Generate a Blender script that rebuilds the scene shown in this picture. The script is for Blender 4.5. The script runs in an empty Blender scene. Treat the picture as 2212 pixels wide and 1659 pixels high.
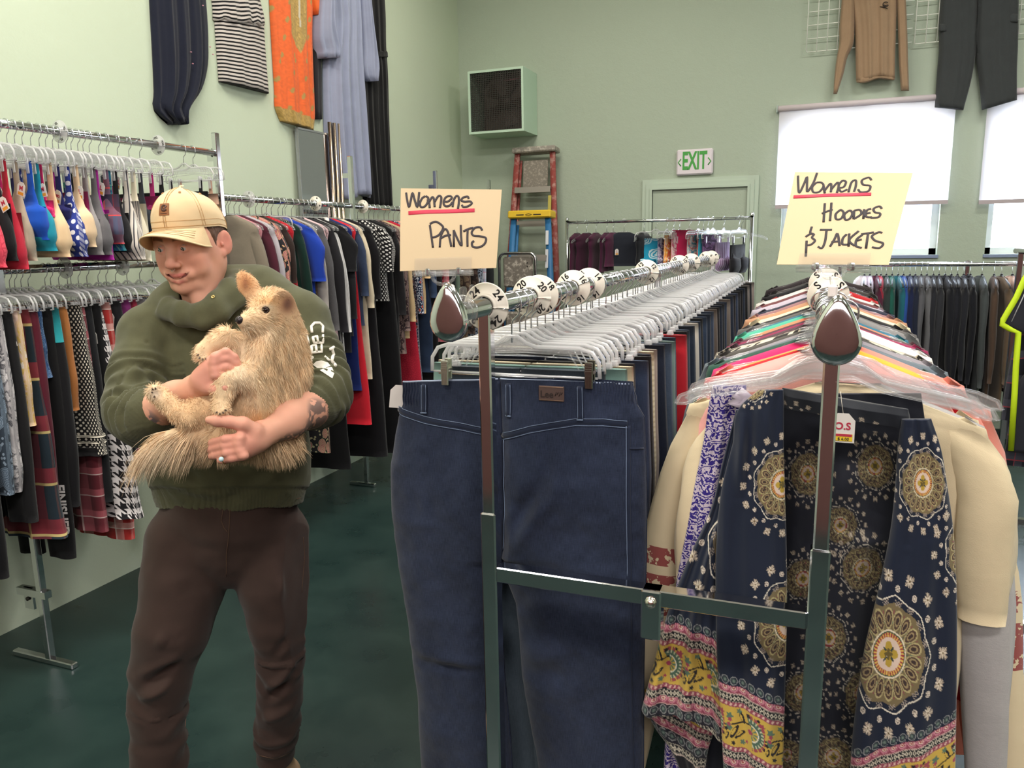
import bpy, math, random
import numpy as np
from mathutils import Vector, Matrix, Euler
random.seed(7); NR = np.random.RandomState(11)
SC = bpy.context.scene
COL = SC.collection
PI = math.pi
# ---------------------------------------------------------------- camera model (the photograph is 2212 x 1659)
FPX, CAMH = 1662.0, 1.65
PITCH, YAW, ROLL = math.radians(-10.5), math.radians(21.3), math.radians(-1.0)
_f0 = np.array([-math.sin(YAW), math.cos(YAW), 0.]); _r0 = np.array([math.cos(YAW), math.sin(YAW), 0.]); _u0 = np.array([0, 0, 1.])
CF = _f0*math.cos(PITCH)+_u0*math.sin(PITCH); _u1 = _u0*math.cos(PITCH)-_f0*math.sin(PITCH)
CR = _r0*math.cos(ROLL)+_u1*math.sin(ROLL); CU = _u1*math.cos(ROLL)-_r0*math.sin(ROLL)
CC = np.array([0, 0, CAMH])
def ray(x, y): return CR*(x-1106)-CU*(y-829.5)+CF*FPX
def at(x, y, d): return CC+ray(x, y)*(d/FPX)              # measured point at distance d along the view axis
def on_y(x, y, Y): r = ray(x, y); return CC+r*((Y-CC[1])/r[1])
def on_x(x, y, X): r = ray(x, y); return CC+r*((X-CC[0])/r[0])
# ---------------------------------------------------------------- colours and materials
def lin(h):
    if isinstance(h, str):
        h = h.lstrip('#'); c = [int(h[i:i+2], 16)/255 for i in (0, 2, 4)]
    else: c = h
    return tuple([(v/12.92 if v <= .04045 else ((v+.055)/1.055)**2.4) for v in c])+(1.0,)
MC = {}
class NT:
    def __init__(s, name):
        s.m = bpy.data.materials.new(name); s.m.use_nodes = True; s.t = s.m.node_tree; s.t.nodes.clear()
        s.out = s.n('ShaderNodeOutputMaterial'); s.b = s.n('ShaderNodeBsdfPrincipled'); s.l(s.b.outputs[0], s.out.inputs[0])
    def n(s, typ, **kw):
        nd = s.t.nodes.new(typ)
        for k, v in kw.items(): setattr(nd, k, v)
        return nd
    def l(s, a, b): s.t.links.new(a, b)
    def set(s, **kw):
        names = dict(col='Base Color', rough='Roughness', metal='Metallic', spec='Specular IOR Level', sheen='Sheen Weight', coat='Coat Weight', sss='Subsurface Weight', trans='Transmission Weight', alpha='Alpha', ior='IOR')
        for k, v in kw.items(): s.b.inputs[names[k]].default_value = v
    def math(s, op, a, b=None, c=None):
        nd = s.n('ShaderNodeMath', operation=op)
        for i, v in enumerate((a, b, c)):
            if v is None: continue
            if isinstance(v, (int, float)): nd.inputs[i].default_value = v
            else: s.l(v, nd.inputs[i])
        return nd.outputs[0]
    def mix(s, fac, a, b, mode='MIX'):
        nd = s.n('ShaderNodeMix', data_type='RGBA', blend_type=mode)
        for inp, v in ((nd.inputs[0], fac), (nd.inputs[6], a), (nd.inputs[7], b)):
            if isinstance(v, (int, float)): inp.default_value = v
            elif isinstance(v, tuple): inp.default_value = v
            else: s.l(v, inp)
        return nd.outputs[2]
    def coord(s, kind='Object'):
        return s.n('ShaderNodeTexCoord').outputs[kind]
    def noise(s, vec, scale, detail=3, rough=.5, dist=0.):
        nd = s.n('ShaderNodeTexNoise'); nd.inputs['Scale'].default_value = scale; nd.inputs['Detail'].default_value = detail
        nd.inputs['Roughness'].default_value = rough; nd.inputs['Distortion'].default_value = dist
        if vec is not None: s.l(vec, nd.inputs['Vector'])
        return nd.outputs[0]
    def mapping(s, vec, scale=(1, 1, 1), loc=(0, 0, 0), rot=(0, 0, 0)):
        nd = s.n('ShaderNodeMapping'); s.l(vec, nd.inputs[0]); nd.inputs['Scale'].default_value = scale; nd.inputs['Location'].default_value = loc; nd.inputs['Rotation'].default_value = rot
        return nd.outputs[0]
    def bump(s, h, strength=.3, dist=.002):
        nd = s.n('ShaderNodeBump'); nd.inputs['Strength'].default_value = strength; nd.inputs['Distance'].default_value = dist
        s.l(h, nd.inputs['Height']); s.l(nd.outputs[0], s.b.inputs['Normal'])
    def ramp(s, fac, stops, interp='LINEAR'):
        nd = s.n('ShaderNodeValToRGB'); r = nd.color_ramp; r.interpolation = interp
        while len(r.elements) < len(stops): r.elements.new(.5)
        for e, (p, c) in zip(r.elements, stops): e.position = p; e.color = c
        s.l(fac, nd.inputs[0]); return nd.outputs[0]
def M(name, col, rough=.6, metal=0., **kw):
    if name in MC: return MC[name]
    t = NT(name); t.set(col=lin(col), rough=rough, metal=metal, **kw)
    MC[name] = t.m; return t.m
def plastic(name, col, rough=.35): return M(name, col, rough)
def clear(name='clear_plastic', tint=(.93, .95, .97), fac=.10, gloss=.08, milky=.05):
    # cheap clear plastic: see-through with a fresnel sheen and a trace of milkiness, the same for every ray
    if name in MC: return MC[name]
    t = NT(name); t.t.nodes.remove(t.b)
    tr = t.n('ShaderNodeBsdfTransparent'); tr.inputs[0].default_value = tint+(1,)
    gl = t.n('ShaderNodeBsdfGlossy'); gl.inputs['Roughness'].default_value = gloss
    df = t.n('ShaderNodeBsdfTranslucent'); df.inputs[0].default_value = (.95, .95, .96, 1)
    d2 = t.n('ShaderNodeBsdfDiffuse'); d2.inputs[0].default_value = (.95, .95, .96, 1)
    m0 = t.n('ShaderNodeMixShader'); m0.inputs[0].default_value = .5; t.l(df.outputs[0], m0.inputs[1]); t.l(d2.outputs[0], m0.inputs[2])
    m1 = t.n('ShaderNodeMixShader'); m1.inputs[0].default_value = milky; t.l(tr.outputs[0], m1.inputs[1]); t.l(m0.outputs[0], m1.inputs[2])
    fr = t.n('ShaderNodeLayerWeight'); fr.inputs[0].default_value = .5
    f = t.math('ADD', t.math('MULTIPLY', t.math('POWER', fr.outputs[1], 3.0), .75), fac*.5+.03)
    m2 = t.n('ShaderNodeMixShader'); t.l(f, m2.inputs[0]); t.l(m1.outputs[0], m2.inputs[1]); t.l(gl.outputs[0], m2.inputs[2])
    t.l(m2.outputs[0], t.out.inputs[0]); MC[name] = t.m; return t.m
def chrome(): return M('polished_chrome', '#d9dadd', .09, 1.0)
def wire(): return M('bright_wire', '#cfd2d6', .22, 1.0)
def fabric(col, pat=None, c2=None, c3=None, s=1.0, rough=.9, sheen=.15):
    """woven cloth with a fine weave bump; pat names a printed pattern in cloth metres (UV)"""
    key = ('fab', col, pat, c2, c3, s, rough)
    if key in MC: return MC[key]
    t = NT('cloth_'+(pat or 'plain')+'_'+str(col).strip('#')); t.set(rough=rough, spec=.15, sheen=sheen)
    uv = t.coord('UV'); a = lin(col); b = lin(c2 or '#ffffff'); c = lin(c3 or c2 or '#000000')
    sx = t.n('ShaderNodeSeparateXYZ'); t.l(uv, sx.inputs[0]); U, V = sx.outputs[0], sx.outputs[1]
    res = None
    def stripes(x, n, w): return t.math('LESS_THAN', t.math('FRACT', t.math('MULTIPLY', x, n*s)), w)
    if pat == 'dots':
        p = t.mapping(uv, (55*s, 55*s, 0), rot=(0, 0, .78)); v = t.n('ShaderNodeTexVoronoi', voronoi_dimensions='2D'); v.inputs['Randomness'].default_value = .0; v.inputs['Scale'].default_value = 1
        t.l(p, v.inputs['Vector']); res = t.mix(t.math('LESS_THAN', v.outputs[0], .3), a, b)
    elif pat == 'speckle':
        v = t.n('ShaderNodeTexVoronoi', voronoi_dimensions='2D'); v.inputs['Scale'].default_value = 75*s; t.l(uv, v.inputs['Vector'])
        r1 = t.mix(t.math('LESS_THAN', v.outputs[0], .33), a, b)
        v2 = t.n('ShaderNodeTexVoronoi', voronoi_dimensions='2D'); v2.inputs['Scale'].default_value = 17*s; t.l(uv, v2.inputs['Vector']); res = t.mix(t.math('LESS_THAN', v2.outputs[0], .2), r1, c)
    elif pat == 'floral':
        v = t.n('ShaderNodeTexVoronoi', voronoi_dimensions='2D'); v.inputs['Scale'].default_value = 17*s; n = t.noise(uv, 60*s, 2); 
        p = t.n('ShaderNodeVectorMath', operation='ADD'); t.l(uv, p.inputs[0]); sc = t.n('ShaderNodeVectorMath', operation='SCALE'); t.l(t.n('ShaderNodeTexNoise').outputs[1], sc.inputs[0]); sc.inputs[3].default_value = .03; t.l(sc.outputs[0], p.inputs[1])
        t.l(p.outputs[0], v.inputs['Vector'])
        f1 = t.math('LESS_THAN', v.outputs[0], .40); f2 = t.math('LESS_THAN', t.math('ABSOLUTE', t.math('SUBTRACT', t.math('FRACT', t.math('MULTIPLY', v.outputs[0], 9)), .5)), .22)
        r1 = t.mix(f1, a, b); r2 = t.mix(t.math('MULTIPLY', f1, f2), r1, c)
        v2 = t.n('ShaderNodeTexVoronoi', voronoi_dimensions='2D'); v2.inputs['Scale'].default_value = 43*s; t.l(uv, v2.inputs['Vector'])
        f3 = t.math('MULTIPLY', t.math('LESS_THAN', v2.outputs[0], .22), t.math('SUBTRACT', 1.0, f1)); res = t.mix(f3, r2, c)
    elif pat == 'hstripe': res = t.mix(stripes(V, 40, .45), a, b)
    elif pat == 'vstripe': res = t.mix(stripes(U, 40, .3), a, b)
    elif pat == 'plaid':
        r1 = t.mix(t.math('MULTIPLY', stripes(V, 9, .34), .7), a, b); r1 = t.mix(t.math('MULTIPLY', stripes(U, 9, .34), .5), r1, b)
        r1 = t.mix(t.math('MULTIPLY', stripes(V, 9, .05), .85), r1, c); res = t.mix(t.math('MULTIPLY', stripes(U, 9, .05), .6), r1, c)
    elif pat == 'hound':   # broken check
        k = 26*s
        u = t.math('FRACT', t.math('MULTIPLY', U, k)); w = t.math('FRACT', t.math('MULTIPLY', V, k))
        p = t.math('LESS_THAN', u, .5); q = t.math('LESS_THAN', w, .5)
        d = t.math('LESS_THAN', t.math('FRACT', t.math('MULTIPLY', t.math('ADD', u, w), 2)), .5)
        e = t.math('ADD', t.math('MULTIPLY', p, q), t.math('MULTIPLY', t.math('ABSOLUTE', t.math('SUBTRACT', p, q)), d)); res = t.mix(t.math('MINIMUM', e, 1.0), a, b)
    elif pat == 'paint':   # marbled / tie dyed
        n = t.noise(uv, 11*s, 4, .6, 1.5); res = t.ramp(n, [(.40, a), (.5, b), (.56, c), (.62, a)])
    elif pat == 'tribal':
        w = t.n('ShaderNodeTexWave', wave_type='RINGS', rings_direction='SPHERICAL'); w.inputs['Scale'].default_value = 13*s; w.inputs['Distortion'].default_value = 15; w.inputs['Detail'].default_value = 3; w.inputs['Detail Scale'].default_value = 2.6
        t.l(uv, w.inputs[0]); res = t.mix(t.math('GREATER_THAN', w.outputs[1], .5), a, b)
    elif pat == 'heather':
        n = t.noise(t.mapping(uv, (1, 5, 1)), 90*s, 3, .7); res = t.mix(n, a, b)
    elif pat == 'denim':
        n1 = t.noise(t.mapping(uv, (900, 60, 1)), 1, 2, .6); n2 = t.noise(t.mapping(uv, (60, 700, 1)), 1, 2, .6); n3 = t.noise(uv, 7, 3, .6)
        f = t.math('ADD', t.math('MULTIPLY', n1, .55), t.math('MULTIPLY', n2, .25)); f = t.math('ADD', f, t.math('MULTIPLY', n3, .55))
        res = t.ramp(f, [(.42, a), (.95, b)])
    elif pat == 'lace':
        v = t.n('ShaderNodeTexVoronoi', voronoi_dimensions='2D', feature='DISTANCE_TO_EDGE'); v.inputs['Scale'].default_value = 70*s; t.l(uv, v.inputs['Vector']); res = t.mix(t.math('LESS_THAN', v.outputs[0], .12), a, b)
    n = t.noise(uv, 9, 3, .6)
    base = res if res is not None else a
    lo = t.mix(t.math('MULTIPLY', n, .22), base, (0, 0, 0, 1)) if res is not None else t.mix(n, tuple(v*.86 for v in a[:3])+(1,), tuple(min(1, v*1.1) for v in a[:3])+(1,))
    t.l(lo, t.b.inputs['Base Color'])
    w = t.noise(t.mapping(uv, (500, 500, 1)), 1, 2, .6); w2 = t.noise(uv, 22, 2, .5)
    t.bump(t.math('ADD', t.math('MULTIPLY', w, .25), w2), .35, .004)
    MC[key] = t.m; return t.m
def vcol_mat(name, rough=.85, bumpscale=400, sss=0., sheen=.1, attr='Col', bs=.25, bd=.001):
    if name in MC: return MC[name]
    t = NT(name); t.set(rough=rough, sheen=sheen, spec=.25)
    if sss: t.set(sss=sss); t.b.inputs['Subsurface Radius'].default_value = (.012, .004, .002); t.b.inputs['Subsurface Scale'].default_value = .5
    a = t.n('ShaderNodeAttribute', attribute_name=attr); t.l(a.outputs['Color'], t.b.inputs['Base Color'])
    t.bump(t.noise(t.coord(), bumpscale, 3, .6), bs, bd); MC[name] = t.m; return t.m
# ---------------------------------------------------------------- meshes
class MB:
    """collects shapes; build() links them as one mesh object"""
    def __init__(s): s.v = []; s.f = []; s.uv = {}; s.sm = []
    def add(s, vs, fs, uvs=None, smooth=True):
        o = len(s.v); s.v += [tuple(map(float, p)) for p in vs]
        for f in fs: s.f.append(tuple(i+o for i in f)); s.sm.append(smooth)
        if uvs is not None:
            for i, u in enumerate(uvs): s.uv[o+i] = (float(u[0]), float(u[1]))
        return o
    def box(s, c, d, rot=None, bev=0.):
        hx, hy, hz = [q/2 for q in d]
        if bev > 0:
            b = min(bev, hx*.9, hy*.9, hz*.9); vs = []
            for x in (-1, 1):
                for y in (-1, 1):
                    for z in (-1, 1):
                        vs += [(x*hx, y*(hy-b), z*(hz-b)), (x*(hx-b), y*hy, z*(hz-b)), (x*(hx-b), y*(hy-b), z*hz)]
            idx = lambda x, y, z, k: ((x*4)+(y*2)+z)*3+k
            fs = [tuple(idx(x, y, z, 0) for y, z in ((0, 0), (1, 0), (1, 1), (0, 1))) for x in (0, 1)]
            fs += [tuple(idx(x, y, z, 1) for x, z in ((0, 0), (1, 0), (1, 1), (0, 1))) for y in (0, 1)]
            fs += [tuple(idx(x, y, z, 2) for x, y in ((0, 0), (1, 0), (1, 1), (0, 1))) for z in (0, 1)]
            for x in (0, 1):
                for y in (0, 1): fs.append((idx(x, y, 0, 0), idx(x, y, 1, 0), idx(x, y, 1, 1), idx(x, y, 0, 1)))
                for z in (0, 1): fs.append((idx(x, 0, z, 0), idx(x, 1, z, 0), idx(x, 1, z, 2), idx(x, 0, z, 2)))
            for y in (0, 1):
                for z in (0, 1): fs.append((idx(0, y, z, 1), idx(1, y, z, 1), idx(1, y, z, 2), idx(0, y, z, 2)))
            for x in (0, 1):
                for y in (0, 1):
                    for z in (0, 1): fs.append((idx(x, y, z, 0), idx(x, y, z, 1), idx(x, y, z, 2)))
        else:
            vs = [(x*hx, y*hy, z*hz) for x in (-1, 1) for y in (-1, 1) for z in (-1, 1)]
            fs = [(0, 1, 3, 2), (4, 6, 7, 5), (0, 4, 5, 1), (2, 3, 7, 6), (0, 2, 6, 4), (1, 5, 7, 3)]
        if rot is not None: R = Euler(rot).to_matrix(); vs = [tuple(R @ Vector(v)) for v in vs]
        s.add([(v[0]+c[0], v[1]+c[1], v[2]+c[2]) for v in vs], fs, smooth=False)
    def quad(s, pts, uv=False):
        s.add(pts, [tuple(range(len(pts)))], smooth=False)
    def tube(s, pts, r, n=10, cap=True, flat=None, closed=False):
        """sweep along a polyline; r number or list; flat=(axis vector, factor) squashes the section"""
        P = [Vector(p) for p in pts]; m = len(P); rs = r if isinstance(r, (list, tuple)) else [r]*m
        vs = []; T0 = None; N = None
        for i in range(m):
            if closed: T = (P[(i+1) % m]-P[i-1])
            else: T = (P[min(i+1, m-1)]-P[max(i-1, 0)])
            T = T.normalized() if T.length > 1e-9 else Vector((0, 0, 1))
            if N is None: N = T.orthogonal().normalized()
            else:
                N = N-T*N.dot(T); N = N.normalized() if N.length > 1e-6 else T.orthogonal().normalized()
            B = T.cross(N)
            for k in range(n):
                a = 2*PI*k/n; o = (N*math.cos(a)+B*math.sin(a))*rs[i]
                if flat: ax = Vector(flat[0]); o = o-ax*o.dot(ax)*(1-flat[1])
                vs.append(tuple(P[i]+o))
        fs = []
        for i in range(m if closed else m-1):
            j = (i+1) % m
            for k in range(n): fs.append((i*n+k, i*n+(k+1) % n, j*n+(k+1) % n, j*n+k))
        if cap and not closed: fs += [tuple(range(n-1, -1, -1)), tuple((m-1)*n+k for k in range(n))]
        s.add(vs, fs)
    def cyl(s, a, b, r, n=16, r2=None): s.tube([a, b], [r, r if r2 is None else r2], n)
    def lathe(s, c, prof, n=24, axis='z'):
        vs = []
        for r, h in prof:
            for k in range(n):
                a = 2*PI*k/n; p = (r*math.cos(a), r*math.sin(a), h)
                if axis == 'x': p = (p[2], p[0], p[1])
                if axis == 'y': p = (p[0], p[2], p[1])
                vs.append((p[0]+c[0], p[1]+c[1], p[2]+c[2]))
        fs = [(i*n+k, i*n+(k+1) % n, (i+1)*n+(k+1) % n, (i+1)*n+k) for i in range(len(prof)-1) for k in range(n)]
        if prof[0][0] > 1e-6: fs.append(tuple(range(n)))
        if prof[-1][0] > 1e-6: fs.append(tuple((len(prof)-1)*n+k for k in range(n)))
        s.add(vs, fs)
    def prism(s, outline, y0, y1, xf=None):
        """polygon in (x,z) extruded from y0 to y1"""
        n = len(outline); vs = [(p[0], y0, p[1]) for p in outline]+[(p[0], y1, p[1]) for p in outline]
        if xf: vs = [xf(v) for v in vs]
        fs = [tuple(range(n)), tuple(range(2*n-1, n-1, -1))]+[(i, i+n, (i+1) % n+n, (i+1) % n) for i in range(n)]
        s.add(vs, fs, smooth=False)
    def grid(s, fn, nu, nv, uvs=None, wrap=False):
        """fn(i,j)->point; uvs(i,j)->(u,v)"""
        vs = [fn(i, j) for j in range(nv) for i in range(nu)]; uu = [uvs(i, j) for j in range(nv) for i in range(nu)] if uvs else None
        fs = [(j*nu+i, j*nu+(i+1) % nu, (j+1)*nu+(i+1) % nu, (j+1)*nu+i) for j in range(nv-1) for i in range(nu if wrap else nu-1)]
        return s.add(vs, fs, uu)
    def mesh(s, name):
        me = bpy.data.meshes.new(name); me.from_pydata(s.v, [], s.f)
        me.polygons.foreach_set('use_smooth', s.sm)
        if s.uv:
            ul = me.uv_layers.new(name='UVMap'); vi = np.empty(len(me.loops), np.int32); me.loops.foreach_get('vertex_index', vi)
            arr = np.zeros((len(s.v), 2), np.float32)
            for k, v in s.uv.items(): arr[k] = v
            ul.data.foreach_set('uv', arr[vi].ravel())
        me.validate(); me.update(); return me
    def build(s, name, mat, parent=None, **kw):
        me = s.mesh(name); me.materials.append(mat)
        return link(name, me, parent, **kw)
def link(name, me, parent=None, loc=None, rot=None):
    o = bpy.data.objects.new(name, me); COL.objects.link(o)
    if parent is not None: o.parent = parent
    if loc is not None: o.location = loc
    if rot is not None: o.rotation_euler = rot
    return o
def tag(o, label, cat, group=None, kind=None):
    o['label'] = label; o['category'] = cat
    if group: o['group'] = group
    if kind: o['kind'] = kind
    return o
def thing(name, label, cat, loc=(0, 0, 0), rz=0., group=None):
    o = bpy.data.objects.new(name, None); COL.objects.link(o); o.location = loc; o.rotation_euler = (0, 0, rz); o.empty_display_size = .1
    return tag(o, label, cat, group)
def struct(name, mb, m, parent=None):
    o = mb.build(name, m, parent)
    if parent is None: o['kind'] = 'structure'
    return o
def np_mesh(name, v, q, mat, parent=None, cols=None, smooth=True):
    """numpy verts (n,3) and quads (m,4) -> object; cols (n,3) linear colour"""
    me = bpy.data.meshes.new(name); n, m = len(v), len(q); k = q.shape[1]
    me.vertices.add(n); me.vertices.foreach_set('co', np.ascontiguousarray(v, np.float32).ravel())
    me.loops.add(m*k); me.loops.foreach_set('vertex_index', np.ascontiguousarray(q, np.int32).ravel())
    me.polygons.add(m); me.polygons.foreach_set('loop_start', np.arange(0, m*k, k, dtype=np.int32))
    try: me.polygons.foreach_set('loop_total', np.full(m, k, np.int32))
    except Exception: pass
    me.polygons.foreach_set('use_smooth', np.full(m, smooth))
    me.update(calc_edges=True)
    if cols is not None:
        ca = me.color_attributes.new('Col', 'FLOAT_COLOR', 'POINT'); c4 = np.ones((n, 4), np.float32); c4[:, :3] = cols; ca.data.foreach_set('color', c4.ravel())
    if mat: me.materials.append(mat)
    return link(name, me, parent)
def text_mesh(name, txt, size, mat, parent=None, depth=.0004, align='CENTER', loc=(0, 0, 0), rot=(0, 0, 0), sx=1., bold=0.):
    cu = bpy.data.curves.new(name, 'FONT'); cu.body = txt; cu.size = size; cu.align_x = align; cu.align_y = 'CENTER'; cu.extrude = depth; cu.offset = bold; cu.resolution_u = 3
    ob = bpy.data.objects.new(name, cu); COL.objects.link(ob); dg = bpy.context.evaluated_depsgraph_get(); dg.update()
    me = bpy.data.meshes.new_from_object(ob.evaluated_get(dg)); bpy.data.objects.remove(ob)
    me.name = name; me.materials.clear(); me.materials.append(mat)
    o = link(name, me, parent, loc, rot); o.scale = (sx, 1, 1); return o
_TM = {}
def text_copy(name, txt, size, mat, parent, loc, rot, sx=1., bold=0., depth=.0004):
    k = (txt, size, mat.name, bold)
    if k not in _TM: o = text_mesh(name, txt, size, mat, parent, depth, 'CENTER', loc, rot, sx, bold); _TM[k] = o.data; return o
    o = link(name, _TM[k], parent, loc, rot); o.scale = (sx, 1, 1); return o
# ---------------------------------------------------------------- smooth implicit shapes on a grid (bodies, clothes)
class SDF:
    def __init__(s, lo, hi, h):
        s.lo = np.array(lo, float); s.h = h; s.n = (np.ceil((np.array(hi)-s.lo)/h).astype(int)+1)
        s.f = np.full(s.n, 1.0, np.float32)
    def _sub(s, lo, hi):
        a = np.clip(np.floor((lo-s.lo)/s.h).astype(int), 0, s.n); b = np.clip(np.ceil((hi-s.lo)/s.h).astype(int)+1, 0, s.n)
        if (b <= a).any(): return None
        X = (s.lo[0]+s.h*np.arange(a[0], b[0], dtype=np.float32))[:, None, None]; Y = (s.lo[1]+s.h*np.arange(a[1], b[1], dtype=np.float32))[None, :, None]; Z = (s.lo[2]+s.h*np.arange(a[2], b[2], dtype=np.float32))[None, None, :]
        return (slice(a[0], b[0]), slice(a[1], b[1]), slice(a[2], b[2])), X.astype(np.float32), Y.astype(np.float32), Z.astype(np.float32)
    def _op(s, sl, d, k, op):
        f = s.f[sl]
        if op == 'add':
            if k <= 0: r = np.minimum(f, d)
            else: hh = np.maximum(k-np.abs(f-d), 0)/k; r = np.minimum(f, d)-hh*hh*k*.25
        else:
            d = -d
            if k <= 0: r = np.maximum(f, d)
            else: hh = np.maximum(k-np.abs(f-d), 0)/k; r = np.maximum(f, d)+hh*hh*k*.25
        s.f[sl] = r
    def cap(s, a, b, ra, rb, k=.02, op='add', sq=None):
        """tapered capsule; sq=(unit vector, factor>1) flattens it along that vector"""
        a = np.array(a, float); b = np.array(b, float); m = max(ra, rb)+k+.04
        g = s._sub(np.minimum(a, b)-m, np.maximum(a, b)+m)
        if g is None: return
        sl, X, Y, Z = g; ab = b-a; L = max(ab @ ab, 1e-9)
        px, py, pz = X-a[0], Y-a[1], Z-a[2]
        t = np.clip((px*ab[0]+py*ab[1]+pz*ab[2])/L, 0, 1)
        qx, qy, qz = px-t*ab[0], py-t*ab[1], pz-t*ab[2]
        if sq is not None:
            v = np.array(sq[0], float); v /= np.linalg.norm(v); w = qx*v[0]+qy*v[1]+qz*v[2]; e = (sq[1]-1)*w
            qx, qy, qz = qx+e*v[0], qy+e*v[1], qz+e*v[2]
        d = np.sqrt(qx*qx+qy*qy+qz*qz)-(ra+(rb-ra)*t)
        s._op(sl, d, k, op)
    def chain(s, pts, k=.02, op='add', sq=None):
        for (p, r), (q, r2) in zip(pts[:-1], pts[1:]): s.cap(p, q, r, r2, k, op, sq)
    def ell(s, c, r, k=.02, R=None, op='add'):
        """ellipsoid, R 3x3 whose rows are its axes"""
        c = np.array(c, float); r = np.array(r, float); m = r.max()+k+.04
        g = s._sub(c-m, c+m)
        if g is None: return
        sl, X, Y, Z = g; R = np.eye(3) if R is None else R
        px, py, pz = X-c[0], Y-c[1], Z-c[2]
        a, b, e = [(px*R[i, 0]+py*R[i, 1]+pz*R[i, 2])/r[i] for i in range(3)]
        k0 = np.sqrt(a*a+b*b+e*e); k1 = np.sqrt((a/r[0])**2+(b/r[1])**2+(e/r[2])**2)+1e-9
        s._op(sl, k0*(k0-1)/k1, k, op)
    def plane(s, p, nrm, k=.0):
        """cut away everything on the +nrm side"""
        nrm = np.array(nrm, float); nrm /= np.linalg.norm(nrm)
        X = (s.lo[0]+s.h*np.arange(s.n[0], dtype=np.float32))[:, None, None]; Y = (s.lo[1]+s.h*np.arange(s.n[1], dtype=np.float32))[None, :, None]; Z = (s.lo[2]+s.h*np.arange(s.n[2], dtype=np.float32))[None, None, :]
        d = ((X-p[0])*nrm[0]+(Y-p[1])*nrm[1]+(Z-p[2])*nrm[2]).astype(np.float32)
        s.f = np.maximum(s.f, d)
    def mesh(s):
        f = np.pad(s.f, 1, constant_values=1.0); lo = s.lo-s.h; n = np.array(f.shape); ins = f < 0
        c = np.zeros(n-1, np.int8)
        for i in (0, 1):
            for j in (0, 1):
                for k in (0, 1): c += ins[i:n[0]-1+i, j:n[1]-1+j, k:n[2]-1+k]
        I, J, K = np.nonzero((c > 0) & (c < 8)); m = len(I)
        vid = np.full(n-1, -1, np.int32); vid[I, J, K] = np.arange(m)
        acc = np.zeros((m, 3)); cnt = np.zeros(m)
        off = [(i, j, k) for i in (0, 1) for j in (0, 1) for k in (0, 1)]
        val = {o: f[I+o[0], J+o[1], K+o[2]] for o in off}
        for o in off:
            for ax in range(3):
                if o[ax]: continue
                p = list(o); p[ax] = 1; p = tuple(p); a, b = val[o], val[p]; mk = (a < 0) != (b < 0)
                t = np.where(mk, a/(a-b+1e-12), 0); q = np.tile(np.array(o, float), (m, 1)); q[:, ax] = t; acc += q*mk[:, None]; cnt += mk
        V = (np.stack([I, J, K], 1)+acc/cnt[:, None])*s.h+lo
        Q = []
        for ax in range(3):
            a0 = ins; sl0 = [slice(1, -1)]*3; sl1 = [slice(1, -1)]*3; sl0[ax] = slice(0, -1); sl1[ax] = slice(1, None)
            A, B = a0[tuple(sl0)], a0[tuple(sl1)]; ii = np.array(np.nonzero(A != B)); sg = A[tuple(ii)]
            base = ii.copy()
            for d in range(3):
                if d != ax: base[d] += 1
            u, w = (ax+1) % 3, (ax+2) % 3
            def cell(du, dw):
                q = base.copy(); q[u] -= du; q[w] -= dw; return vid[q[0], q[1], q[2]]
            q = np.stack([cell(1, 1), cell(0, 1), cell(0, 0), cell(1, 0)], 1); q[~sg] = q[~sg][:, ::-1]; Q.append(q)
        Q = np.concatenate(Q); Q = Q[(Q >= 0).all(1)]
        return V, Q
def vnormals(V, Q):
    n = np.zeros_like(V); a = V[Q[:, 2]]-V[Q[:, 0]]; b = V[Q[:, 3]]-V[Q[:, 1]]; fn = np.cross(a, b)
    for i in range(4): np.add.at(n, Q[:, i], fn)
    return n/(np.linalg.norm(n, axis=1, keepdims=True)+1e-12)
def smooth_mesh(V, Q, it=2, lam=.5):
    e = np.concatenate([Q[:, [0, 1]], Q[:, [1, 2]], Q[:, [2, 3]], Q[:, [3, 0]]]); cnt = np.bincount(e[:, 0], minlength=len(V))+np.bincount(e[:, 1], minlength=len(V))
    for _ in range(it):
        s = np.zeros_like(V)
        for d in range(3): s[:, d] = np.bincount(e[:, 0], V[e[:, 1], d], len(V))+np.bincount(e[:, 1], V[e[:, 0], d], len(V))
        V = V+lam*(s/np.maximum(cnt, 1)[:, None]-V)
    return V
def vnoise(P, scale, seed=0):
    """smooth value noise -1..1"""
    q = P*scale+seed*17.3; i = np.floor(q).astype(np.int64); f = q-i; f = f*f*(3-2*f); r = 0
    for dx in (0, 1):
        for dy in (0, 1):
            for dz in (0, 1):
                h = (i[:, 0]+dx)*374761393+(i[:, 1]+dy)*668265263+(i[:, 2]+dz)*2147483647+seed*974711; h = (h ^ (h >> 13))*1274126177; h = (h ^ (h >> 16)) & 0xffff
                w = (f[:, 0] if dx else 1-f[:, 0])*(f[:, 1] if dy else 1-f[:, 1])*(f[:, 2] if dz else 1-f[:, 2]); r = r+w*(h/32767.5-1)
    return r
def sstep(a, b, x): t = np.clip((x-a)/(b-a), 0, 1); return t*t*(3-2*t)
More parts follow.
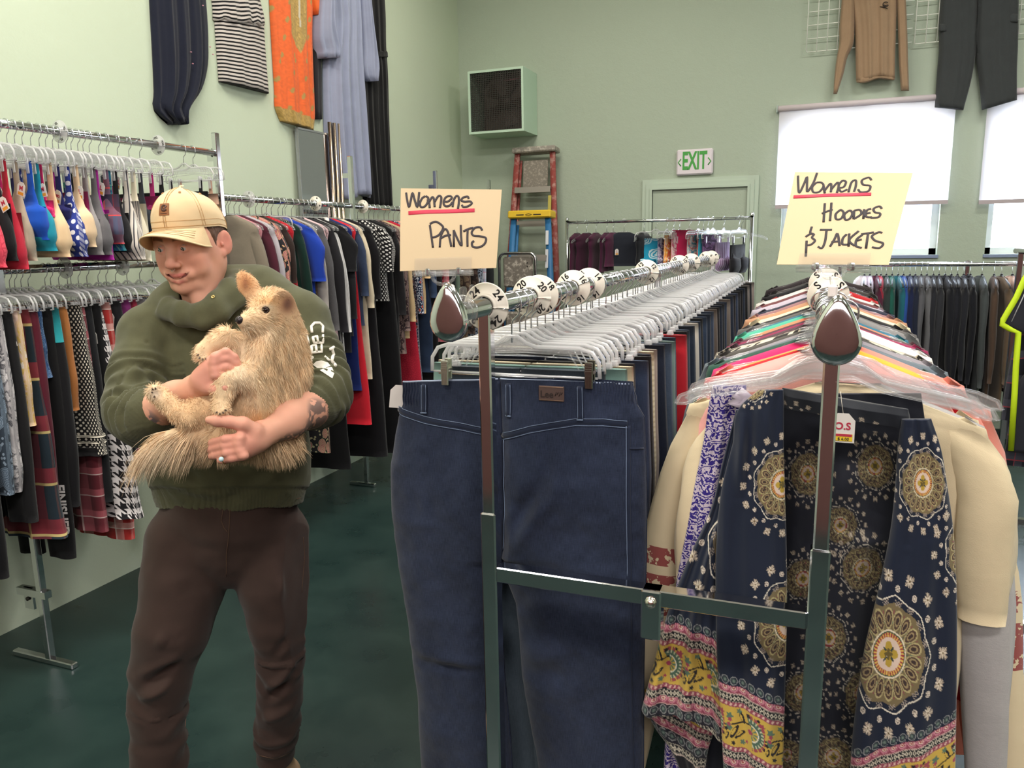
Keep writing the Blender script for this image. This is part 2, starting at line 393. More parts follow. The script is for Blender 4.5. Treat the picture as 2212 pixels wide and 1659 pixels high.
# ================================================================= the room
XW, YB, YF, XR, ZC = -3.22, 7.02, -1.9, 5.0, 4.5
def wall_mat(name, col, rough=.75, bs=.12):
    t = NT(name); t.set(rough=rough, spec=.3); co = t.coord()
    n = t.noise(co, 1.3, 2); t.l(t.mix(n, tuple(v*.95 for v in lin(col)[:3])+(1,), tuple(min(1, v*1.04) for v in lin(col)[:3])+(1,)), t.b.inputs['Base Color'])
    t.bump(t.math('ADD', t.noise(co, 20, 3, .55), t.math('MULTIPLY', t.noise(co, 90, 2), .4)), bs, .01); return t.m
WALL = wall_mat('pale_green_painted_plaster', '#bfcab4'); WALL2 = wall_mat('sage_green_painted_plaster', '#a9b5a4', bs=.25)
def floor_mat():
    t = NT('dark_green_painted_concrete'); co = t.coord(); n = t.noise(co, 3, 5, .6)
    t.l(t.ramp(n, [(.3, lin('#1d2e2d')), (.7, lin('#273a37'))]), t.b.inputs['Base Color'])
    v = t.n('ShaderNodeTexVoronoi'); v.inputs['Scale'].default_value = 9; t.l(co, v.inputs['Vector'])
    t.set(rough=.4, spec=.45); r = t.ramp(n, [(.3, (.24,)*3+(1,)), (.8, (.42,)*3+(1,))]); t.l(r, t.b.inputs['Roughness']); t.bump(n, .12, .01); return t.m
b = MB(); b.box(((XW+XR)/2, (YB+YF)/2, -.05), (XR-XW+.4, YB-YF+.4, .1)); struct('floor', b, floor_mat())
b = MB(); b.box(((XW+XR)/2, (YB+YF)/2, ZC+.05), (XR-XW+.4, YB-YF+.4, .1)); struct('ceiling', b, M('ceiling_white', '#e2e0d4', .9))
b = MB(); b.box((XW-.1, (YB+YF)/2, ZC/2), (.2, YB-YF, ZC)); struct('wall_left', b, WALL)
b = MB(); b.box((XR+.1, (YB+YF)/2, ZC/2), (.2, YB-YF, ZC)); struct('wall_right', b, WALL)
b = MB(); b.box(((XW+XR)/2, YF-.1, ZC/2), (XR-XW+.4, .2, ZC)); struct('wall_front', b, wall_mat('rose_brown_reflection_plaster', '#6e4a46'))  # unseen wall, its colour invented to give the chrome posts a brownish reflection
# back wall with window openings
WIN = [(-.27, .915, 1.487, 2.60), (1.245, 2.43, 1.487, 2.60), (2.76, 3.95, 1.487, 2.60)]
def wall_holes(name, x0, x1, z0, z1, y, th, holes, m):
    b = MB(); xs = sorted({x0, x1}|{h[0] for h in holes}|{h[1] for h in holes}); zs = sorted({z0, z1}|{h[2] for h in holes}|{h[3] for h in holes})
    def solid(i, j):
        if i < 0 or j < 0 or i >= len(xs)-1 or j >= len(zs)-1: return False
        cx, cz = (xs[i]+xs[i+1])/2, (zs[j]+zs[j+1])/2
        return not any(h[0] < cx < h[1] and h[2] < cz < h[3] for h in holes)
    for i in range(len(xs)-1):
        for j in range(len(zs)-1):
            if not solid(i, j): continue
            a, c, d, e = xs[i], xs[i+1], zs[j], zs[j+1]
            for yy in (y, y+th): b.quad([(a, yy, d), (c, yy, d), (c, yy, e), (a, yy, e)])
            for (di, dj, q) in ((-1, 0, [(a, y, d), (a, y+th, d), (a, y+th, e), (a, y, e)]), (1, 0, [(c, y, d), (c, y+th, d), (c, y+th, e), (c, y, e)]), (0, -1, [(a, y, d), (c, y, d), (c, y+th, d), (a, y+th, d)]), (0, 1, [(a, y, e), (c, y, e), (c, y+th, e), (a, y+th, e)])):
                if not solid(i+di, j+dj): b.quad(q)
    return struct(name, b, m)
wall_holes('wall_back', XW, XR, 0, ZC, YB, .2, WIN, WALL2)
b = MB(); b.box(((1.+XR)/2-.6, YB-.012, .05), (XR-.4, .024, .1)); struct('baseboard_back', b, M('dark_rubber_base', '#23302c', .5))
glass = clear('window_glass', (.97, .99, 1.), .02, .02, 0.)
WHT = M('white_painted_wood', '#dfe6ea', .5)
for i, (x0, x1, z0, z1) in enumerate(WIN):
    f = MB(); y = YB+.11
    for c, d in ((((x0+.025), y, (z0+z1)/2), (.05, .06, z1-z0)), (((x1-.025), y, (z0+z1)/2), (.05, .06, z1-z0)), (((x0+x1)/2, y, z0+.025), (x1-x0, .06, .05)), (((x0+x1)/2, y, z1-.025), (x1-x0, .06, .05)), (((x0+x1)/2+.02, y, (z0+z1)/2), (.045, .05, z1-z0))): f.box(c, d)
    w = f.build('window_%d' % (i+1), WHT); w['kind'] = 'structure'
    g = MB(); g.box(((x0+x1)/2, y, (z0+z1)/2), (x1-x0-.06, .006, z1-z0-.06)); g.build('pane', glass, w)
    s = MB(); s.box(((x0+x1)/2, YB-.004, z0-.012), (x1-x0+.02, .03, .024)); s.build('window_sill', M('slate_blue_sill', '#7d8ba6', .5), w)
# roller blinds
def blind_mat():
    t = NT('translucent_roller_blind'); t.t.nodes.remove(t.b); tl = t.n('ShaderNodeBsdfTranslucent'); df = t.n('ShaderNodeBsdfDiffuse')
    tl.inputs[0].default_value = lin('#f1ebf2'); df.inputs[0].default_value = lin('#d8d0d4'); mx = t.n('ShaderNodeMixShader'); mx.inputs[0].default_value = .55
    t.l(df.outputs[0], mx.inputs[1]); t.l(tl.outputs[0], mx.inputs[2]); t.l(mx.outputs[0], t.out.inputs[0]); return t.m
BM_ = blind_mat()
for i, (x0, x1, zb) in enumerate([(-.32, .955, 1.895), (1.165, 2.46, 1.885), (2.7, 4.0, 1.885)]):
    t = thing('roller_blind', ['white roller blind on the left window, half behind the hoodies sign', 'white roller blind on the window at the right edge of the photo', 'white roller blind on the far right window'][i], 'blind', ((x0+x1)/2, YB-.055, 2.68), 0, 'roller blinds on the back wall windows')
    w = (x1-x0)/2; b = MB(); b.grid(lambda a, c: (-w+2*w*a/20, .0+.004*math.sin(a*.9), .0-(2.68-zb)*c/8), 21, 9); b.build('shade', BM_, t)
    b = MB(); b.tube([(-w-.01, 0, .0), (w+.01, 0, .0)], .024, 14); b.build('roller', M('blind_roller_fabric', '#cfc4c8', .8), t)
    b = MB(); b.box((0, -.002, zb-2.68), (2*w, .016, .03)); b.build('hem_bar', M('blind_hem', '#b3a8ab', .7), t)
    b = MB(); [b.box((s*(w+.018), .015, .0), (.008, .075, .055)) for s in (-1, 1)]; b.build('bracket', M('bracket_grey', '#9aa7a0', .4, .5), t)
# outside: sunlit pavement, a building front and a red stall seen through the gap
b = MB(); b.box((1, 13, -.06), (24, 11, .1)); struct('ground_outside', b, M('sunlit_concrete', '#d9d6d0', .9))
t = thing('building', 'white building front with blue trim seen through the window gap', 'building', (1.5, 16, 0))
b = MB(); b.box((0, 0, 2.2), (14, .3, 4.4)); b.build('wall', M('far_white_stucco', '#f2f1f4', .9), t)
b = MB(); [b.box((x, -.18, 1.6), (.35, .06, 3.2)) for x in (-1.2, .2, 2.4)]; b.build('post', M('far_blue_trim', '#5b7fb4', .8), t)
b = MB(); [b.box((x, -.17, 1.5), (.5, .04, .35)) for x in (-.5, 1.1, 3.2)]; b.build('window', M('far_dark_glass', '#5a5f78', .3), t)
b = MB(); b.box((-.9, -2.2, .9), (.8, .5, 1.8), bev=.05); o = b.build('vending_stall', M('far_crimson', '#b2304f', .7)); o.location = (1.5, 16, 0); tag(o, 'crimson stall standing outside beyond the left window', 'stall')
# door with casing
t = NT; b = MB(); DX0, DX1, DZ = -1.36, -.55, 2.075
b.box(((DX0+DX1)/2, YB-.008, DZ/2), (DX1-DX0, .02, DZ), bev=.003); dr = b.build('door_1', WALL2); dr['kind'] = 'structure'
b = MB(); b.cyl((DX0+.07, YB-.02, 1.0), (DX0+.07, YB-.07, 1.0), .012); b.tube([(DX0+.07, YB-.07, 1.0), (DX0+.19, YB-.07, 1.0)], .011); b.build('door_handle', M('satin_steel', '#9c9c98', .3, 1.), dr)
b = MB()
for k, (w, dp) in enumerate(((.09, .022), (.055, .034), (.02, .044))):
    for x in (DX0-w/2, DX1+w/2): b.box((x, YB-dp/2, (DZ+w)/2), (w, dp, DZ+w))
    b.box(((DX0+DX1)/2, YB-dp/2-.0005, DZ+w/2), (DX1-DX0+2*w-.001, dp, w))
struct('trim_1', b, M('door_casing_green', '#b4c3b2', .5))
# ---- boxed wall fan
t = thing('ventilation_fan_box', 'pale green boxed wall fan with dark mesh front, high on back wall', 'fan', (-2.705, 6.655, 2.61))
Wf, Hf, Df = .53, .54, .36; b = MB()
b.box((-Wf/2+.01, Df/2, Hf/2), (.02, Df, Hf)); b.box((Wf/2-.01, Df/2, Hf/2), (.02, Df, Hf)); b.box((0, Df/2, .01), (Wf-.04, Df, .02)); b.box((0, Df/2, Hf-.01), (Wf-.04, Df, .02)); b.build('housing', M('fan_box_green', '#b9d2bd', .6), t)
b = MB(); b.box((0, Df-.02, Hf/2), (Wf-.04, .02, Hf-.04)); b.build('back_panel', M('fan_dark_back', '#3a302b', .8), t)
b = MB(); b.prism([(-.16, .02), (.24, .02), (.24, .52), (-.06, .52), (-.16, .40)], .14, .16); b.build('motor_plate', M('fan_plate', '#5a4c46', .5, .4), t)
b = MB(); b.lathe((.05, .12, Hf/2), [(.0, -.03), (.06, -.03), (.06, .02), (0, .02)], 20, 'y')
for k in range(5):
    a = 2*PI*k/5; b.grid(lambda i, j: (.05+math.cos(a+(i-2)*.17)*(.05+.16*j/4), .12+(i-2)*.012, Hf/2+math.sin(a+(i-2)*.17)*(.05+.16*j/4)), 5, 5)
b.build('fan_blades', M('fan_blade_brown', '#4a3832', .45, .3), t)
b = MB(); b.cyl((.02, .06, .44), (.22, .06, .455), .004); b.build('pink_cable', M('fan_cable_pink', '#b06a78', .5), t)
b = MB(); n = 30
for k in range(n+1):
    q = -.245+.49*k/n; b.box((q, .012, Hf/2), (.006, .003, .5)); b.box((0, .015, Hf/2+q), (.49, .003, .006))
b.build('mesh_grille', M('fan_mesh_dark', '#3b3936', .5, .6), t)
# ---- exit sign
t = thing('exit_sign', 'white EXIT sign with green letters and arrows above the door', 'sign', (-.998, YB-.02, 2.297))
b = MB(); b.box((0, 0, 0), (.31, .035, .215), bev=.012); b.build('sign_face', M('exit_white', '#dcd3da', .4), t)
GRN = M('exit_green', '#3f9a3c', .5); 
ox = text_mesh('letters', 'EXIT', .205, GRN, t, .001, 'CENTER', (0, -.0185, .004), (PI/2, 0, 0), .50, .006)
for s in (-1, 1): b = MB(); b.tube([(s*.115, -.019, .03), (s*.138, -.019, .0), (s*.115, -.019, -.03)], .005, 6, flat=((0, 1, 0), .3)); b.build('arrow', GRN, t)
# ---- ladders
def ladder(name, label, x, y, lean, H, wt, wb, side, step, topm, n, top_h=.05, labels=None):
    t = thing(name, label, 'ladder', (x, y, 0)); t.rotation_euler = (lean, 0, -.03)
    def wz(z): return (wb+(wt-wb)*z/H)/2
    for s in (-1, 1):
        b = MB(); b.tube([(s*wz(0), 0, 0), (s*wz(H), 0, H)], .034, 4, flat=((0, 1, 0), .55)); b.build('side_rail', side, t)
        b = MB(); b.tube([(s*(wz(0)-.01), .10, .02), (s*(wz(H)-.01), .05, H-.06)], .026, 4, flat=((0, 1, 0), .55)); b.build('rear_rail', side, t)
    for k in range(n):
        z = .3+k*.305
        if z > H-.15: break
        b = MB(); b.box((0, -.005, z), (2*wz(z)-.03, .085, .022), bev=.004); b.box((0, -.045, z-.015), (2*wz(z)-.03, .006, .05)); b.build('step', step, t)
        if k % 2: b = MB(); b.box((0, .085, z+.08), (2*wz(z)-.05, .02, .022)); b.build('rear_brace', step, t)
    b = MB(); b.box((0, .02, H+top_h/2-.01), (2*wz(H)+.08, .15, top_h), bev=.01); b.build('top_cap', topm, t)
    return t
ALU = M('worn_aluminium', '#a29c94', .45, .7)
def worn(name, c1, c2, sc=14):
    t = NT(name); t.set(rough=.6); n = t.noise(t.coord(), sc, 5, .7); t.l(t.ramp(n, [(.5, lin(c1)), (.62, lin(c2))]), t.b.inputs['Base Color']); return t.m
RED = worn('worn_red_fibreglass', '#8c3f3a', '#a88078'); 
l1 = ladder('step_ladder', 'tall worn red fibreglass stepladder folded against the back wall', -2.42, 6.62, -.10, 2.46, .34, .62, RED, ALU, worn('paint_spattered_aluminium', '#8f8980', '#b8b1a6', 30), 8)
b = MB(); b.box((0, .03, 2.27), (.24, .01, .24)); b.build('bucket_shelf', worn('spattered_grey_shelf', '#7d766c', '#a39a8e', 40), l1)
b = MB(); b.box((.165, -.028, 1.95), (.03, .004, .22)); b.build('safety_sticker', M('faded_yellow_label', '#b7a94f', .6), l1)
l2 = ladder('step_ladder', 'blue fibreglass stepladder with yellow top leaning before the red one', -2.33, 6.36, -.07, 1.86, .32, .54, M('blue_fibreglass', '#2e6c9e', .5), ALU, M('yellow_ladder_top', '#e0b92c', .5), 6, .065)
for z, h in ((1.68, .12), (1.5, .16)): b = MB(); b.box((.165+(.0), -.028, z), (.026, .004, h)); b.build('safety_sticker', M('white_label', '#d9dbe0', .6), l2)
for k in (-.08, .08): b = MB(); b.box((k, -.058, 1.877), (.07, .003, .007)); b.build('slot', M('black_slot', '#2a2620', .6), l2)
b = MB(); b.tube([(-.03, -.058, 1.877), (0, -.058, 1.886), (.03, -.058, 1.877), (0, -.058, 1.868)], .0022, 6, closed=True); b.build('oval_mark', M('black_slot', '#2a2620', .6), l2)
t = thing('step_stool', 'small chrome framed folding step stool with paint spattered seat', 'stool', (-2.35, 6.2, 0))
b = MB(); pts = [(-.17, 0, 0), (-.165, 0, 1.49)]+[(-.165+.05*(1-math.cos(a)), 0, 1.49+.06*math.sin(a)) for a in (.4, .8, 1.2, 1.57)]+[(.165-.05*(1-math.cos(a)), 0, 1.49+.06*math.sin(a)) for a in (1.57, 1.2, .8, .4)]+[(.165, 0, 1.49), (.17, 0, 0)]
b.tube(pts, .013, 10); b.build('frame', M('stool_chrome', '#c9c9cc', .18, 1.), t)
b = MB(); b.box((0, .02, 1.39), (.27, .03, .26), bev=.02); SPT = worn('paint_spattered_seat', '#6f6860', '#b5aea2', 25); b.build('seat_panel', SPT, t)
for z, h in ((.9, .3), (.45, .26)): b = MB(); b.box((0, .05, z), (.27, .04, h), bev=.02); b.build('step', SPT, t)
for x, z in ((.09, 1.47), (.09, 1.44), (.09, 1.32)): b = MB(); b.lathe((x, .004, z), [(0, 0), (.012 if z < 1.4 else .006, 0), (.012 if z < 1.4 else .006, -.002), (0, -.002)], 12, 'y'); b.build('hole', M('black_slot', '#2a2620', .6), t)
# ---- wire display grid on the back wall
for (x0, x1, z0, lab) in ((-.135, .62, 3.10, 'white wire display grid on the back wall, beside and behind the tan sweatshirt'),(.64, 1.40, 3.085, 'white wire display grid on the back wall, behind the charcoal trousers')):
    b = MB(); W_, Z1 = x1-x0, 4.2
    for k in range(int(W_/.076)+1): b.tube([(x0+.076*k, YB-.05, z0), (x0+.076*k, YB-.05, Z1)], .0036, 6)
    for k in range(int((Z1-z0)/.1)+1): b.tube([(x0, YB-.046, z0+.1*k), (x1, YB-.046, z0+.1*k)], .0036, 6)
    for x, z in ((x0+.04, 3.9), (x1-.05, 3.9)): b.tube([(x, YB-.001, z), (x, YB-.05, z)], .004, 6)
    tag(b.build('wire_grid_panel', M('white_wire', '#eef1e8', .5)), lab, 'wire grid', 'wire grids on the back wall')
# ================================================================= chrome racks
CH = chrome()
def sqpost(b, x, y, z0, z1, w=.028, d=None): b.box((x, y, (z0+z1)/2), (w, d or w, z1-z0), bev=.003)
# wall rack along the left wall
t = thing('clothes_rack', 'long chrome wall rack of uprights and rails along the left wall', 'clothes rack', (-2.82, 3.19, 0))
for k, yy in enumerate((-1.2, 0, 1.21, 2.42, 3.5)):
    b = MB(); sqpost(b, .015, yy, .02, 2.205, .03, .028); b.box((-.02, yy, 2.085), (.05, .004, .03)); b.box((-.03, yy, .30), (.16, .03, .03)); b.box((-.06, yy, .27), (.05, .01, .09)); b.build('upright', CH, t)
    b = MB(); b.box((-.02, yy, .012), (.34 if k != 2 else .2, .03, .024), bev=.004); b.build('foot', CH, t)
    b = MB(); b.cyl((-.06, yy-.006, .27), (-.06, yy-.012, .27), .008); b.build('bolt', M('black_slot', '#2a2620', .6), t)
for z, y0, y1 in ((2.11, -1.6, -.01), (1.577, -1.6, -.01), (1.895, -.06, 3.6)):
    b = MB(); b.tube([(0, y0, z), (0, y1, z)], .0165, 18); b.build('rail', CH, t)
    b = MB(); b.tube([(0, y1 if z > 2 or z < 1.6 else y0-.02, z), (0, (y1 if z > 2 or z < 1.6 else y0)+.012, z)], .021, 18); b.build('rail_end', M('black_plastic_end', '#1d1c1e', .4), t)
# double rail rack in the foreground
PX, HX, RY, RZ = -.556, .035, 1.30, 1.533
t = thing('double_rail_rack', 'chrome H-frame double rail clothes rack holding womens pants and hoodies', 'clothes rack', (-.26, RY, 0))
dl, dr_ = PX+.26, HX+.26
for yy in (0, 1.72, 3.45):
    for x, zt in ((dl, RZ), (dr_, RZ-.015)):
        b = MB(); sqpost(b, x, yy, 1.12, zt-.012, .0245); b.build('upper_post', CH, t)
        b = MB(); sqpost(b, x, yy, .03, 1.14 if x == dl else 1.145, .031); b.build('lower_post', CH, t)
    b = MB(); b.box((dl/2+dr_/2, yy, 1.017), (dr_-dl-.031, .030, .031), bev=.002); b.build('cross_bar', CH, t)
    b = MB(); b.box((dl/2+dr_/2+.02, yy-.002, .985), (.036, .036, .095), bev=.003); b.build('joint_sleeve', CH, t)
    b = MB(); b.lathe((dl/2+dr_/2+.02, yy-.020, 1.012), [(.011, 0), (.011, -.004), (.007, -.009), (0, -.010)], 8, 'y'); b.build('bolt', M('bolt_nickel', '#e0d9cf', .2, 1.), t)
    b = MB(); b.box((dl/2+dr_/2, yy, .045), (dr_-dl+.10, .04, .03), bev=.004); b.build('foot', CH, t)
    for x in (dl, dr_): b = MB(); b.lathe((x, yy, 0), [(.0, 0), (.026, 0), (.026, .03), (0, .03)], 14); b.build('glide', M('black_plastic_end', '#1d1c1e', .4), t)
for x, zt in ((dl, RZ), (dr_, RZ-.015)):
    b = MB(); b.tube([(x, -.152, zt), (x, 3.70, zt)], .0165, 20); b.build('rail', CH, t)
    # teardrop end plate
    out = []
    for k in range(28):
        a = 2*PI*k/28; r = .033; xx, zz = r*math.sin(a), r*math.cos(a)
        if zz > 0: xx *= (1-.42*(zz/r)**1.4); zz *= 1.95
        out.append((xx, zz-.012))
    b = MB()
    for sc_, yy in ((1., -.156), (1.0, -.160), (.93, -.1645), (.80, -.1665), (.4, -.168)):
        pass
    rings = [(1., -.150), (1., -.158), (.95, -.1635), (.82, -.166), (.45, -.167), (.01, -.1675)]
    vs = [(x+p[0]*s_, y_, zt+p[1]*s_) for s_, y_ in rings for p in out]; n = len(out)
    b.add(vs, [(i*n+k, i*n+(k+1) % n, (i+1)*n+(k+1) % n, (i+1)*n+k) for i in range(len(rings)-1) for k in range(n)]+[tuple(range(n))])
    b.build('end_cap', CH, t)
# back rack (rolling) in front of the door
t = thing('rolling_clothes_rack', 'small chrome rolling rack of tank tops in front of the door', 'clothes rack', (-1.195, 6.3, 0))
for s in (-1, 1):
    b = MB(); b.tube([(s*.74, 0, .06), (s*.74, 0, 1.82)], .014, 12); b.lathe((s*.74, 0, 1.82), [(.016, -.01), (.016, .01), (.008, .018), (0, .019)], 12); b.build('upright', CH, t)
    b = MB(); b.tube([(s*.74, -.25, .06), (s*.74, .25, .06)], .014, 10); b.build('base', CH, t)
    for q in (-1, 1): b = MB(); b.lathe((s*.74, q*.24, .025), [(0, -.012), (.025, -.012), (.025, .012), (0, .012)], 14, 'x'); b.build('caster', M('black_plastic_end', '#1d1c1e', .4), t)
b = MB(); b.tube([(-.74, 0, 1.795), (.74, 0, 1.795)], .0125, 12); b.build('rail', CH, t)
b = MB(); b.tube([(-.74, 0, .06), (.74, 0, .06)], .012, 10); b.build('lower_bar', CH, t)
# right rack of hoodies along the window wall
t = thing('straight_clothes_rack', 'chrome rack of dark hoodies standing below the windows', 'clothes rack', (1.7, 6.62, 0))
b = MB(); b.tube([(-1.55, 0, 1.425), (1.8, 0, 1.425)], .0165, 14); b.build('rail', CH, t)
for x in (-.62, -1.5, .75, 1.75): 
    b = MB(); sqpost(b, x, .05, .02, 1.45); b.build('upright', CH, t)
    b = MB(); b.box((x, 0, .012), (.04, .4, .024)); b.build('foot', CH, t)
# rack whose garments show at the right edge
t = thing('side_clothes_rack', 'chrome rack at the right edge, hidden but for its clothes', 'clothes rack', (1.06, 4.2, 0))
b = MB(); b.tube([(0, -.75, 1.55), (0, .9, 1.55)], .0165, 14); b.build('rail', CH, t)
for y in (-.6, .8):
    b = MB(); sqpost(b, 0, y, .02, 1.55); b.build('upright', CH, t)
    b = MB(); b.box((0, y, .012), (.4, .04, .024)); b.build('foot', CH, t)
# mirror on the left wall
t = thing('wall_mirror', 'tall narrow mirror with thin champagne metal edges on the left wall', 'mirror', (XW+.03, 4.55, 1.5))
b = MB(); b.box((0, 0, -.1), (.02, .34, 2.0)); b.build('glass', M('mirror_silver', '#b9b7c6', .06, 1.), t)
b = MB(); b.box((.012, -.172, -.1), (.012, .006, 2.0)); b.box((.012, 0, .9), (.012, .34, .012)); b.build('edge', M('mirror_edge', '#a8a8ae', .3, .8), t)
for k in range(3): b = MB(); b.tube([(.03+.006*k, .175+.045*k, -1.0), (.03+.006*k, .175+.045*k, .98)], .014, 10); b.build('metal_trim', M('champagne_metal', '#cbb9a4', .22, 1.), t)
# ================================================================= hangers, size rings, tags and clothes
CLR = clear('clear_hanger_plastic', (.98, .98, .99), .14, .14, .50); CLR3 = clear('clear_shirt_hanger_plastic', (.98, .985, .99), .05, .10, .12); CLR2 = clear('clear_ring_plastic', (.95, .95, .95), .04, .1, .45); WIR = wire()
HB = .0165   # rail radius
def hook_pts(drop):
    r = .0205; p = [(-r*math.cos(a)*1., 0, r*math.sin(a)-.001) for a in np.linspace(-.5, PI, 12)]
    p[0] = (p[0][0]+.001, 0, p[0][2]-.004)
    return p+[(r*.98, 0, -.012), (r*.7, 0, -.027), (.003, 0, -.037), (0, 0, -.045), (0, 0, -drop)]
def mk_clip():
    m = {}
    b = MB(); b.tube(hook_pts(.083), .0016, 7); m['hook'] = (b.mesh('hook'), WIR)
    b = MB(); arch = [(-.178, 0, -.148), (-.176, 0, -.118), (-.163, 0, -.098), (-.138, 0, -.09), (-.05, 0, -.09), (-.03, 0, -.083), (-.012, 0, -.07), (.012, 0, -.07), (.03, 0, -.083), (.05, 0, -.09), (.138, 0, -.09), (.163, 0, -.098), (.176, 0, -.118), (.178, 0, -.148)]
    b.tube(arch, .0042, 8, flat=((0, 1, 0), .8)); b.tube([(-.174, 0, -.148), (.174, 0, -.148)], .0026, 6)
    m['frame'] = (b.mesh('hanger_frame'), CLR); b = MB()
    b.prism([(p[0]*.985, p[2]-.002) for p in arch[1:-1]]+[(.16, -.112), (.03, -.108), (-.03, -.108), (-.16, -.112)], -.0008, .0008)
    b.tube([(-.165, 0, -.128), (-.10, 0, -.118), (0, 0, -.114), (.10, 0, -.118), (.165, 0, -.128)], .0018, 6)
    for s in (-1, 1):
        for k in range(4): b.tube([(s*(.165-.012*k), 0, -.147), (s*(.14-.014*k), 0, -.096)], .0016, 5)
    m['web'] = (b.mesh('hanger_web'), CLR3)
    b = MB(); b.box((0, -.006, -.008), (.014, .004, .056), bev=.002); b.box((0, .006, -.008), (.014, .004, .056), bev=.002); b.box((0, 0, .008), (.018, .010, .01))
    for k in range(3): b.box((0, -.0088, .006+.006*k), (.011, .0015, .002))
    m['clip'] = (b.mesh('clip'), CLR)
    return m
def mk_shirt():
    m = {}
    b = MB(); b.tube(hook_pts(.085), .0016, 7); m['hook'] = (b.mesh('hook'), WIR)
    b = MB()
    top = [(-.212, 0, -.165), (-.205, 0, -.150), (-.18, 0, -.137), (-.075, 0, -.112), (-.045, 0, -.088), (-.02, 0, -.08), (.02, 0, -.08), (.045, 0, -.088), (.075, 0, -.112), (.18, 0, -.137), (.205, 0, -.150), (.212, 0, -.165)]
    bot = [(-.212, 0, -.165), (-.196, 0, -.164), (-.178, 0, -.152), (-.07, 0, -.128), (-.035, 0, -.11), (.035, 0, -.11), (.07, 0, -.128), (.178, 0, -.152), (.196, 0, -.164), (.212, 0, -.165)]
    b.tube(top, .0032, 7); b.tube(bot, .0028, 7); b.prism([(p[0], p[2]) for p in top]+[(p[0], p[2]) for p in bot[::-1][1:-1]], -.0007, .0007)
    m['frame'] = (b.mesh('hanger_frame'), CLR3); return m
HM = {'clip': mk_clip(), 'shirt': mk_shirt()}
HBLK = {'hook': HM['shirt']['hook'], 'frame': (HM['shirt']['frame'][0].copy(), M('black_hanger_plastic', '#161618', .4))}
HB2 = MB(); HB2.tube([(-.212, 0, -.165), (-.18, 0, -.137), (-.06, 0, -.10), (0, 0, -.083), (.06, 0, -.10), (.18, 0, -.137), (.212, 0, -.165)], .006, 8); HB2.box((0, 0, -.085), (.03, .014, .03), bev=.004); HBLK['frame'] = (HB2.mesh('hanger_frame'), M('black_hanger_plastic', '#161618', .4))
for mm in list(HM.values())+[HBLK]:
    for k, (me, mt) in mm.items(): me.materials.append(mt)
def hanger(kind, loc, rz, label, group, clips=(-.155, .155), simple=False, lean=0.):
    src = HBLK if kind == 'black' else HM[kind]
    t = thing('clothes_hanger', label, 'hanger', loc, rz, group); t.rotation_euler = (0, lean, rz)
    link('hook', src['hook'][0], t); link('hanger_frame', src['frame'][0], t)
    if kind == 'clip':
        link('hanger_web', src['web'][0], t)
        for x in clips: link('clip', src['clip'][0], t, (x, 0, -.15))
    return t
def ring_of(name, rows, n):
    """rows: list of (z, halfwidth, halfthick, xcentre, ycentre)"""
def loft(b, rows, n=28, fold=.0, nf=5, ph=0., uvw=1.0, cap=True, sq=2.4):
    """closed tube of cloth hanging down: rows (z, w, t, cx, cy); folds deepen downward"""
    nr = len(rows); z0 = rows[0][0]; zl = rows[-1][0]
    def fn(i, j):
        z, w, t, cx, cy = rows[j]; a = 2*PI*i/n; c, s = math.cos(a), math.sin(a)
        x = w*math.copysign(abs(c)**(2/sq), c); y = t*math.copysign(abs(s)**(2/sq), s)
        q = (z0-z)/max(1e-6, z0-zl); g = fold*(.25+q)
        side = 1 if s >= 0 else -1
        f = math.sin(nf*x/max(w, .02)*1.7+ph+.9*math.sin(3*q+ph))*.6+math.sin(nf*2.3*x/max(w, .02)+2*ph+side)*.25
        y += f*g*(.35+.65*abs(s)); x += g*.4*math.sin(4*q*PI+ph)*c
        return (cx+x, cy+y, z)
    def uv(i, j): z, w, t, cx, cy = rows[j]; return (cx+w*(2*abs(i/n*2-1)-1)*uvw+(3 if i > n/2 else 0), z)
    o = b.grid(fn, n, nr, uv, wrap=True)
    if cap: b.f += [tuple(o+k for k in range(n)), tuple(o+(nr-1)*n+k for k in range(n-1, -1, -1))]; b.sm += [True, True]
def interp(pts, z):
    """pts list of (z,val..) descending"""
    for (a, *va), (c, *vc) in zip(pts[:-1], pts[1:]):
        if z <= a and z >= c: q = (a-z)/(a-c+1e-9); return [p+(r-p)*q for p, r in zip(va, vc)]
    return list(pts[-1][1:]) if z < pts[-1][0] else list(pts[0][1:])
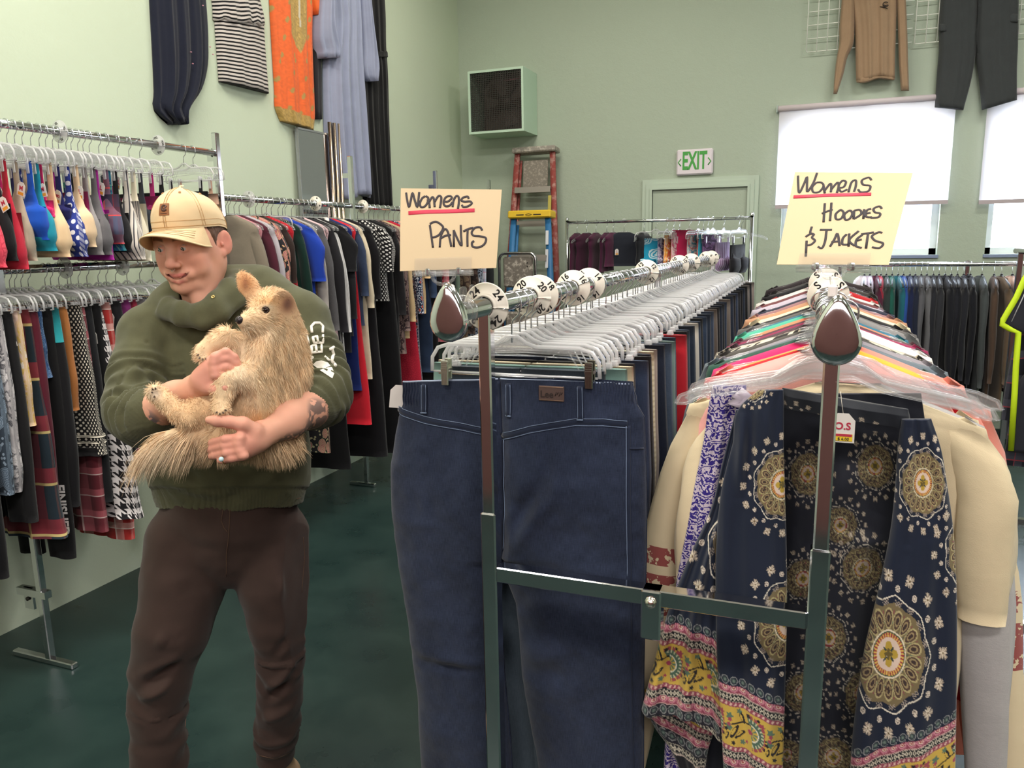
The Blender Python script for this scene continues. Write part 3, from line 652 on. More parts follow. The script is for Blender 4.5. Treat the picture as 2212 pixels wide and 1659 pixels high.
def mk_top(L=.7, sl=.55, W=.21, sh=.205, t=.022, flare=0., fold=.008, hood=False, collar=False, ph=0., sleeve_r=.055, cuff=False, sf=.10):
    b = MB(); key = [(-.088, .05, .014), (-.105, .095, .022), (-.13, .16, .026), (-.155, sh-.010, .026), (-.175, sh*.985, .027), (-.24, sh*.90, t), (-.36, W*.95, t*1.25), (-L, W+flare, t*1.1+flare*.18)]
    zs = [-.088, -.095, -.105, -.117, -.13, -.143, -.155, -.165, -.175, -.20]; nz = max(6, int((L-.2)/.045)); zs += [-.2-(L-.2)*k/nz for k in range(1, nz+1)]
    rows = [(z,)+tuple(interp(key, z))+(0, 0) for z in zs]; loft(b, rows, 32, fold, 4, ph)
    if sl > 0:
        for s in (-1, 1):
            n = 14; ns = 12; z0 = -.150; ln = sl; k2 = sf+.03*math.sin(ph*3+s)
            P = []
            for j in range(n):
                q = j/(n-1); x = s*(sh-.040+.035*min(1, q*3)+k2*ln*q*.6); z = z0-ln*q*.985; y = .004*math.sin(q*5+ph)-.006*q; P.append((x, y, z))
            rr = [sleeve_r*(1-.38*j/(n-1))*(.22 if j == 0 else .93 if j == 1 else 1) for j in range(n)]; P[0] = (P[0][0]+s*.012, P[0][1], P[0][2]+.004)
            if cuff: rr[-1] *= .8; rr[-2] *= .82
            def fn(i, j, P=P, rr=rr, s=s):
                a = 2*PI*i/ns; r = rr[j]; q = j/(n-1); w = 1+.10*math.sin(9*q+i*.9+ph*2)*min(1, 3*q)
                return (P[j][0]+r*math.cos(a)*.82*w, P[j][1]+r*math.sin(a)*.42*w, P[j][2]-.55*r*math.cos(a)*s*(1-q)**2)
            o = b.grid(fn, ns, n, lambda i, j, s=s: (s*.6+i/ns*.2, -.16-ln*j/(n-1)), wrap=True); b.f += [tuple(o+(n-1)*ns+k for k in range(ns-1, -1, -1)), tuple(o+k for k in range(ns))]; b.sm += [True, True]
    return b
def mk_hood(r=.085):
    b = MB(); loft(b, [(-.085, .035, .018, 0, .012), (-.098, .062, .034, 0, .018), (-.125, .085, .046, 0, .026), (-.17, .098, .05, 0, .034), (-.22, .092, .044, 0, .036), (-.26, .062, .03, 0, .03), (-.275, .03, .014, 0, .026)], 24, .006, 3, 1.); return b
def mk_collar(): 
    b = MB(); b.tube([(math.sin(a)*.068, -.012+math.cos(a)*.024, -.108-.022*(math.cos(a) < 0)*abs(math.cos(a))) for a in np.linspace(-PI, PI, 22)], .010, 8, flat=((0, 0, 1), 1.5)); return b
def mk_pants(L=1.0, W=.2, t=.02, leg=.085, hem=.07, ph=0., fold=.007, rise=.27, z0=-.142):
    b = MB()
    for s in (-1, 1):
        key = [(z0, W/2, t*.7, s*W/2), (z0-.05, W/2+.002, t, s*W/2), (z0-rise*.8, W*.52, t*1.3, s*W*.52), (z0-rise, leg*1.05, t*1.35, s*(W*1.0-leg*.95)), (z0-rise-.3, leg, t*1.4, s*(W-leg)), (-L, hem, t*1.2, s*(W-leg*1.05))]
        nz = 26; rows = []
        for k in range(nz+1):
            z = z0+(-L-z0)*k/nz; w, tt, cx = interp(key, z); rows.append((z, w, tt, cx, 0))
        loft(b, rows, 22, fold, 2.2, ph+s)
    return b
def mk_skirt(L=.7, W=.17, Wh=.24, t=.02, ph=0., fold=.012, z0=-.142, nf=6):
    b = MB(); nz = 20; rows = []
    for k in range(nz+1):
        q = k/nz; z = z0+(-L-z0)*q; rows.append((z, W+(Wh-W)*q**.8, t*(1+1.1*q), 0, 0))
    loft(b, rows, 40, fold, nf, ph); return b
def mk_bra(L=.5, W=.16, t=.03, cup=.03, z0=-.142, ph=0., band=.06):
    """shoulder straps running down to two moulded cups and a band"""
    b = MB()
    for s in (-1, 1):
        key = [(z0, .012, .004, s*.115, 0), (z0-.10, .014, .005, s*.112, 0), (z0-.16, .035, .012, s*.105, -.004), (-L+.12, .078, t+cup*.5, s*.09, -.012), (-L+.05, .085, t+cup, s*.088, -.014), (-L+.02, .08, t, s*.084, -.008), (-L, .082, t*.7, s*.084, 0)]
        rows = []; nz = 20
        for k in range(nz+1):
            z = z0+(-L-z0)*k/nz; w, tt, cx, cy = interp(key, z); rows.append((z, w*W/.16, tt*.8, cx*W/.16, cy))
        loft(b, rows, 20, .002, 2, ph+s)
    rows = [(z, W, t*.5, 0, .004) for z in (-L+band, -L+band*.5, -L)]; loft(b, rows, 30, .004, 5, ph)
    return b
# paper price tags
TAGW = M('white_card_tag', '#ded8d2', .6); ORG = M('orange_price_sticker', '#e39a2e', .6); REDI = M('red_marker_ink', '#b52a44', .6); BLKI = M('black_ink', '#1c1a1c', .6); STR = M('tag_string', '#d9d0c4', .8)
def tag_mesh():
    b = MB(); w, h = .019, .050; b.prism([(-w, -h), (w, -h), (w, -.012), (w*.45, 0), (-w*.45, 0), (-w, -.012)], -.0004, .0004); me = b.mesh('price_tag'); me.materials.append(TAGW)
    b = MB(); b.box((0, -.0008, -.041), (.026, .0006, .011)); me2 = b.mesh('price_sticker'); me2.materials.append(ORG); return me, me2
TGM = tag_mesh()
def price_tag(parent, loc, rz, txt='M', rx=0., ry=0., sc=1.):
    o = link('price_tag', TGM[0], parent, loc, (rx, ry, rz)); o.scale = (sc,)*3; link('price_sticker', TGM[1], o)
    text_copy('size_letter', txt, .024 if len(txt) < 3 else .014, REDI, o, (0, -.0008, -.022), (PI/2, 0, 0), 1., .0006, .0002); return o
# size rings on the rails
RWH = M('ivory_ring_plastic', '#e6dfd2', .45, spec=.4); RINK = M('ring_black_print', '#131313', .5)
def ring_mesh(R=.0445, hub=.0185, seam=0.):
    b = MB(); n = 44; g = .03
    prof = [(hub+.0005, -.013), (hub+.004, -.013), (hub+.0055, -.0022), (R-.002, -.0018), (R, 0), (R-.002, .0018), (hub+.0055, .0022), (hub+.004, .003), (hub+.0005, .003)]
    vs = []; m = len(prof)
    for k in range(n+1):
        a = seam+g+(2*PI-2*g)*k/n
        for r, h in prof: vs.append((r*math.cos(a), h, r*math.sin(a)))
    b.add(vs, [(k*m+i, k*m+(i+1) % m, (k+1)*m+(i+1) % m, (k+1)*m+i) for k in range(n) for i in range(m)]+[tuple(range(m)), tuple(n*m+i for i in range(m-1, -1, -1))]); return b.mesh('ring')
RG = [ring_mesh(seam=s) for s in (-1.4, 0., .5)]
for me in RG: me.materials.append(RWH)
RGC = ring_mesh(seam=.4); RGC.materials.append(CLR2)
def size_ring(txt, loc, label, group, rot=0., seam=0, mat=None, size=.022, n=4, tilt=0.):
    t = thing('size_ring', label, 'size ring', loc, 0, group); t.rotation_euler = (tilt, rot, 0); link('ring', RGC if mat else RG[seam], t)
    for k in range(n):
        a = PI/2+PI/4-k*2*PI/n; r = .0325
        text_copy('size_number', txt, size, RINK, t, (r*math.cos(a), -.0024, r*math.sin(a)), (PI/2, -(a-PI/2), 0), 1., .0005, .0002)
    return t
def words(s): return len(s.split())
USED = set()
def garment(name, cat, b_or_me, mat, loc, rz, label, group, lean=0., sc=(1, 1, 1), simple=False):
    """a top-level garment: an Empty-free single mesh"""
    me = b_or_me.mesh(name) if isinstance(b_or_me, MB) else b_or_me
    if mat: me.materials.clear(); me.materials.append(mat)
    if label in USED: print('DUPLABEL', label)
    USED.add(label)
    if words(label) > 16: print('LONG', words(label), label)
    o = link(name, me, None, loc, (0, lean, rz)); o.scale = sc; tag(o, label, cat, group); return o
def sub(parent, name, b, mat):
    return b.build(name, mat, parent)
# ================================================================= clothes on the racks
def mkgar(kind, o, ph):
    k = dict(o)
    for q in ('hs', 'tag', 'tagtxt', 'print', 'yaw', 'dx', 'sc'): k.pop(q, None)
    if kind == 'top': return mk_top(ph=ph, **k)
    if kind == 'pants': return mk_pants(ph=ph, **k)
    if kind == 'skirt': return mk_skirt(ph=ph, **k)
    if kind == 'bra': return mk_bra(ph=ph, **k)
def fill(place, short, axis, X, z, group, items, htype, rz0=0., yaw=.10, seed=1, hgroup=None, hlean=.0):
    """items: (position, name, category, kind, options, material, description[, extra words])"""
    R = random.Random(seed)
    for it in items:
        pos, name, cat, kind, o, mat, desc = it[:7]; where = it[7] if len(it) > 7 else place
        rz = rz0+R.uniform(-yaw, yaw)+o.get('yaw', 0); ph = R.uniform(0, 6)
        loc = (X+o.get('dx', 0), pos, z) if axis == 'y' else (pos, X, z); loc = (loc[0], loc[1], loc[2])
        b = mkgar(kind, o, ph); lean = R.uniform(-.012, .012)
        g = garment(name, cat, b, mat, loc, rz, desc+' '+where, group, lean=lean, sc=o.get('sc', (1, 1, 1)))
        if o.get('hood'): sub(g, 'hood', mk_hood(), mat)
        if o.get('collar'): sub(g, 'collar', mk_collar(), mat)
        ht = 'clip' if kind in ('pants', 'skirt', 'bra') else htype
        W = o.get('W', .16); cp = (-W*.8, W*.8) if kind != 'bra' else (-.115*W/.16, .115*W/.16)
        if kind == 'pants': cp = (-W*.82, W*.82)
        d = desc if words(desc) <= 6 else ' '.join(desc.split()[:6])
        hanger(ht, loc, rz, ('black' if ht == 'black' else 'clear')+' hanger holding the '+d+' '+short, hgroup or group+' hangers', cp, lean=lean)
        if o.get('tag'):
            tx = o['tag']; price_tag(g, (tx[0], tx[1], tx[2]), 0 if rz0 == 0 else 0, o.get('tagtxt', 'M'), ry=R.uniform(-.4, .4))
F = fabric
L1 = 'on the upper left wall rail'; S1 = 'upper left'
LB = dict
A = [
 (1.915, 'bra', 'bra', 'bra', LB(L=.52, W=.17, cup=.03), F('#f2566a', 'lace', '#d93c52', s=.7), 'coral lace bra'),
 (1.950, 'tank_top', 'top', 'bra', LB(L=.50, W=.17, cup=.012, band=.2, tag=(.16, -.02, -.28), tagtxt='M'), F('#161518'), 'long black strappy top'),
 (1.985, 'tank_top', 'top', 'bra', LB(L=.53, W=.165, cup=.02, band=.2, tag=(.12, -.03, -.24), tagtxt='M'), F('#b8263a'), 'red knit tank'),
 (2.035, 'sports_bra', 'bra', 'bra', LB(L=.50, W=.165, cup=.015), F('#a99a88'), 'taupe sports bra'),
 (2.075, 'sports_bra', 'bra', 'bra', LB(L=.425, W=.185, cup=.03, band=.12, tag=(.15, -.05, -.22), tagtxt='M'), F('#1c4fb4'), 'royal blue sports bra'),
 (2.105, 'bra', 'bra', 'bra', LB(L=.465, W=.185, cup=.025), F('#1f8fa6'), 'teal lace-edged bra'),
 (2.135, 'camisole', 'top', 'bra', LB(L=.34, W=.17, cup=.01, tag=(.15, -.02, -.22), tagtxt='M'), F('#d12c6c'), 'hot pink camisole'),
 (2.165, 'bra', 'bra', 'bra', LB(L=.49, W=.19, cup=.045, tag=(.14, -.05, -.26), tagtxt='38C'), F('#e3c39b'), 'tan moulded bra with wide straps'),
 (2.200, 'camisole', 'top', 'bra', LB(L=.35, W=.16, cup=.01), F('#24245e'), 'dark indigo camisole'),
 (2.235, 'bra', 'bra', 'bra', LB(L=.49, W=.185, cup=.035, tag=(.13, -.045, -.24), tagtxt='38D'), F('#2a3a8c', 'dots', '#e8e8f2', s=.62), 'navy white-dotted bra'),
 (2.262, 'bra', 'bra', 'bra', LB(L=.455, W=.185, cup=.04), F('#e2c4a0'), 'second tan moulded bra, behind the dotted one,'),
 (2.292, 'tank_top', 'top', 'bra', LB(L=.40, W=.16, cup=.012, band=.16, tag=(.15, -.02, -.22), tagtxt='L'), F('#8a2459'), 'wine coloured tank'),
 (2.318, 'sports_bra', 'bra', 'bra', LB(L=.485, W=.175, cup=.02, band=.14), F('#a7a2a2', 'heather', '#8e8a8c'), 'light grey heather sports bra'),
 (2.352, 'sports_bra', 'bra', 'bra', LB(L=.485, W=.185, cup=.03, band=.16, tag=(.12, -.04, -.30), tagtxt='L'), F('#747174', 'heather', '#5e5c60'), 'dark grey heather sports bra'),
 (2.375, 'tank_top', 'top', 'bra', LB(L=.505, W=.16, cup=.01, band=.2), F('#b32aa0'), 'bright magenta tank'),
 (2.405, 'sports_bra', 'bra', 'bra', LB(L=.445, W=.175, cup=.02, band=.2, tag=(.13, -.03, -.20), tagtxt='L'), F('#5a5d78', 'plaid', '#7c4a5a', '#d64a4a'), 'slate and red patterned sports bra'),
 (2.43, 'sports_bra', 'bra', 'bra', LB(L=.47, W=.16, cup=.01), F('#2e8f9e', 'paint', '#1d4f86', '#7fc0a0'), 'turquoise marbled sports bra'),
 (2.46, 'sports_bra', 'bra', 'bra', LB(L=.475, W=.17, cup=.03, band=.16), F('#1c1b1f'), 'plain black sports bra'),
 (2.505, 'sports_bra', 'bra', 'bra', LB(L=.51, W=.185, cup=.02, band=.24, tag=(.12, -.03, -.17), tagtxt='XL'), F('#e6ddd3', 'vstripe', '#4b4b52', s=1.3), 'white sports top with dark stripes'),
 (2.545, 'camisole', 'top', 'bra', LB(L=.515, W=.175, cup=.015, band=.24), F('#e2d9c2'), 'cream ribbed camisole'),
 (2.60, 'camisole', 'top', 'bra', LB(L=.40, W=.16, cup=.01, band=.1), F('#2c3138'), 'charcoal camisole'),
 (2.66, 'camisole', 'top', 'bra', LB(L=.34, W=.15, cup=.01, band=.1), F('#9c2463'), 'narrow raspberry camisole'),
 (2.72, 'bra', 'bra', 'bra', LB(L=.27, W=.15, cup=.015, band=.05), F('#171619'), 'black strappy bralette'),
 (2.98, 'bra', 'bra', 'bra', LB(L=.25, W=.13, cup=.01, band=.05), F('#1c1b1e'), 'small black bralette near the rail end'),
 (3.04, 'bra', 'bra', 'bra', LB(L=.26, W=.13, cup=.01, band=.05), F('#b08c78'), 'mocha bralette at the rail end'),
]
fill(L1, S1, 'y', -2.82, 2.11, 'bras and strappy tops on the upper left rail', A, 'clip', yaw=.07, seed=3, hgroup='clear clip hangers on the upper left rail')
L2 = 'on the lower left wall rail'; S2 = 'lower left'
BK = '#141316'
B_ = [
 (1.66, 'trousers', 'trousers', 'pants', LB(L=1.12, W=.17, leg=.09, hem=.085), F(BK), 'wide black trousers at the left edge'),
 (1.72, 'skirt', 'skirt', 'skirt', LB(L=.76, W=.15, Wh=.19), F('#4a4357', 'paint', '#8d8597', '#2a2636'), 'purple and grey smudged print skirt'),
 (1.785, 'trousers', 'trousers', 'pants', LB(L=1.10, W=.17, leg=.09, hem=.08), F('#17171a'), 'black wide-leg trousers next to the smudged skirt,'),
 (1.83, 'leggings', 'leggings', 'pants', LB(L=.80, W=.165, leg=.08, hem=.07), F('#3a4552', 'floral', '#5b6d80', '#8fa0b2'), 'blue-grey printed leggings'),
 (1.87, 'leggings', 'leggings', 'pants', LB(L=.80, W=.17, leg=.085, hem=.07), F('#c9c4c6', 'paint', '#55555c', '#e6e2e2'), 'white and grey marbled leggings'),
 (1.905, 'leggings', 'leggings', 'pants', LB(L=.93, W=.17, leg=.08, hem=.065), F('#1a1a1c'), 'black matt leggings by the marbled pair'),
 (1.945, 'leggings', 'leggings', 'pants', LB(L=.565, W=.17, leg=.085, hem=.075, tag=(.15, -.03, -.22), tagtxt='M'), F('#e3c3b4', 'paint', '#d6b04a', '#efe5dc', s=.7), 'pink and mustard splashed capri leggings'),
 (1.985, 'skirt', 'skirt', 'skirt', LB(L=1.02, W=.15, Wh=.19), F('#23303a', 'plaid', '#8e2f3a', '#cdbb7c', s=.55), 'long dark green and red tartan skirt'),
 (2.015, 'trousers', 'trousers', 'pants', LB(L=1.02, W=.17, leg=.09, hem=.085), F('#571c2b'), 'maroon trousers'),
 (2.04, 'shorts', 'shorts', 'skirt', LB(L=.40, W=.155, Wh=.165), F('#274a7c', 'floral', '#16325c', '#7fa3c9'), 'blue flowered shorts'),
 (2.06, 'leggings', 'leggings', 'pants', LB(L=1.14, W=.165, leg=.08, hem=.06), F('#131315'), 'black leggings with white letters down the leg'),
 (2.085, 'leggings', 'leggings', 'pants', LB(L=.93, W=.175, leg=.085, hem=.07), F('#17171a'), 'black leggings with a teal waistband'),
 (2.115, 'leggings', 'leggings', 'pants', LB(L=.545, W=.175, leg=.085, hem=.075), F('#a56a3a'), 'rust brown suede capri leggings'),
 (2.185, 'skirt', 'skirt', 'skirt', LB(L=.74, W=.165, Wh=.205), F('#151416', 'dots', '#d6cfc0', s=1.15), 'black skirt with cream dots'),
 (2.245, 'trousers', 'trousers', 'pants', LB(L=.96, W=.165, leg=.085, hem=.075, tag=(.14, -.03, -.20), tagtxt='M'), F('#191a1d'), 'black trousers beside the dotted skirt'),
 (2.21, 'pyjama_trousers', 'trousers', 'pants', LB(L=1.08, W=.16, leg=.09, hem=.085), F('#6a2b34', 'plaid', '#b7616a', '#e0c8c4', s=1.2), 'dull red plaid pyjama trousers behind the dotted skirt'),
 (2.285, 'trousers', 'trousers', 'pants', LB(L=.86, W=.165, leg=.085, hem=.075, tag=(.15, -.03, -.25), tagtxt='M'), F('#121214'), 'black jersey trousers with two tags'),
 (2.335, 'pyjama_trousers', 'trousers', 'pants', LB(L=1.16, W=.165, leg=.09, hem=.085), F('#a8322f', 'plaid', '#d9a8a0', '#f2e4dc', s=1.3), 'bright red and white plaid pyjama trousers'),
 (2.30, 'skirt', 'skirt', 'skirt', LB(L=1.04, W=.15, Wh=.25, nf=9, fold=.02), F('#ddd8d8', 'hound', '#1d1c20', s=.85), 'black and white houndstooth flared skirt'),
 (2.375, 'trousers', 'trousers', 'pants', LB(L=.85, W=.165, leg=.085, hem=.075, tag=(.14, -.03, -.19), tagtxt='M'), F('#1a1a1e'), 'black twill trousers left of the man'),
 (2.43, 'leggings', 'leggings', 'pants', LB(L=.8, W=.165, leg=.08, hem=.07, tag=(.14, -.03, -.21), tagtxt='M'), F('#6e2760'), 'plum leggings'),
 (2.47, 'leggings', 'leggings', 'pants', LB(L=.8, W=.165, leg=.08, hem=.07), F('#7c2034'), 'crimson leggings'),
 (2.52, 'skirt', 'skirt', 'skirt', LB(L=.7, W=.155, Wh=.18, tag=(.14, -.03, -.19), tagtxt='L'), F('#9b9a9c', 'heather', '#7e7d81'), 'grey ruffled-waist skirt'),
 (2.58, 'leggings', 'leggings', 'pants', LB(L=.8, W=.165, leg=.08, hem=.07), F('#1b2238'), 'navy leggings behind the man'),
 (2.65, 'skirt', 'skirt', 'skirt', LB(L=.7, W=.16, Wh=.19), F('#6b4a2c', 'paint', '#a3793f', '#4c3320'), 'bronze satin skirt'),
 (2.72, 'trousers', 'trousers', 'pants', LB(L=.95, W=.165), F('#202024'), 'black trousers hidden behind the man'),
]
fill(L2, S2, 'y', -2.82, 1.577, 'bottoms on the lower left rail', B_, 'clip', yaw=.07, seed=5, hgroup='clear clip hangers on the lower left rail')
byl = {o.get('label'): o for o in SC.objects if o.get('label')}
def find(s): return next(o for k, o in byl.items() if k.startswith(s))
g = find('black leggings with white letters')
text_copy('leg_lettering', 'FINISHED', .05, M('white_print', '#dedcda', .7), g, (.135, -.03, -.93), (PI/2, PI/2, .35), 1., .0015)
g = find('black leggings with a teal'); b = MB(); loft(b, [(-.143, .178, .018, 0, 0), (-.2, .180, .024, 0, 0), (-.275, .182, .028, 0, 0)], 28, .002, 3); sub(g, 'waistband', b, F('#1f7f86'))
g = find('black skirt with cream dots')
for k, (zz, c) in enumerate(((-.66, '#cfc8b8'), (-.685, '#cfc8b8'), (-.71, '#141316'))): b = MB(); w = .165+.04*((-zz-.142)/.6)**.8; loft(b, [(zz, w+.003, .045, 0, 0), (zz-(.008 if k < 2 else .035), w+.004, .046, 0, 0)], 40, .012, 6, 0); sub(g, 'hem_band', b, F(c))
# size rings of the wall rails
for y, z, tx, d in ((1.98, 2.11, 'L', 'left of all'), (2.33, 2.11, 'XL', 'middle one'), (2.83, 2.11, 'XXL', 'nearest the upright')):
    size_ring(tx, (-2.82, y, z), 'clear round size ring %s on the upper left rail, %s' % (tx, d), 'clear size rings on the wall rails', rot=.2*y, mat=1, size=.013, n=4)
for y, tx, d in ((2.28, 'L', 'under the grey sports bras'), (2.56, 'XL', 'beside the cap brim')): size_ring(tx, (-2.82, y, 1.577), 'clear size ring %s on the lower left rail %s' % (tx, d), 'clear size rings on the wall rails', rot=.4, mat=1, size=.013)
for y, tx, d in ((3.42, 'S', 'right of the cap'), (4.02, 'M', 'before the mirror'), (4.55, 'L', 'below the blue dress')): size_ring(tx, (-2.82, y, 1.895), 'round size ring %s on the long wall rail %s' % (tx, d), 'size rings on the long wall rail', rot=.3*y, mat=None if y > 3.8 else 1, size=.013)
L3 = 'on the long wall rail'; S3 = 'on the wall rail'
C_ = [
 (3.24, 'cardigan', 'cardigan', 'top', LB(L=1.0, sl=.62, W=.21, t=.03, tag=None), F('#8a8071', 'heather', '#7a7062'), 'taupe long cardigan'),
 (3.30, 'jumper', 'jumper', 'top', LB(L=.75, sl=.55), F('#4a1f2c'), 'burgundy knit jumper'),
 (3.34, 'jumper', 'jumper', 'top', LB(L=.75, sl=.58), F('#bdb6bb', 'heather', '#a7a1a8'), 'pale grey heather jumper'),
 (3.26, 'maxi_dress', 'dress', 'top', LB(L=1.62, sl=0, W=.15, flare=.03), F('#c98a8e', 'lace', '#b5707c'), 'dusty pink lace maxi dress, hem beside his leg,'),
 (3.42, 'blouse', 'blouse', 'top', LB(L=.85, sl=.35, t=.03), F('#2c2a2e', 'floral', '#b56a78', '#c9a07a', s=.8), 'black blouse with pink roses'),
 (3.47, 'blouse', 'blouse', 'top', LB(L=.62, sl=.30, t=.03), F('#2e2320'), 'dark brown short-sleeved blouse'),
 (3.52, 'dress', 'dress', 'top', LB(L=.8, sl=0, t=.03, collar=True), F('#c22430', 'lace', '#8f1822'), 'red sequinned lace dress'),
 (3.56, 'trousers', 'trousers', 'skirt', LB(L=1.46, W=.13, Wh=.19), F('#3c1c2c', 'vstripe', '#2f1422'), 'dark burgundy ribbed maxi skirt'),
 (3.60, 'dress', 'dress', 'top', LB(L=1.0, sl=.5, t=.035), F('#0f2a24'), 'bottle green velvet dress'),
 (3.66, 't_shirt', 'shirt', 'top', LB(L=.7, sl=.30, W=.22, sh=.225, sleeve_r=.085), F('#1c3a9a'), 'royal blue t-shirt'),
 (3.70, 'skirt', 'dress', 'top', LB(L=1.45, sl=0, flare=.03), F('#151416', 'floral', '#8f4a52', '#8f8a6a', s=.8), 'long black dress with red roses at the hem'),
 (3.72, 'cardigan', 'cardigan', 'top', LB(L=.8, sl=.55), F('#a39c98'), 'stone grey cardigan'),
 (3.78, 'coat', 'coat', 'top', LB(L=1.02, sl=.60, W=.20, t=.035), F('#6e6c6e', 'heather', '#3d3c40'), 'grey tweed coat'),
 (3.83, 'dress', 'dress', 'top', LB(L=1.12, sl=0, W=.2, flare=.06), F('#e2bcc0', 'floral', '#2b1f24', '#e2bcc0', s=.45), 'pale pink dress with black flowers'),
 (3.88, 'jacket', 'jacket', 'top', LB(L=.9, sl=.62, W=.2, t=.035), F('#232226'), 'black wool jacket'),
 (3.92, 'maxi_dress', 'dress', 'top', LB(L=1.62, sl=0, W=.18, flare=.03), F('#101012'), 'long black maxi dress, fourth-last before the upright,'),
 (3.95, 'blouse', 'blouse', 'top', LB(L=1.05, sl=.62), F('#d8d6d6', 'vstripe', '#17171a', s=.6), 'black and white striped long blouse'),
 (3.99, 't_shirt', 'shirt', 'top', LB(L=.9, sl=.26, sh=.22, sleeve_r=.085), F('#17171a'), 'black t-shirt dress'),
 (4.04, 'blazer', 'jacket', 'top', LB(L=.8, sl=.55, collar=False), F('#1d1d21'), 'black blazer with a white collar'),
 (4.09, 'dress', 'dress', 'top', LB(L=1.15, sl=0, W=.19, flare=.03), F('#17245c'), 'cobalt navy sleeveless dress'),
 (4.13, 'dress', 'dress', 'top', LB(L=1.38, sl=0, W=.19, flare=.05), F('#c01f2e'), 'bright red flared dress'),
 (4.17, 'shirt', 'shirt', 'top', LB(L=.75, sl=.42), F('#2b3348', 'denim', '#3d4a66'), 'dark denim shirt'),
 (4.22, 'shirt', 'shirt', 'top', LB(L=1.1, sl=.50, cuff=True), F('#cdbfa6'), 'cream long-cuffed shirt'),
 (4.30, 'maxi_dress', 'dress', 'top', LB(L=1.64, sl=.45, W=.2, flare=.03, t=.035), F('#121115'), 'full-length black dress right of the upright'),
 (4.48, 'blouse', 'blouse', 'top', LB(L=.62, sl=.28, sleeve_r=.085, t=.035, sh=.215), F('#18171a', 'dots', '#e2dfdc', s=.9), 'black blouse with white dots'),
 (4.56, 'maxi_dress', 'dress', 'top', LB(L=1.68, sl=0, W=.2, flare=.05, t=.04), F('#0f0f12'), 'full-length black dress below the dotted blouse'),
 (4.62, 'jacket', 'jacket', 'top', LB(L=.95, sl=.58, t=.035), F('#1a191c'), 'black crepe jacket'),
 (4.68, 'scarf_top', 'top', 'top', LB(L=1.0, sl=.70, t=.03), F('#3a2c30', 'floral', '#6b5358', '#8e7a70', s=1.2), 'brown paisley top'),
 (4.74, 'coat', 'coat', 'top', LB(L=.9, sl=.64, cuff=True), F('#b49c78'), 'tan belted coat'),
 (4.82, 'dress', 'dress', 'top', LB(L=1.35, sl=0, W=.2, flare=.05), F('#b8243a', 'lace', '#9c1a30'), 'crimson pleated dress'),
 (4.88, 'dress', 'dress', 'top', LB(L=1.22, sl=.60, W=.2, flare=.02), F('#1c2a44', 'speckle', '#c4ccd8', '#a0483c', s=1.), 'navy dress with white specks'),
 (4.95, 'skirt', 'dress', 'top', LB(L=1.5, sl=0, W=.16), F('#d79a86'), 'peach satin maxi dress'),
 (5.02, 'blouse', 'blouse', 'top', LB(L=.75, sl=.35, t=.03), F('#d9b98c'), 'light tan puffed blouse'),
 (5.10, 'dress', 'dress', 'top', LB(L=1.2, sl=.5), F('#24324a', 'denim', '#344562'), 'slate blue denim dress'),
 (5.20, 'dress', 'dress', 'top', LB(L=1.3, sl=.5), F('#19181b'), 'black dress beside the denim one'),
 (5.32, 'dress', 'dress', 'top', LB(L=1.0, sl=.4), F('#a2223a', 'floral', '#2a1a20', '#d98a92'), 'red flowered dress under the pants sign'),
 (5.44, 'cardigan', 'cardigan', 'top', LB(L=1.0, sl=.5), F('#1f2426'), 'charcoal cardigan under the pants sign'),
 (5.54, 'dress', 'dress', 'top', LB(L=1.2, sl=.5), F('#5f6f62'), 'grey green dress'),
 (5.68, 'dress', 'dress', 'top', LB(L=1.1, sl=.55), F('#4b3a33', 'floral', '#8a7560', '#2a201c', s=1.4), 'brown reptile print dress'),
 (5.82, 'blouse', 'blouse', 'top', LB(L=1.0, sl=.5), F('#2c2320', 'floral', '#66524a', '#1a1412', s=1.3), 'dark brown paisley blouse'),
 (5.96, 'dress', 'dress', 'top', LB(L=1.1, sl=.5), F('#8f9aac', 'speckle', '#23222a', '#e2e2e8', s=.7), 'grey dress with black specks'),
 (6.06, 'dress', 'dress', 'top', LB(L=1.05, sl=.45), F('#d8dce6', 'plaid', '#9cb0cc', '#c23c4c', s=1.3), 'white and blue checked dress'),
 (6.2, 'jacket', 'jacket', 'top', LB(L=.95, sl=.5), F('#26292b'), 'black jacket last on the right'),
]
fill(L3, S3, 'y', -2.82, 1.895, 'dresses and tops on the long wall rail', C_, 'shirt', yaw=.10, seed=8, hgroup='clear hangers on the long wall rail')
byl = {o.get('label'): o for o in SC.objects if o.get('label')}
g = find('black blazer with a white collar'); b = MB(); b.tube([(math.sin(a)*.075, -.02+math.cos(a)*.03, -.10-.10*max(0, -math.cos(a))) for a in np.linspace(-PI, PI, 22)], .018, 8, flat=((0, 1, 0), .5)); sub(g, 'white_collar', b, F('#dcd9d6'))
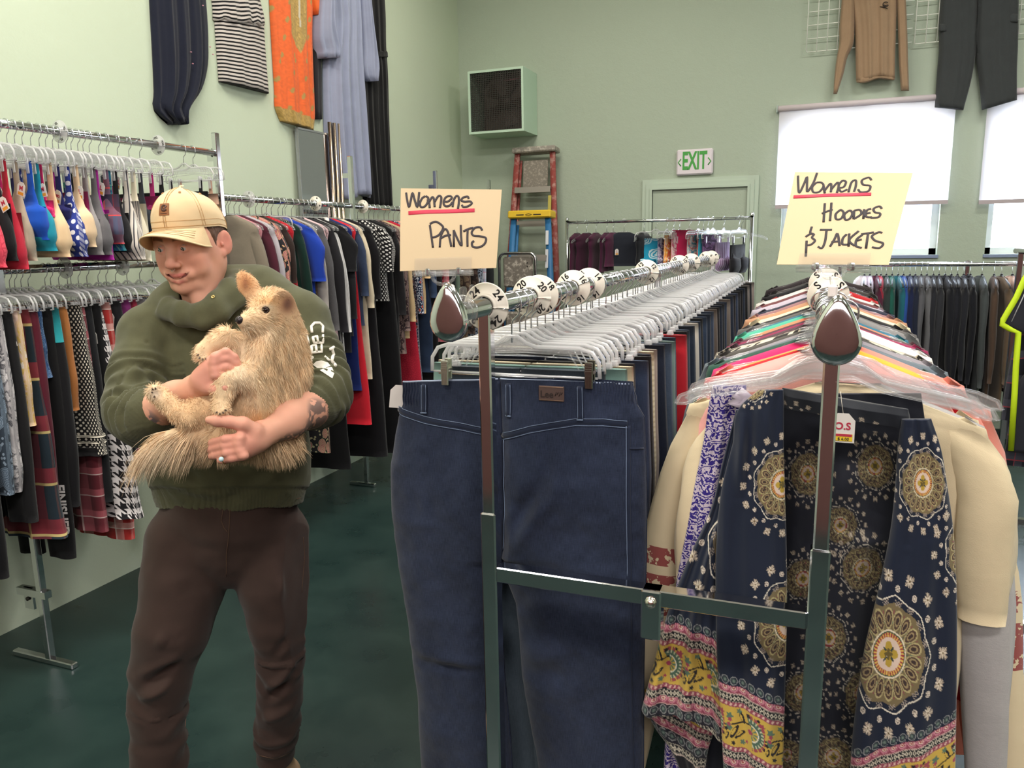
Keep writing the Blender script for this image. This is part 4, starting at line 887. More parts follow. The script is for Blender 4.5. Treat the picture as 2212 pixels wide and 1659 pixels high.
# ---- pants rail
L4 = 'on the pants rail'; P_ = []
def dk(h):
    c = [int(h[i:i+2], 16) for i in (1, 3, 5)]; m = sum(c)/3; return '#%02x%02x%02x' % tuple(int(max(0, min(255, (m+(v-m)*.68)*.80))) for v in c)
DN = lambda a, b: F(dk(a), 'denim', dk(b))
pn = [(1.475, 'trousers', DN('#3a5266', '#5d7488'), 'steel blue stretch jeans', .18, 1.1), (1.51, 'trousers', F('#7fa39a'), 'mint green trousers', .215, 1.12), (1.545, 'trousers', F('#c9bb9e'), 'cream chinos', .22, 1.1), (1.585, 'trousers', F('#2b2726'), 'brown-black slacks', .215, 1.12),
 (1.64, 'jeans', DN('#22365c', '#3e5786'), 'mid blue jeans with a turned waistband', .235, 1.1), (1.695, 'trousers', F('#1b1a1b'), 'black coated trousers', .23, 1.1), (1.74, 'jeans', DN('#16223c', '#2c3c60'), 'navy bootcut jeans', .22, 1.1), (1.78, 'trousers', F('#d9d2b4', 'hstripe', '#c8bf9c', s=2), 'pale yellow corduroy trousers', .22, 1.05), (1.83, 'trousers', F('#9a8e84'), 'mushroom trousers', .22, 1.0),
 (1.88, 'jeans', DN('#141d33', '#26355a'), 'ink blue jeans', .225, 1.1), (1.93, 'jeans', DN('#2d4668', '#6983a6'), 'faded blue jeans with loose threads', .235, 1.12), (1.985, 'trousers', F('#6f8480'), 'sea grey trousers', .235, 1.1), (2.04, 'jeans', DN('#1d2f50', '#3a5078'), 'classic blue jeans behind the sea grey pair', .225, 1.1),
 (2.11, 'trousers', F('#b3202c'), 'bright red trousers', .245, 1.1), (2.19, 'trousers', F('#17181b'), 'black twill trousers after the red pair', .235, 1.08), (2.26, 'jeans', DN('#1f3150', '#46608c'), 'blue jeans with a coin pocket', .235, 1.1), (2.33, 'jeans', DN('#15233c', '#33486e'), 'dark rinse jeans halfway', .235, 1.1), (2.40, 'trousers', F('#c8bfb4'), 'off-white drawstring trousers', .235, 1.05),
 (2.47, 'jeans', DN('#1b2c4b', '#3c5480'), 'tapered blue jeans', .235, 1.1), (2.55, 'trousers', F('#1b1b1d'), 'soft black trousers by the second post', .23, 1.1), (2.63, 'jeans', DN('#203454', '#4c6896'), 'washed blue jeans by the second post', .235, 1.1),
 (2.72, 'jeans', DN('#182740', '#35496c'), 'deep blue jeans past the second post', .235, 1.1), (2.80, 'jeans', DN('#22385c', '#4a6592'), 'mid wash jeans behind ring 12', .235, 1.1), (2.89, 'trousers', F('#5e5650'), 'dark taupe trousers', .235, 1.1), (2.98, 'trousers', F('#19191c'), 'black dress trousers', .235, 1.1), (3.08, 'jeans', DN('#141f36', '#2a3c5e'), 'indigo skinny jeans', .235, 1.1), (3.18, 'trousers', F('#202226'), 'charcoal trousers', .235, 1.1),
 (3.29, 'jeans', DN('#1c2f4e', '#42597f'), 'blue jeans before ring 10', .235, 1.1), (3.40, 'trousers', F('#6d645c'), 'brown grey trousers', .235, 1.1), (3.52, 'jeans', DN('#17243c', '#31446a'), 'navy jeans behind ring 10', .235, 1.1), (3.64, 'trousers', F('#1c1c1f'), 'slim black trousers', .235, 1.1), (3.77, 'jeans', DN('#1f3252', '#456090'), 'light wash jeans', .235, 1.1), (3.90, 'trousers', F('#24262a'), 'graphite trousers', .235, 1.1),
 (4.04, 'trousers', F('#151517'), 'jet black trousers', .235, 1.1), (4.18, 'jeans', DN('#16243d', '#2f4368'), 'small dark jeans', .235, 1.1), (4.32, 'trousers', F('#18181a'), 'black pull-on trousers', .235, 1.1), (4.46, 'trousers', F('#77706b'), 'ash grey trousers', .235, 1.1), (4.60, 'trousers', F('#1d1d20'), 'black trousers near the far end', .235, 1.1), (4.76, 'trousers', F('#8a7f78'), 'taupe trousers at the far end', .24, 1.1)]
for y, nm, m_, d, W, L in pn: P_.append((y, nm, 'jeans' if nm == 'jeans' else 'trousers', 'pants', LB(L=L, W=W, leg=.11, hem=.09, t=.016 if y < 2 else .02, fold=.006), m_, d))
fill(L4, S4 := 'on its rail', 'y', PX, RZ, 'pants on the pants rail', P_, 'clip', yaw=.05, seed=9, hgroup='clear clip hangers on the pants rail')
for k, y in enumerate((2.02, 2.3, 2.46, 2.59, 2.68, 2.84, 2.93, 3.03, 3.13, 3.24, 3.35, 3.46, 3.58, 3.70, 3.83, 3.97, 4.11, 4.25, 4.39, 4.53)):
    hanger('clip', (PX, y+.003, RZ), random.uniform(-.05, .05), 'clear clip hanger doubled up between pants on the pants rail', 'doubled clear hangers on the pants rail')
RINGS = [('24', 1.302, 1), ('20', 1.549, 1), ('18', 1.600, 0), ('16', 1.858, 2), ('14', 2.004, 0), ('12', 2.776, 1), ('10', 3.50, 2), ('8', 3.86, 1), ('6', 4.45, 0), ('4', 4.66, 1)]
for tx, y, sm in RINGS: size_ring(tx, (PX, y, RZ), 'ivory size ring numbered %s on the pants rail' % tx, 'numbered size rings on the pants rail', rot=.1, seam=sm, size=.020)
# ---- hoodies rail (vest, purple top and cream sweatshirt are built apart)
L5 = 'on the hoodies rail'; H_ = []
hn = [(1.575, 'blouse', 'blouse', F('#eaa9a2'), 'shiny pink satin blouse', LB(L=.72, sl=.45, W=.19, sh=.215, t=.02)), (1.60, 'cardigan', 'cardigan', F('#c2141f'), 'scarlet cardigan', LB(L=.8, sl=.6, W=.25, sh=.235)), (1.635, 'cardigan', 'cardigan', F('#f0b23c'), 'golden yellow cardigan', LB(L=.8, sl=.55, W=.22, sh=.20)),
 (1.675, 'jumper', 'jumper', F('#e58a78'), 'coral ribbed jumper', LB(L=.8, sl=.62, W=.26, sh=.245, cuff=True)), (1.72, 'hoodie', 'hoodie', F('#d42a6c'), 'hot pink hoodie', LB(L=.8, sl=.6, W=.25, sh=.23)), (1.77, 'jacket', 'jacket', F('#1f4a3c'), 'forest green fleece jacket', LB(L=.8, sl=.6, W=.26, sh=.24, collar=True)), (1.82, 'denim_jacket', 'jacket', DN('#5d7488', '#93a7b6'), 'light stonewashed denim jacket', LB(L=.75, sl=.62, W=.27, sh=.26)),
 (1.875, 'sweatshirt', 'sweatshirt', F('#9d959c', 'heather', '#8b848c'), 'lilac grey sweatshirt', LB(L=.8, sl=.62, W=.27, sh=.25)), (1.925, 'jacket', 'jacket', F('#57524c', 'heather', '#423e3a'), 'frayed grey wool jacket', LB(L=.8, sl=.6, W=.26, sh=.25)), (1.98, 'jacket', 'jacket', F('#e6d9c2', 'hound', '#2a2422', s=.7), 'cream jacket with black houndstooth', LB(L=.8, sl=.6, W=.26, sh=.25)),
 (2.03, 'shirt', 'shirt', F('#efeae4'), 'white shirt with a spread collar', LB(L=.8, sl=.5, W=.24, sh=.23, collar=True)), (2.08, 'jacket', 'jacket', F('#5a3a44', 'vstripe', '#2a1c22', s=2), 'plum fringed shawl jacket', LB(L=.8, sl=.6, W=.26, sh=.25)), (2.13, 'jumper', 'jumper', F('#8f1b4c'), 'raspberry jumper', LB(L=.8, sl=.6, W=.26, sh=.25)), (2.18, 'jacket', 'jacket', F('#54303a'), 'wine shell jacket with raised collar', LB(L=.8, sl=.6, W=.26, sh=.25, collar=True)),
 (2.24, 'jumper', 'jumper', F('#e8835e'), 'orange jumper', LB(L=.75, sl=.5, W=.22, sh=.21)), (2.30, 'jumper', 'jumper', F('#4fae92'), 'sea green jumper', LB(L=.8, sl=.6, W=.25, sh=.24)), (2.36, 'jumper', 'jumper', F('#2d6b82'), 'petrol blue velour top', LB(L=.8, sl=.6, W=.25, sh=.24)), (2.43, 'hoodie', 'hoodie', F('#8f8d8c', 'heather', '#7c7a7a'), 'silver grey checked hoodie', LB(L=.8, sl=.6, W=.26, sh=.25, hood=True)),
 (2.50, 'jacket', 'jacket', F('#605c5a'), 'dark grey soft jacket', LB(L=.8, sl=.6, W=.27, sh=.26)), (2.60, 'jacket', 'jacket', F('#1e1d1f'), 'black jacket with epaulettes', LB(L=.8, sl=.6, W=.25, sh=.24, collar=True)), (2.70, 'cardigan', 'cardigan', F('#e6d8b4'), 'butter cream cardigan', LB(L=.8, sl=.6, W=.27, sh=.255)), (2.82, 'sweatshirt', 'sweatshirt', F('#b98a6a'), 'camel sweatshirt', LB(L=.8, sl=.6, W=.28, sh=.265)),
 (2.94, 'sweatshirt', 'sweatshirt', F('#946a6c'), 'dusty rose sweatshirt', LB(L=.8, sl=.6, W=.27, sh=.255)), (3.08, 'hoodie', 'hoodie', F('#2a2b3c'), 'midnight hoodie', LB(L=.8, sl=.6, W=.27, sh=.25, hood=True)), (3.22, 'hoodie', 'hoodie', F('#b9aebb'), 'pale lavender hoodie', LB(L=.8, sl=.6, W=.27, sh=.255, hood=True)), (3.38, 'jacket', 'jacket', F('#6a3a3c'), 'brick brown jacket', LB(L=.8, sl=.6, W=.27, sh=.25)),
 (3.55, 'jacket', 'jacket', F('#d6cfc8'), 'off-white jacket', LB(L=.8, sl=.6, W=.27, sh=.255)), (3.72, 'jacket', 'jacket', F('#b32026'), 'red jacket', LB(L=.8, sl=.6, W=.26, sh=.24)), (3.92, 'jacket', 'jacket', F('#1f1f21'), 'black padded jacket', LB(L=.8, sl=.6, W=.28, sh=.26)), (4.15, 'jacket', 'jacket', F('#45413e', 'heather', '#34302e'), 'charcoal wool coat', LB(L=.9, sl=.6, W=.28, sh=.26)),
 (4.40, 'coat', 'coat', F('#2a2326'), 'dark aubergine coat', LB(L=.9, sl=.6, W=.29, sh=.27, collar=True)), (4.65, 'coat', 'coat', F('#322a2c'), 'brown black coat at the far end', LB(L=.9, sl=.6, W=.29, sh=.27, collar=True))]
for y, nm, c, m_, d, o in hn: o['t'] = .022; o['sc'] = (1, 1.5+.9*((int(y*100)*7) % 10)/10, 1); hr = (int(y*1000)*37 % 97)/97-.5 if y > 1.58 else 0.; o['dx'] = .035*hr; o['yaw'] = .22*hr*(-1)**int(y*50); o['sleeve_r'] = .066+.012*hr; o['sf'] = .16+.1*hr; H_.append((y+.02*hr, nm, c, 'top', o, m_, d))
fill(L5, S5 := 'there', 'y', HX, RZ-.015, 'jackets and hoodies on the hoodies rail', H_, 'shirt', yaw=.06, seed=12, hgroup='clear hangers on the hoodies rail')
for y, d in ((1.86, 'behind the hoodies rail end cap'), (2.35, 'half hidden behind the nearer S ring')): size_ring('S', (HX, y, RZ-.015), 'ivory size ring marked S '+d, 'S rings on the hoodies rail', seam=2 if y < 2 else 0, size=.024)
# ---- back rack in front of the door
L6 = 'on the small back rack'; K_ = []
def kx(px): return -1.876+(px-1240)*.00379
bn = [(1247, F('#40182f'), 'tank_top', 'plum tank top, leftmost', .42), (1268, F('#3b172c'), 'tank_top', 'plum tank top, second,', .42), (1290, F('#431a32'), 'tank_top', 'plum tank top, third,', .42), (1314, F('#3f1730'), 'tank_top', 'plum tank top with a white tag', .40), (1328, F('#471b35'), 'tank_top', 'bright plum tank top', .36), (1352, F('#22252e'), 'tank_top', 'wide charcoal tank top with white tag', .36), (1395, F('#191a1f'), 'tank_top', 'black tank top beside the blue one', .34),
 (1420, F('#2ca3c8', 'floral', '#d9eef2', '#2ca3c8', s=.5), 'tank_top', 'turquoise flowered tank top', .36), (1444, F('#4b3a78', 'paint', '#d6cfe0', '#2a2048'), 'tank_top', 'violet and white tie-dyed top', .36), (1458, F('#d2563e', 'paint', '#e9b23c', '#e8e2dc'), 'tank_top', 'orange and yellow splashed top', .34), (1470, F('#c9587c', 'paint', '#e9dcd2', '#a02c4c'), 'tank_top', 'pink floral splashed top', .32), (1490, F('#a81f4a'), 'tank_top', 'crimson racerback top', .30), (1508, F('#4a96ac', 'paint', '#e2ddd8', '#c74a3c'), 'tank_top', 'sky blue and red splashed top', .34), (1519, F('#b32a3c', 'floral', '#efe2da', '#441820'), 'tank_top', 'red flowered strappy top', .36), (1528, F('#2a8fa6'), 'tank_top', 'plain teal strappy top', .34), (1538, F('#432a52', 'paint', '#8f6a9c', '#241430'), 'tank_top', 'dark violet strappy top', .34),
 (1560, F('#b8a2c4', 'vstripe', '#6a3a6a', s=1.2), 'tank_top', 'lilac striped strappy top', .40), (1590, F('#1c1b20'), 'tank_top', 'narrow black strappy top', .42)]
for i, (px, m_, nm, d, L) in enumerate(bn):
    wide = px in (1352, 1420, 1490)
    K_.append((kx(px), nm, 'tank top', 'bra' if i > 6 else 'top', LB(L=L, W=.15, cup=.01, band=.22, yaw=-.75 if wide else 0) if i > 6 else LB(L=L, sl=0, W=.16, sh=.15, t=.02, yaw=-.9 if wide else 0), m_, d))
fill(L6, 'at the back', 'x', 6.3, 1.795, 'tank tops on the small back rack', K_, 'shirt', rz0=PI/2-.25, yaw=.15, seed=15, hgroup='clear hangers on the small back rack')
byl = {o.get('label'): o for o in SC.objects if o.get('label')}
hanger('shirt', (-.53, 6.3, 1.795), -.35, 'empty clear hanger sticking out past the small back rack', 'clear hangers on the small back rack')
for s in ('plum tank top with a white tag', 'wide charcoal tank'): g = find(s); price_tag(g, (-.06, -.04, -.22), .6, 'L')
# ---- right rack under the windows
L7 = 'on the rack under the windows'; Q_ = []
def qx(px): return .39+(px-1870)*.003125
qn = [(1866, F('#d9d2dd'), 'hoodie', 'white hoodie at the left end', 1), (1878, F('#c6bccf'), 'hoodie', 'pale lilac hoodie', 1), (1893, F('#4c1f33'), 'hoodie', 'burgundy hoodie', 1), (1903, F('#a3283c'), 'hoodie', 'red hoodie', 1), (1915, F('#2b3534'), 'hoodie', 'dark moss hoodie', 1), (1928, F('#1c5348'), 'hoodie', 'emerald hoodie', 1), (1941, F('#1e5a66'), 'hoodie', 'teal hoodie', 1), (1953, F('#27488c'), 'hoodie', 'cobalt hoodie', 1), (1967, F('#1a2140'), 'hoodie', 'navy hoodie', 1), (1979, F('#1d2233'), 'hoodie', 'blue black hoodie', 1), (1992, F('#55555a'), 'hoodie', 'mid grey hoodie', 1), (2004, F('#6d6d70', 'heather', '#5a5a5e'), 'hoodie', 'ash grey hoodie', 1),
 (2018, F('#222329'), 'hoodie', 'black hoodie, first after the greys,', 1), (2030, F('#2b2c31'), 'hoodie', 'coal hoodie with broad sleeves', 1), (2043, F('#17181e'), 'hoodie', 'black hoodie, middle of the dark run,', 1), (2056, F('#1c1d24'), 'hoodie', 'black zipped hoodie', 1), (2069, F('#14151b'), 'track_jacket', 'black track jacket with white piping', 0), (2082, F('#1f2026'), 'jacket', 'black ribbed jacket', 0), (2096, F('#15161c'), 'hoodie', 'tall black hoodie with raised hood', 1), (2120, F('#4a4f50', 'heather', '#3c4142'), 'hoodie', 'grey green hoodie', 1), (2145, F('#4a3a30'), 'coat', 'brown coat with pale fleece collar', 0), (2160, F('#5f4f3e'), 'coat', 'khaki brown long coat', 0), (2182, F('#b99c90'), 'hoodie', 'dusty beige hoodie', 1), (2196, F('#8a5a58'), 'hoodie', 'brick hoodie', 1)]
R_ = random.Random(4)
for px, m_, nm, d, h in qn: Q_.append((qx(px), nm, 'hoodie' if nm == 'hoodie' else 'jacket', 'top', LB(L=.92+R_.uniform(-.04, .06)+(.08 if 2100 > px > 2040 else 0)+(.1 if px in (2145, 2160) else 0), sl=.70+R_.uniform(-.03, .06), W=.235, sh=.22, t=.02, sleeve_r=.07, hood=bool(h), collar=not h, cuff=True), m_, d))
fill(L7, 'under the windows', 'x', 6.62, 1.425, 'hoodies and jackets on the rack under the windows', Q_, 'black', rz0=PI/2, yaw=.10, seed=21, hgroup='black hangers on the rack under the windows')
# ---- rack at the right edge
L8 = 'at the right edge'; E_ = []
E_ = [(3.52, 'shirt', 'shirt', 'top', LB(L=.83, sl=.50, W=.27, sh=.23), F('#23242c', 'plaid', '#4a4c58', '#8f3a44', s=1.1), 'dark tartan flannel shirt'), (3.58, 'trousers', 'trousers', 'pants', LB(L=.92, W=.2, leg=.11, hem=.10), F('#8e8788'), 'grey sweatpants'), (3.66, 'shirt', 'shirt', 'top', LB(L=.75, sl=.5, W=.25), F('#30343c'), 'slate shirt')]
fill(L8, 'at right', 'y', 1.03, 1.55, 'work clothes on the side rack', E_, 'shirt', yaw=.12, seed=31, hgroup='hangers on the side rack')
# ================================================================= draped cloth traced as real sheets with thickness
def lerp_rows(rows, n):
    """rows (py, pxl, pxr) -> n rows smoothly resampled"""
    r = np.array(rows, float); t = np.linspace(0, 1, len(r)); q = np.linspace(0, 1, n); d = np.concatenate([[0], np.cumsum(np.abs(np.diff(r[:, 0]))+1e-3)]); d /= d[-1]
    out = []
    for c in range(3):
        m = np.gradient(r[:, c], d); i = np.clip(np.searchsorted(d, q)-1, 0, len(r)-2); h = d[i+1]-d[i]; u = (q-d[i])/h
        out.append((2*u**3-3*u**2+1)*r[i, c]+(u**3-2*u**2+u)*h*m[i]+(-2*u**3+3*u**2)*r[i+1, c]+(u**3-u**2)*h*m[i+1])
    return np.stack(out, 1)
def drape(name, P, nrm, rows, mat, parent=None, th=.02, fold=.006, nf=4, ph=0., nu=30, nv=40, slant=None, colfn=None, extra=None, edge=.35, jag=0., back=.004):
    """sheet of cloth: P(px,py) lies on the hanging plane, nrm points to the viewer side; slant(s) shifts the hem"""
    R = lerp_rows(rows, nv); nrm = np.array(nrm, float); S = np.linspace(0, 1, nu); PX = np.zeros((nv, nu)); PY = np.zeros((nv, nu))
    for j in range(nv):
        q = j/(nv-1); PX[j] = R[j, 1]+(R[j, 2]-R[j, 1])*S; PY[j] = R[j, 0]
        if slant is not None: PY[j] += np.array([slant(s) for s in S])*q
        if jag: PY[j] += jag*q**4*np.sin(S*23+np.sin(S*9)*2)
    o = P(0, 0); ex = P(1000, 0)-o
    pts = np.array([[P(PX[j, i], PY[j, i]) for i in range(nu)] for j in range(nv)])
    q = np.linspace(0, 1, nv)[:, None]; s = S[None, :]
    prof = np.clip(1-np.abs(2*s-1)**3, 0, 1)**.5
    d = th*prof*(edge+(1-edge)*np.minimum(1, q*3))+fold*(.3+.7*q)*(np.sin(nf*2*PI*s+ph+1.3*np.sin(2*q+ph))+.4*np.sin(nf*4.7*PI*s+2*ph-q*2))*np.minimum(1, 6*s*(1-s)+.25)
    if extra is not None: d = d+extra(PX, PY)
    F_ = pts+nrm*d[..., None]; B = pts-nrm*(back+.0*d[..., None])
    V = np.concatenate([F_.reshape(-1, 3), B.reshape(-1, 3)]); N = nu*nv; Q = []
    for j in range(nv-1):
        for i in range(nu-1):
            a = j*nu+i; Q.append((a, a+1, a+nu+1, a+nu)); a += N; Q.append((a, a+nu, a+nu+1, a+1))
    for j in range(nv-1):
        for i in (0, nu-1): a, b = j*nu+i, (j+1)*nu+i; Q.append((a, b, b+N, a+N) if i == 0 else (a, a+N, b+N, b))
    for i in range(nu-1):
        for j in (0, nv-1): a, b = j*nu+i, j*nu+i+1; Q.append((a, a+N, b+N, b) if j == 0 else (a, b, b+N, a+N))
    cols = None
    if colfn is not None: c = colfn(PX, PY).reshape(-1, 3); cols = np.concatenate([c, c])
    ob = np_mesh(name, V, np.array(Q), mat, parent, cols)
    u = np.concatenate([[0], np.cumsum(np.linalg.norm(np.diff(pts[nv//2], axis=0), axis=1))]); v = np.concatenate([[0], np.cumsum(np.linalg.norm(np.diff(pts[:, nu//2], axis=0), axis=1))])
    wid = np.linalg.norm(pts[:, -1]-pts[:, 0], axis=1); U = (S[None, :]-.5)*wid[:, None]; VV = -np.repeat(v[:, None], nu, 1); uv = np.stack([U, VV], -1).reshape(-1, 2); uv = np.concatenate([uv, uv+[2, 0]])
    ul = ob.data.uv_layers.new(name='UVMap'); vi = np.empty(len(ob.data.loops), np.int32); ob.data.loops.foreach_get('vertex_index', vi); ul.data.foreach_set('uv', uv[vi].astype(np.float32).ravel())
    return ob
def creases(lst):
    """smooth ridges/valleys along segments (px): (x0,y0,x1,y1,width,amp)"""
    def f(X, Y):
        d = np.zeros_like(X)
        for x0, y0, x1, y1, w, a in lst:
            dx, dy = x1-x0, y1-y0; L = dx*dx+dy*dy; t = np.clip(((X-x0)*dx+(Y-y0)*dy)/L, 0, 1); r2 = (X-x0-t*dx)**2+(Y-y0-t*dy)**2; d += a*np.exp(-r2/(2*w*w))*np.sin(PI*np.clip(t, .04, .96))
        return d
    return f
# ---------------------------------------------------------------- clothes hung high on the left wall
PL = lambda x, y: on_x(x, y, XW+.006); NL = (1, 0, 0); GW = 'clothes displayed high on the walls'
o = drape('skirt', PL, NL, [(-260, 300, 395), (-60, 321, 436), (0, 323, 441), (90, 328, 446), (150, 331, 444), (200, 333, 430), (240, 335, 405), (264, 362, 398)], F('#1a1d2b'), th=.05, fold=.012, nf=4, ph=.5, jag=6, nu=44)
tag(o, 'navy skirt with ragged hem and pink beads, leftmost on the high wall', 'skirt', GW)
for px, py in ((393, 115), (435, 104), (397, 140), (441, 120), (419, 15)):
    b = MB(); p = PL(px, py)+np.array((.062, 0, 0)); b.lathe(p, [(0, -.004), (.006, 0), (0, .004)], 8); b.build('bead', M('pink_bead', '#c88a96', .3), o)
t = F('#cfc6c0', 'hstripe', '#17171a', s=1.15)
o = drape('dress', PL, NL, [(-260, 445, 530), (-60, 450, 548), (0, 457, 557), (30, 463, 566), (60, 464, 568), (120, 468, 572), (190, 473, 578)], t, th=.05, fold=.005, nf=3, slant=lambda s: (s-.5)*26, nu=40)
tag(o, 'black and white striped peplum dress hung on the left wall', 'dress', GW)
drape('peplum', PL, NL, [(-60, 450, 548), (0, 457, 558), (30, 460, 566), (48, 460, 568)], t, o, th=.065, fold=.008, nf=4, slant=lambda s: (s-.35)*16, jag=3, nv=14)
def kurta(X, Y):
    c = np.zeros(X.shape+(3,)); c[:] = lin('#d8602a')[:3]; g = np.array(lin('#a88a4e')[:3]); u = (X-(583+.17*Y*.55))/(88.); n = vnoise(np.stack([X, Y, X*0], -1).reshape(-1, 3), .35, 3).reshape(X.shape); n2 = vnoise(np.stack([X, Y, X*0], -1).reshape(-1, 3), .9, 5).reshape(X.shape)
    cx = 632+.03*Y; w = np.where(Y < 75, 19, 19*(1-(Y-75)/42)); m = (np.abs(X-cx) < w) & (Y < 118); hem = (Y > 232+(X-597)*.36)
    c[:] = c*(1+.12*n[..., None]); dots = ((np.mod(X+Y*.1, 26)-13)**2/9+(np.mod(Y+13*np.mod(np.floor(X/26), 2), 38)-19)**2/36 < 1) & ~m
    c[dots] = g*.9; gg = g*(1+.5*n2[..., None]); c = np.where((m | hem)[..., None], gg, c); c = np.where((m & (np.abs(X-cx) < 1.2) & (Y < 60))[..., None], np.array(lin('#b9b2a2')[:3]), c); return np.clip(c, 0, 1)
KM = vcol_mat('orange_embroidered_silk', .6, 300)
o = drape('kurta', PL, NL, [(-260, 575, 655), (-60, 580, 668), (0, 582, 672), (60, 585, 671), (130, 589, 673), (200, 593, 676), (232, 594, 677), (262, 605, 674)], KM, th=.05, fold=.008, nf=3, ph=1, nu=70, nv=190, colfn=kurta, slant=lambda s: s*20)
tag(o, 'orange tunic with gold embroidered placket and hem on the left wall', 'tunic', GW)
drape('sleeve', PL, NL, [(-120, 655, 672), (0, 664, 683), (33, 672, 681)], F('#d8602a'), o, th=.05, fold=.002, nf=1, nu=8, nv=10)
BD = F('#8d93aa', rough=.7)
o = drape('long_dress', PL, NL, [(-260, 690, 760), (-60, 697, 765), (0, 700, 768), (40, 703, 770), (130, 697, 775), (250, 698, 785), (380, 707, 792), (425, 712, 793)], BD, th=.09, fold=.02, nf=5, ph=.4, nu=60, nv=60, slant=lambda s: 6*math.sin(s*7))
tag(o, 'dusty blue bell-sleeved long dress on the left wall', 'dress', GW)
drape('sleeve', PL, (1, 0, 0), [(-200, 686, 705), (0, 677, 701), (60, 673, 705), (90, 673, 714), (104, 677, 717), (126, 680, 714)], BD, o, th=.11, fold=.012, nf=3, nu=24, nv=30, jag=2)
drape('sleeve', PL, (1, 0, 0), [(-200, 755, 780), (0, 764, 778), (60, 768, 785), (110, 771, 793), (150, 770, 800), (176, 778, 792)], BD, o, th=.11, fold=.012, nf=3, nu=24, nv=30, jag=2)
o = drape('long_dress', lambda x, y: on_x(x, y, XW+.005), NL, [(-260, 740, 815), (-60, 745, 825), (30, 750, 831), (118, 760, 833), (130, 762, 834), (250, 770, 838), (380, 780, 843), (446, 786, 846)], F('#141416'), th=.045, fold=.010, nf=6, nu=50, nv=50)
tag(o, 'black pleated evening dress at the right end of the left wall', 'dress', GW)
drape('belt', lambda x, y: on_x(x, y, XW+.005), NL, [(108, 759, 834), (124, 761, 835)], F('#101012'), o, th=.055, fold=.002, nf=8, nv=6)
o = drape('trousers', lambda x, y: on_x(x, y, XW+.005), NL, [(-100, 676, 692), (120, 677, 692), (258, 680, 694)], F('#29282c'), th=.02, fold=.004, nf=1, nu=10, nv=14)
tag(o, 'narrow black garment between the orange tunic and blue dress', 'garment', GW)
# ---------------------------------------------------------------- clothes on the back wall
PB = lambda x, y: on_y(x, y, YB-.064); NB = (0, -1, 0); TN = F('#9c8268')
o = drape('sweatshirt', PB, NB, [(-260, 1800, 1950), (-60, 1828, 1940), (0, 1838, 1938), (60, 1846, 1936), (120, 1848, 1934), (174, 1849, 1933)], TN, th=.05, fold=.009, nf=3, nu=50, nv=50, slant=lambda s: 3*math.sin(s*8)-s*8)
tag(o, 'tan long-sleeved sweatshirt with a small logo, hung above the windows', 'sweatshirt', GW)
drape('sleeve', PB, NB, [(-160, 1806, 1838), (0, 1818, 1846), (60, 1813, 1846), (100, 1812, 1842), (120, 1808, 1832), (160, 1803, 1822), (203, 1800, 1808)], TN, o, th=.06, fold=.005, nf=1.5, nu=16, nv=36)
drape('sleeve', PB, NB, [(-160, 1925, 1952), (0, 1937, 1957), (70, 1940, 1960), (140, 1942, 1962), (196, 1946, 1964)], TN, o, th=.05, fold=.004, nf=1.5, nu=16, nv=30)
drape('hem_ribbing', PB, NB, [(166, 1849, 1934), (178, 1850, 1932)], TN, o, th=.052, fold=.008, nf=3, nu=30, nv=6, slant=lambda s: 3*math.sin(s*8)-s*8)
LG = M('brown_embroidery', '#2e2622', .8); b = MB()
def cst(pts, r=.003, dy=-.062): return [tuple(PB(x, y)+np.array((0, dy, 0))) for x, y in pts]
b.tube(cst([(1912+6*math.cos(a), 14+5*math.sin(a)) for a in np.linspace(.4, 5.6, 14)]), .003, 6); b.tube(cst([(1899, 19), (1908, 20), (1916, 24)]), .003, 6); b.tube(cst([(1907, 15), (1912, 17), (1917, 15)]), .003, 6); b.build('chest_logo', LG, o)
CG = F('#3c3f40')
o = thing('cargo_trousers', 'charcoal cargo trousers hung upside from the top edge, above two windows', 'trousers', (0, 0, 0), 0, GW); o['label'] = 'charcoal cargo trousers hanging on the back wall over the windows'
PB2 = lambda x, y: on_y(x, y, YB-.064)
drape('leg', PB2, NB, [(-200, 2036, 2122), (-40, 2034, 2116), (0, 2032, 2112), (60, 2028, 2110), (110, 2028, 2108), (160, 2024, 2100), (234, 2019, 2081)], CG, o, th=.06, fold=.006, nf=2, nu=30, nv=44, slant=lambda s: 6*s-2)
drape('leg', PB2, NB, [(-200, 2118, 2200), (-40, 2112, 2202), (0, 2110, 2201), (60, 2108, 2200), (110, 2108, 2199), (160, 2114, 2197), (228, 2121, 2197)], CG, o, th=.06, fold=.006, nf=2, nu=30, nv=44, slant=lambda s: 10-22*s)
for rws in ([(52, 2028, 2046), (68, 2028, 2046)], [(30, 2178, 2199), (48, 2178, 2199)]): drape('pocket_flap', lambda x, y: on_y(x, y, YB-.105), NB, rws, CG, o, th=.015, fold=.001, nu=8, nv=5)
b = MB(); b.tube([tuple(PB2(x, y)+np.array((0, -.055, 0))) for x, y in ((2112, -30), (2111, 30), (2107, 80), (2109, 118))], .004, 6, flat=((0, 1, 0), .5)); b.build('centre_seam', F('#2d3031'), o)
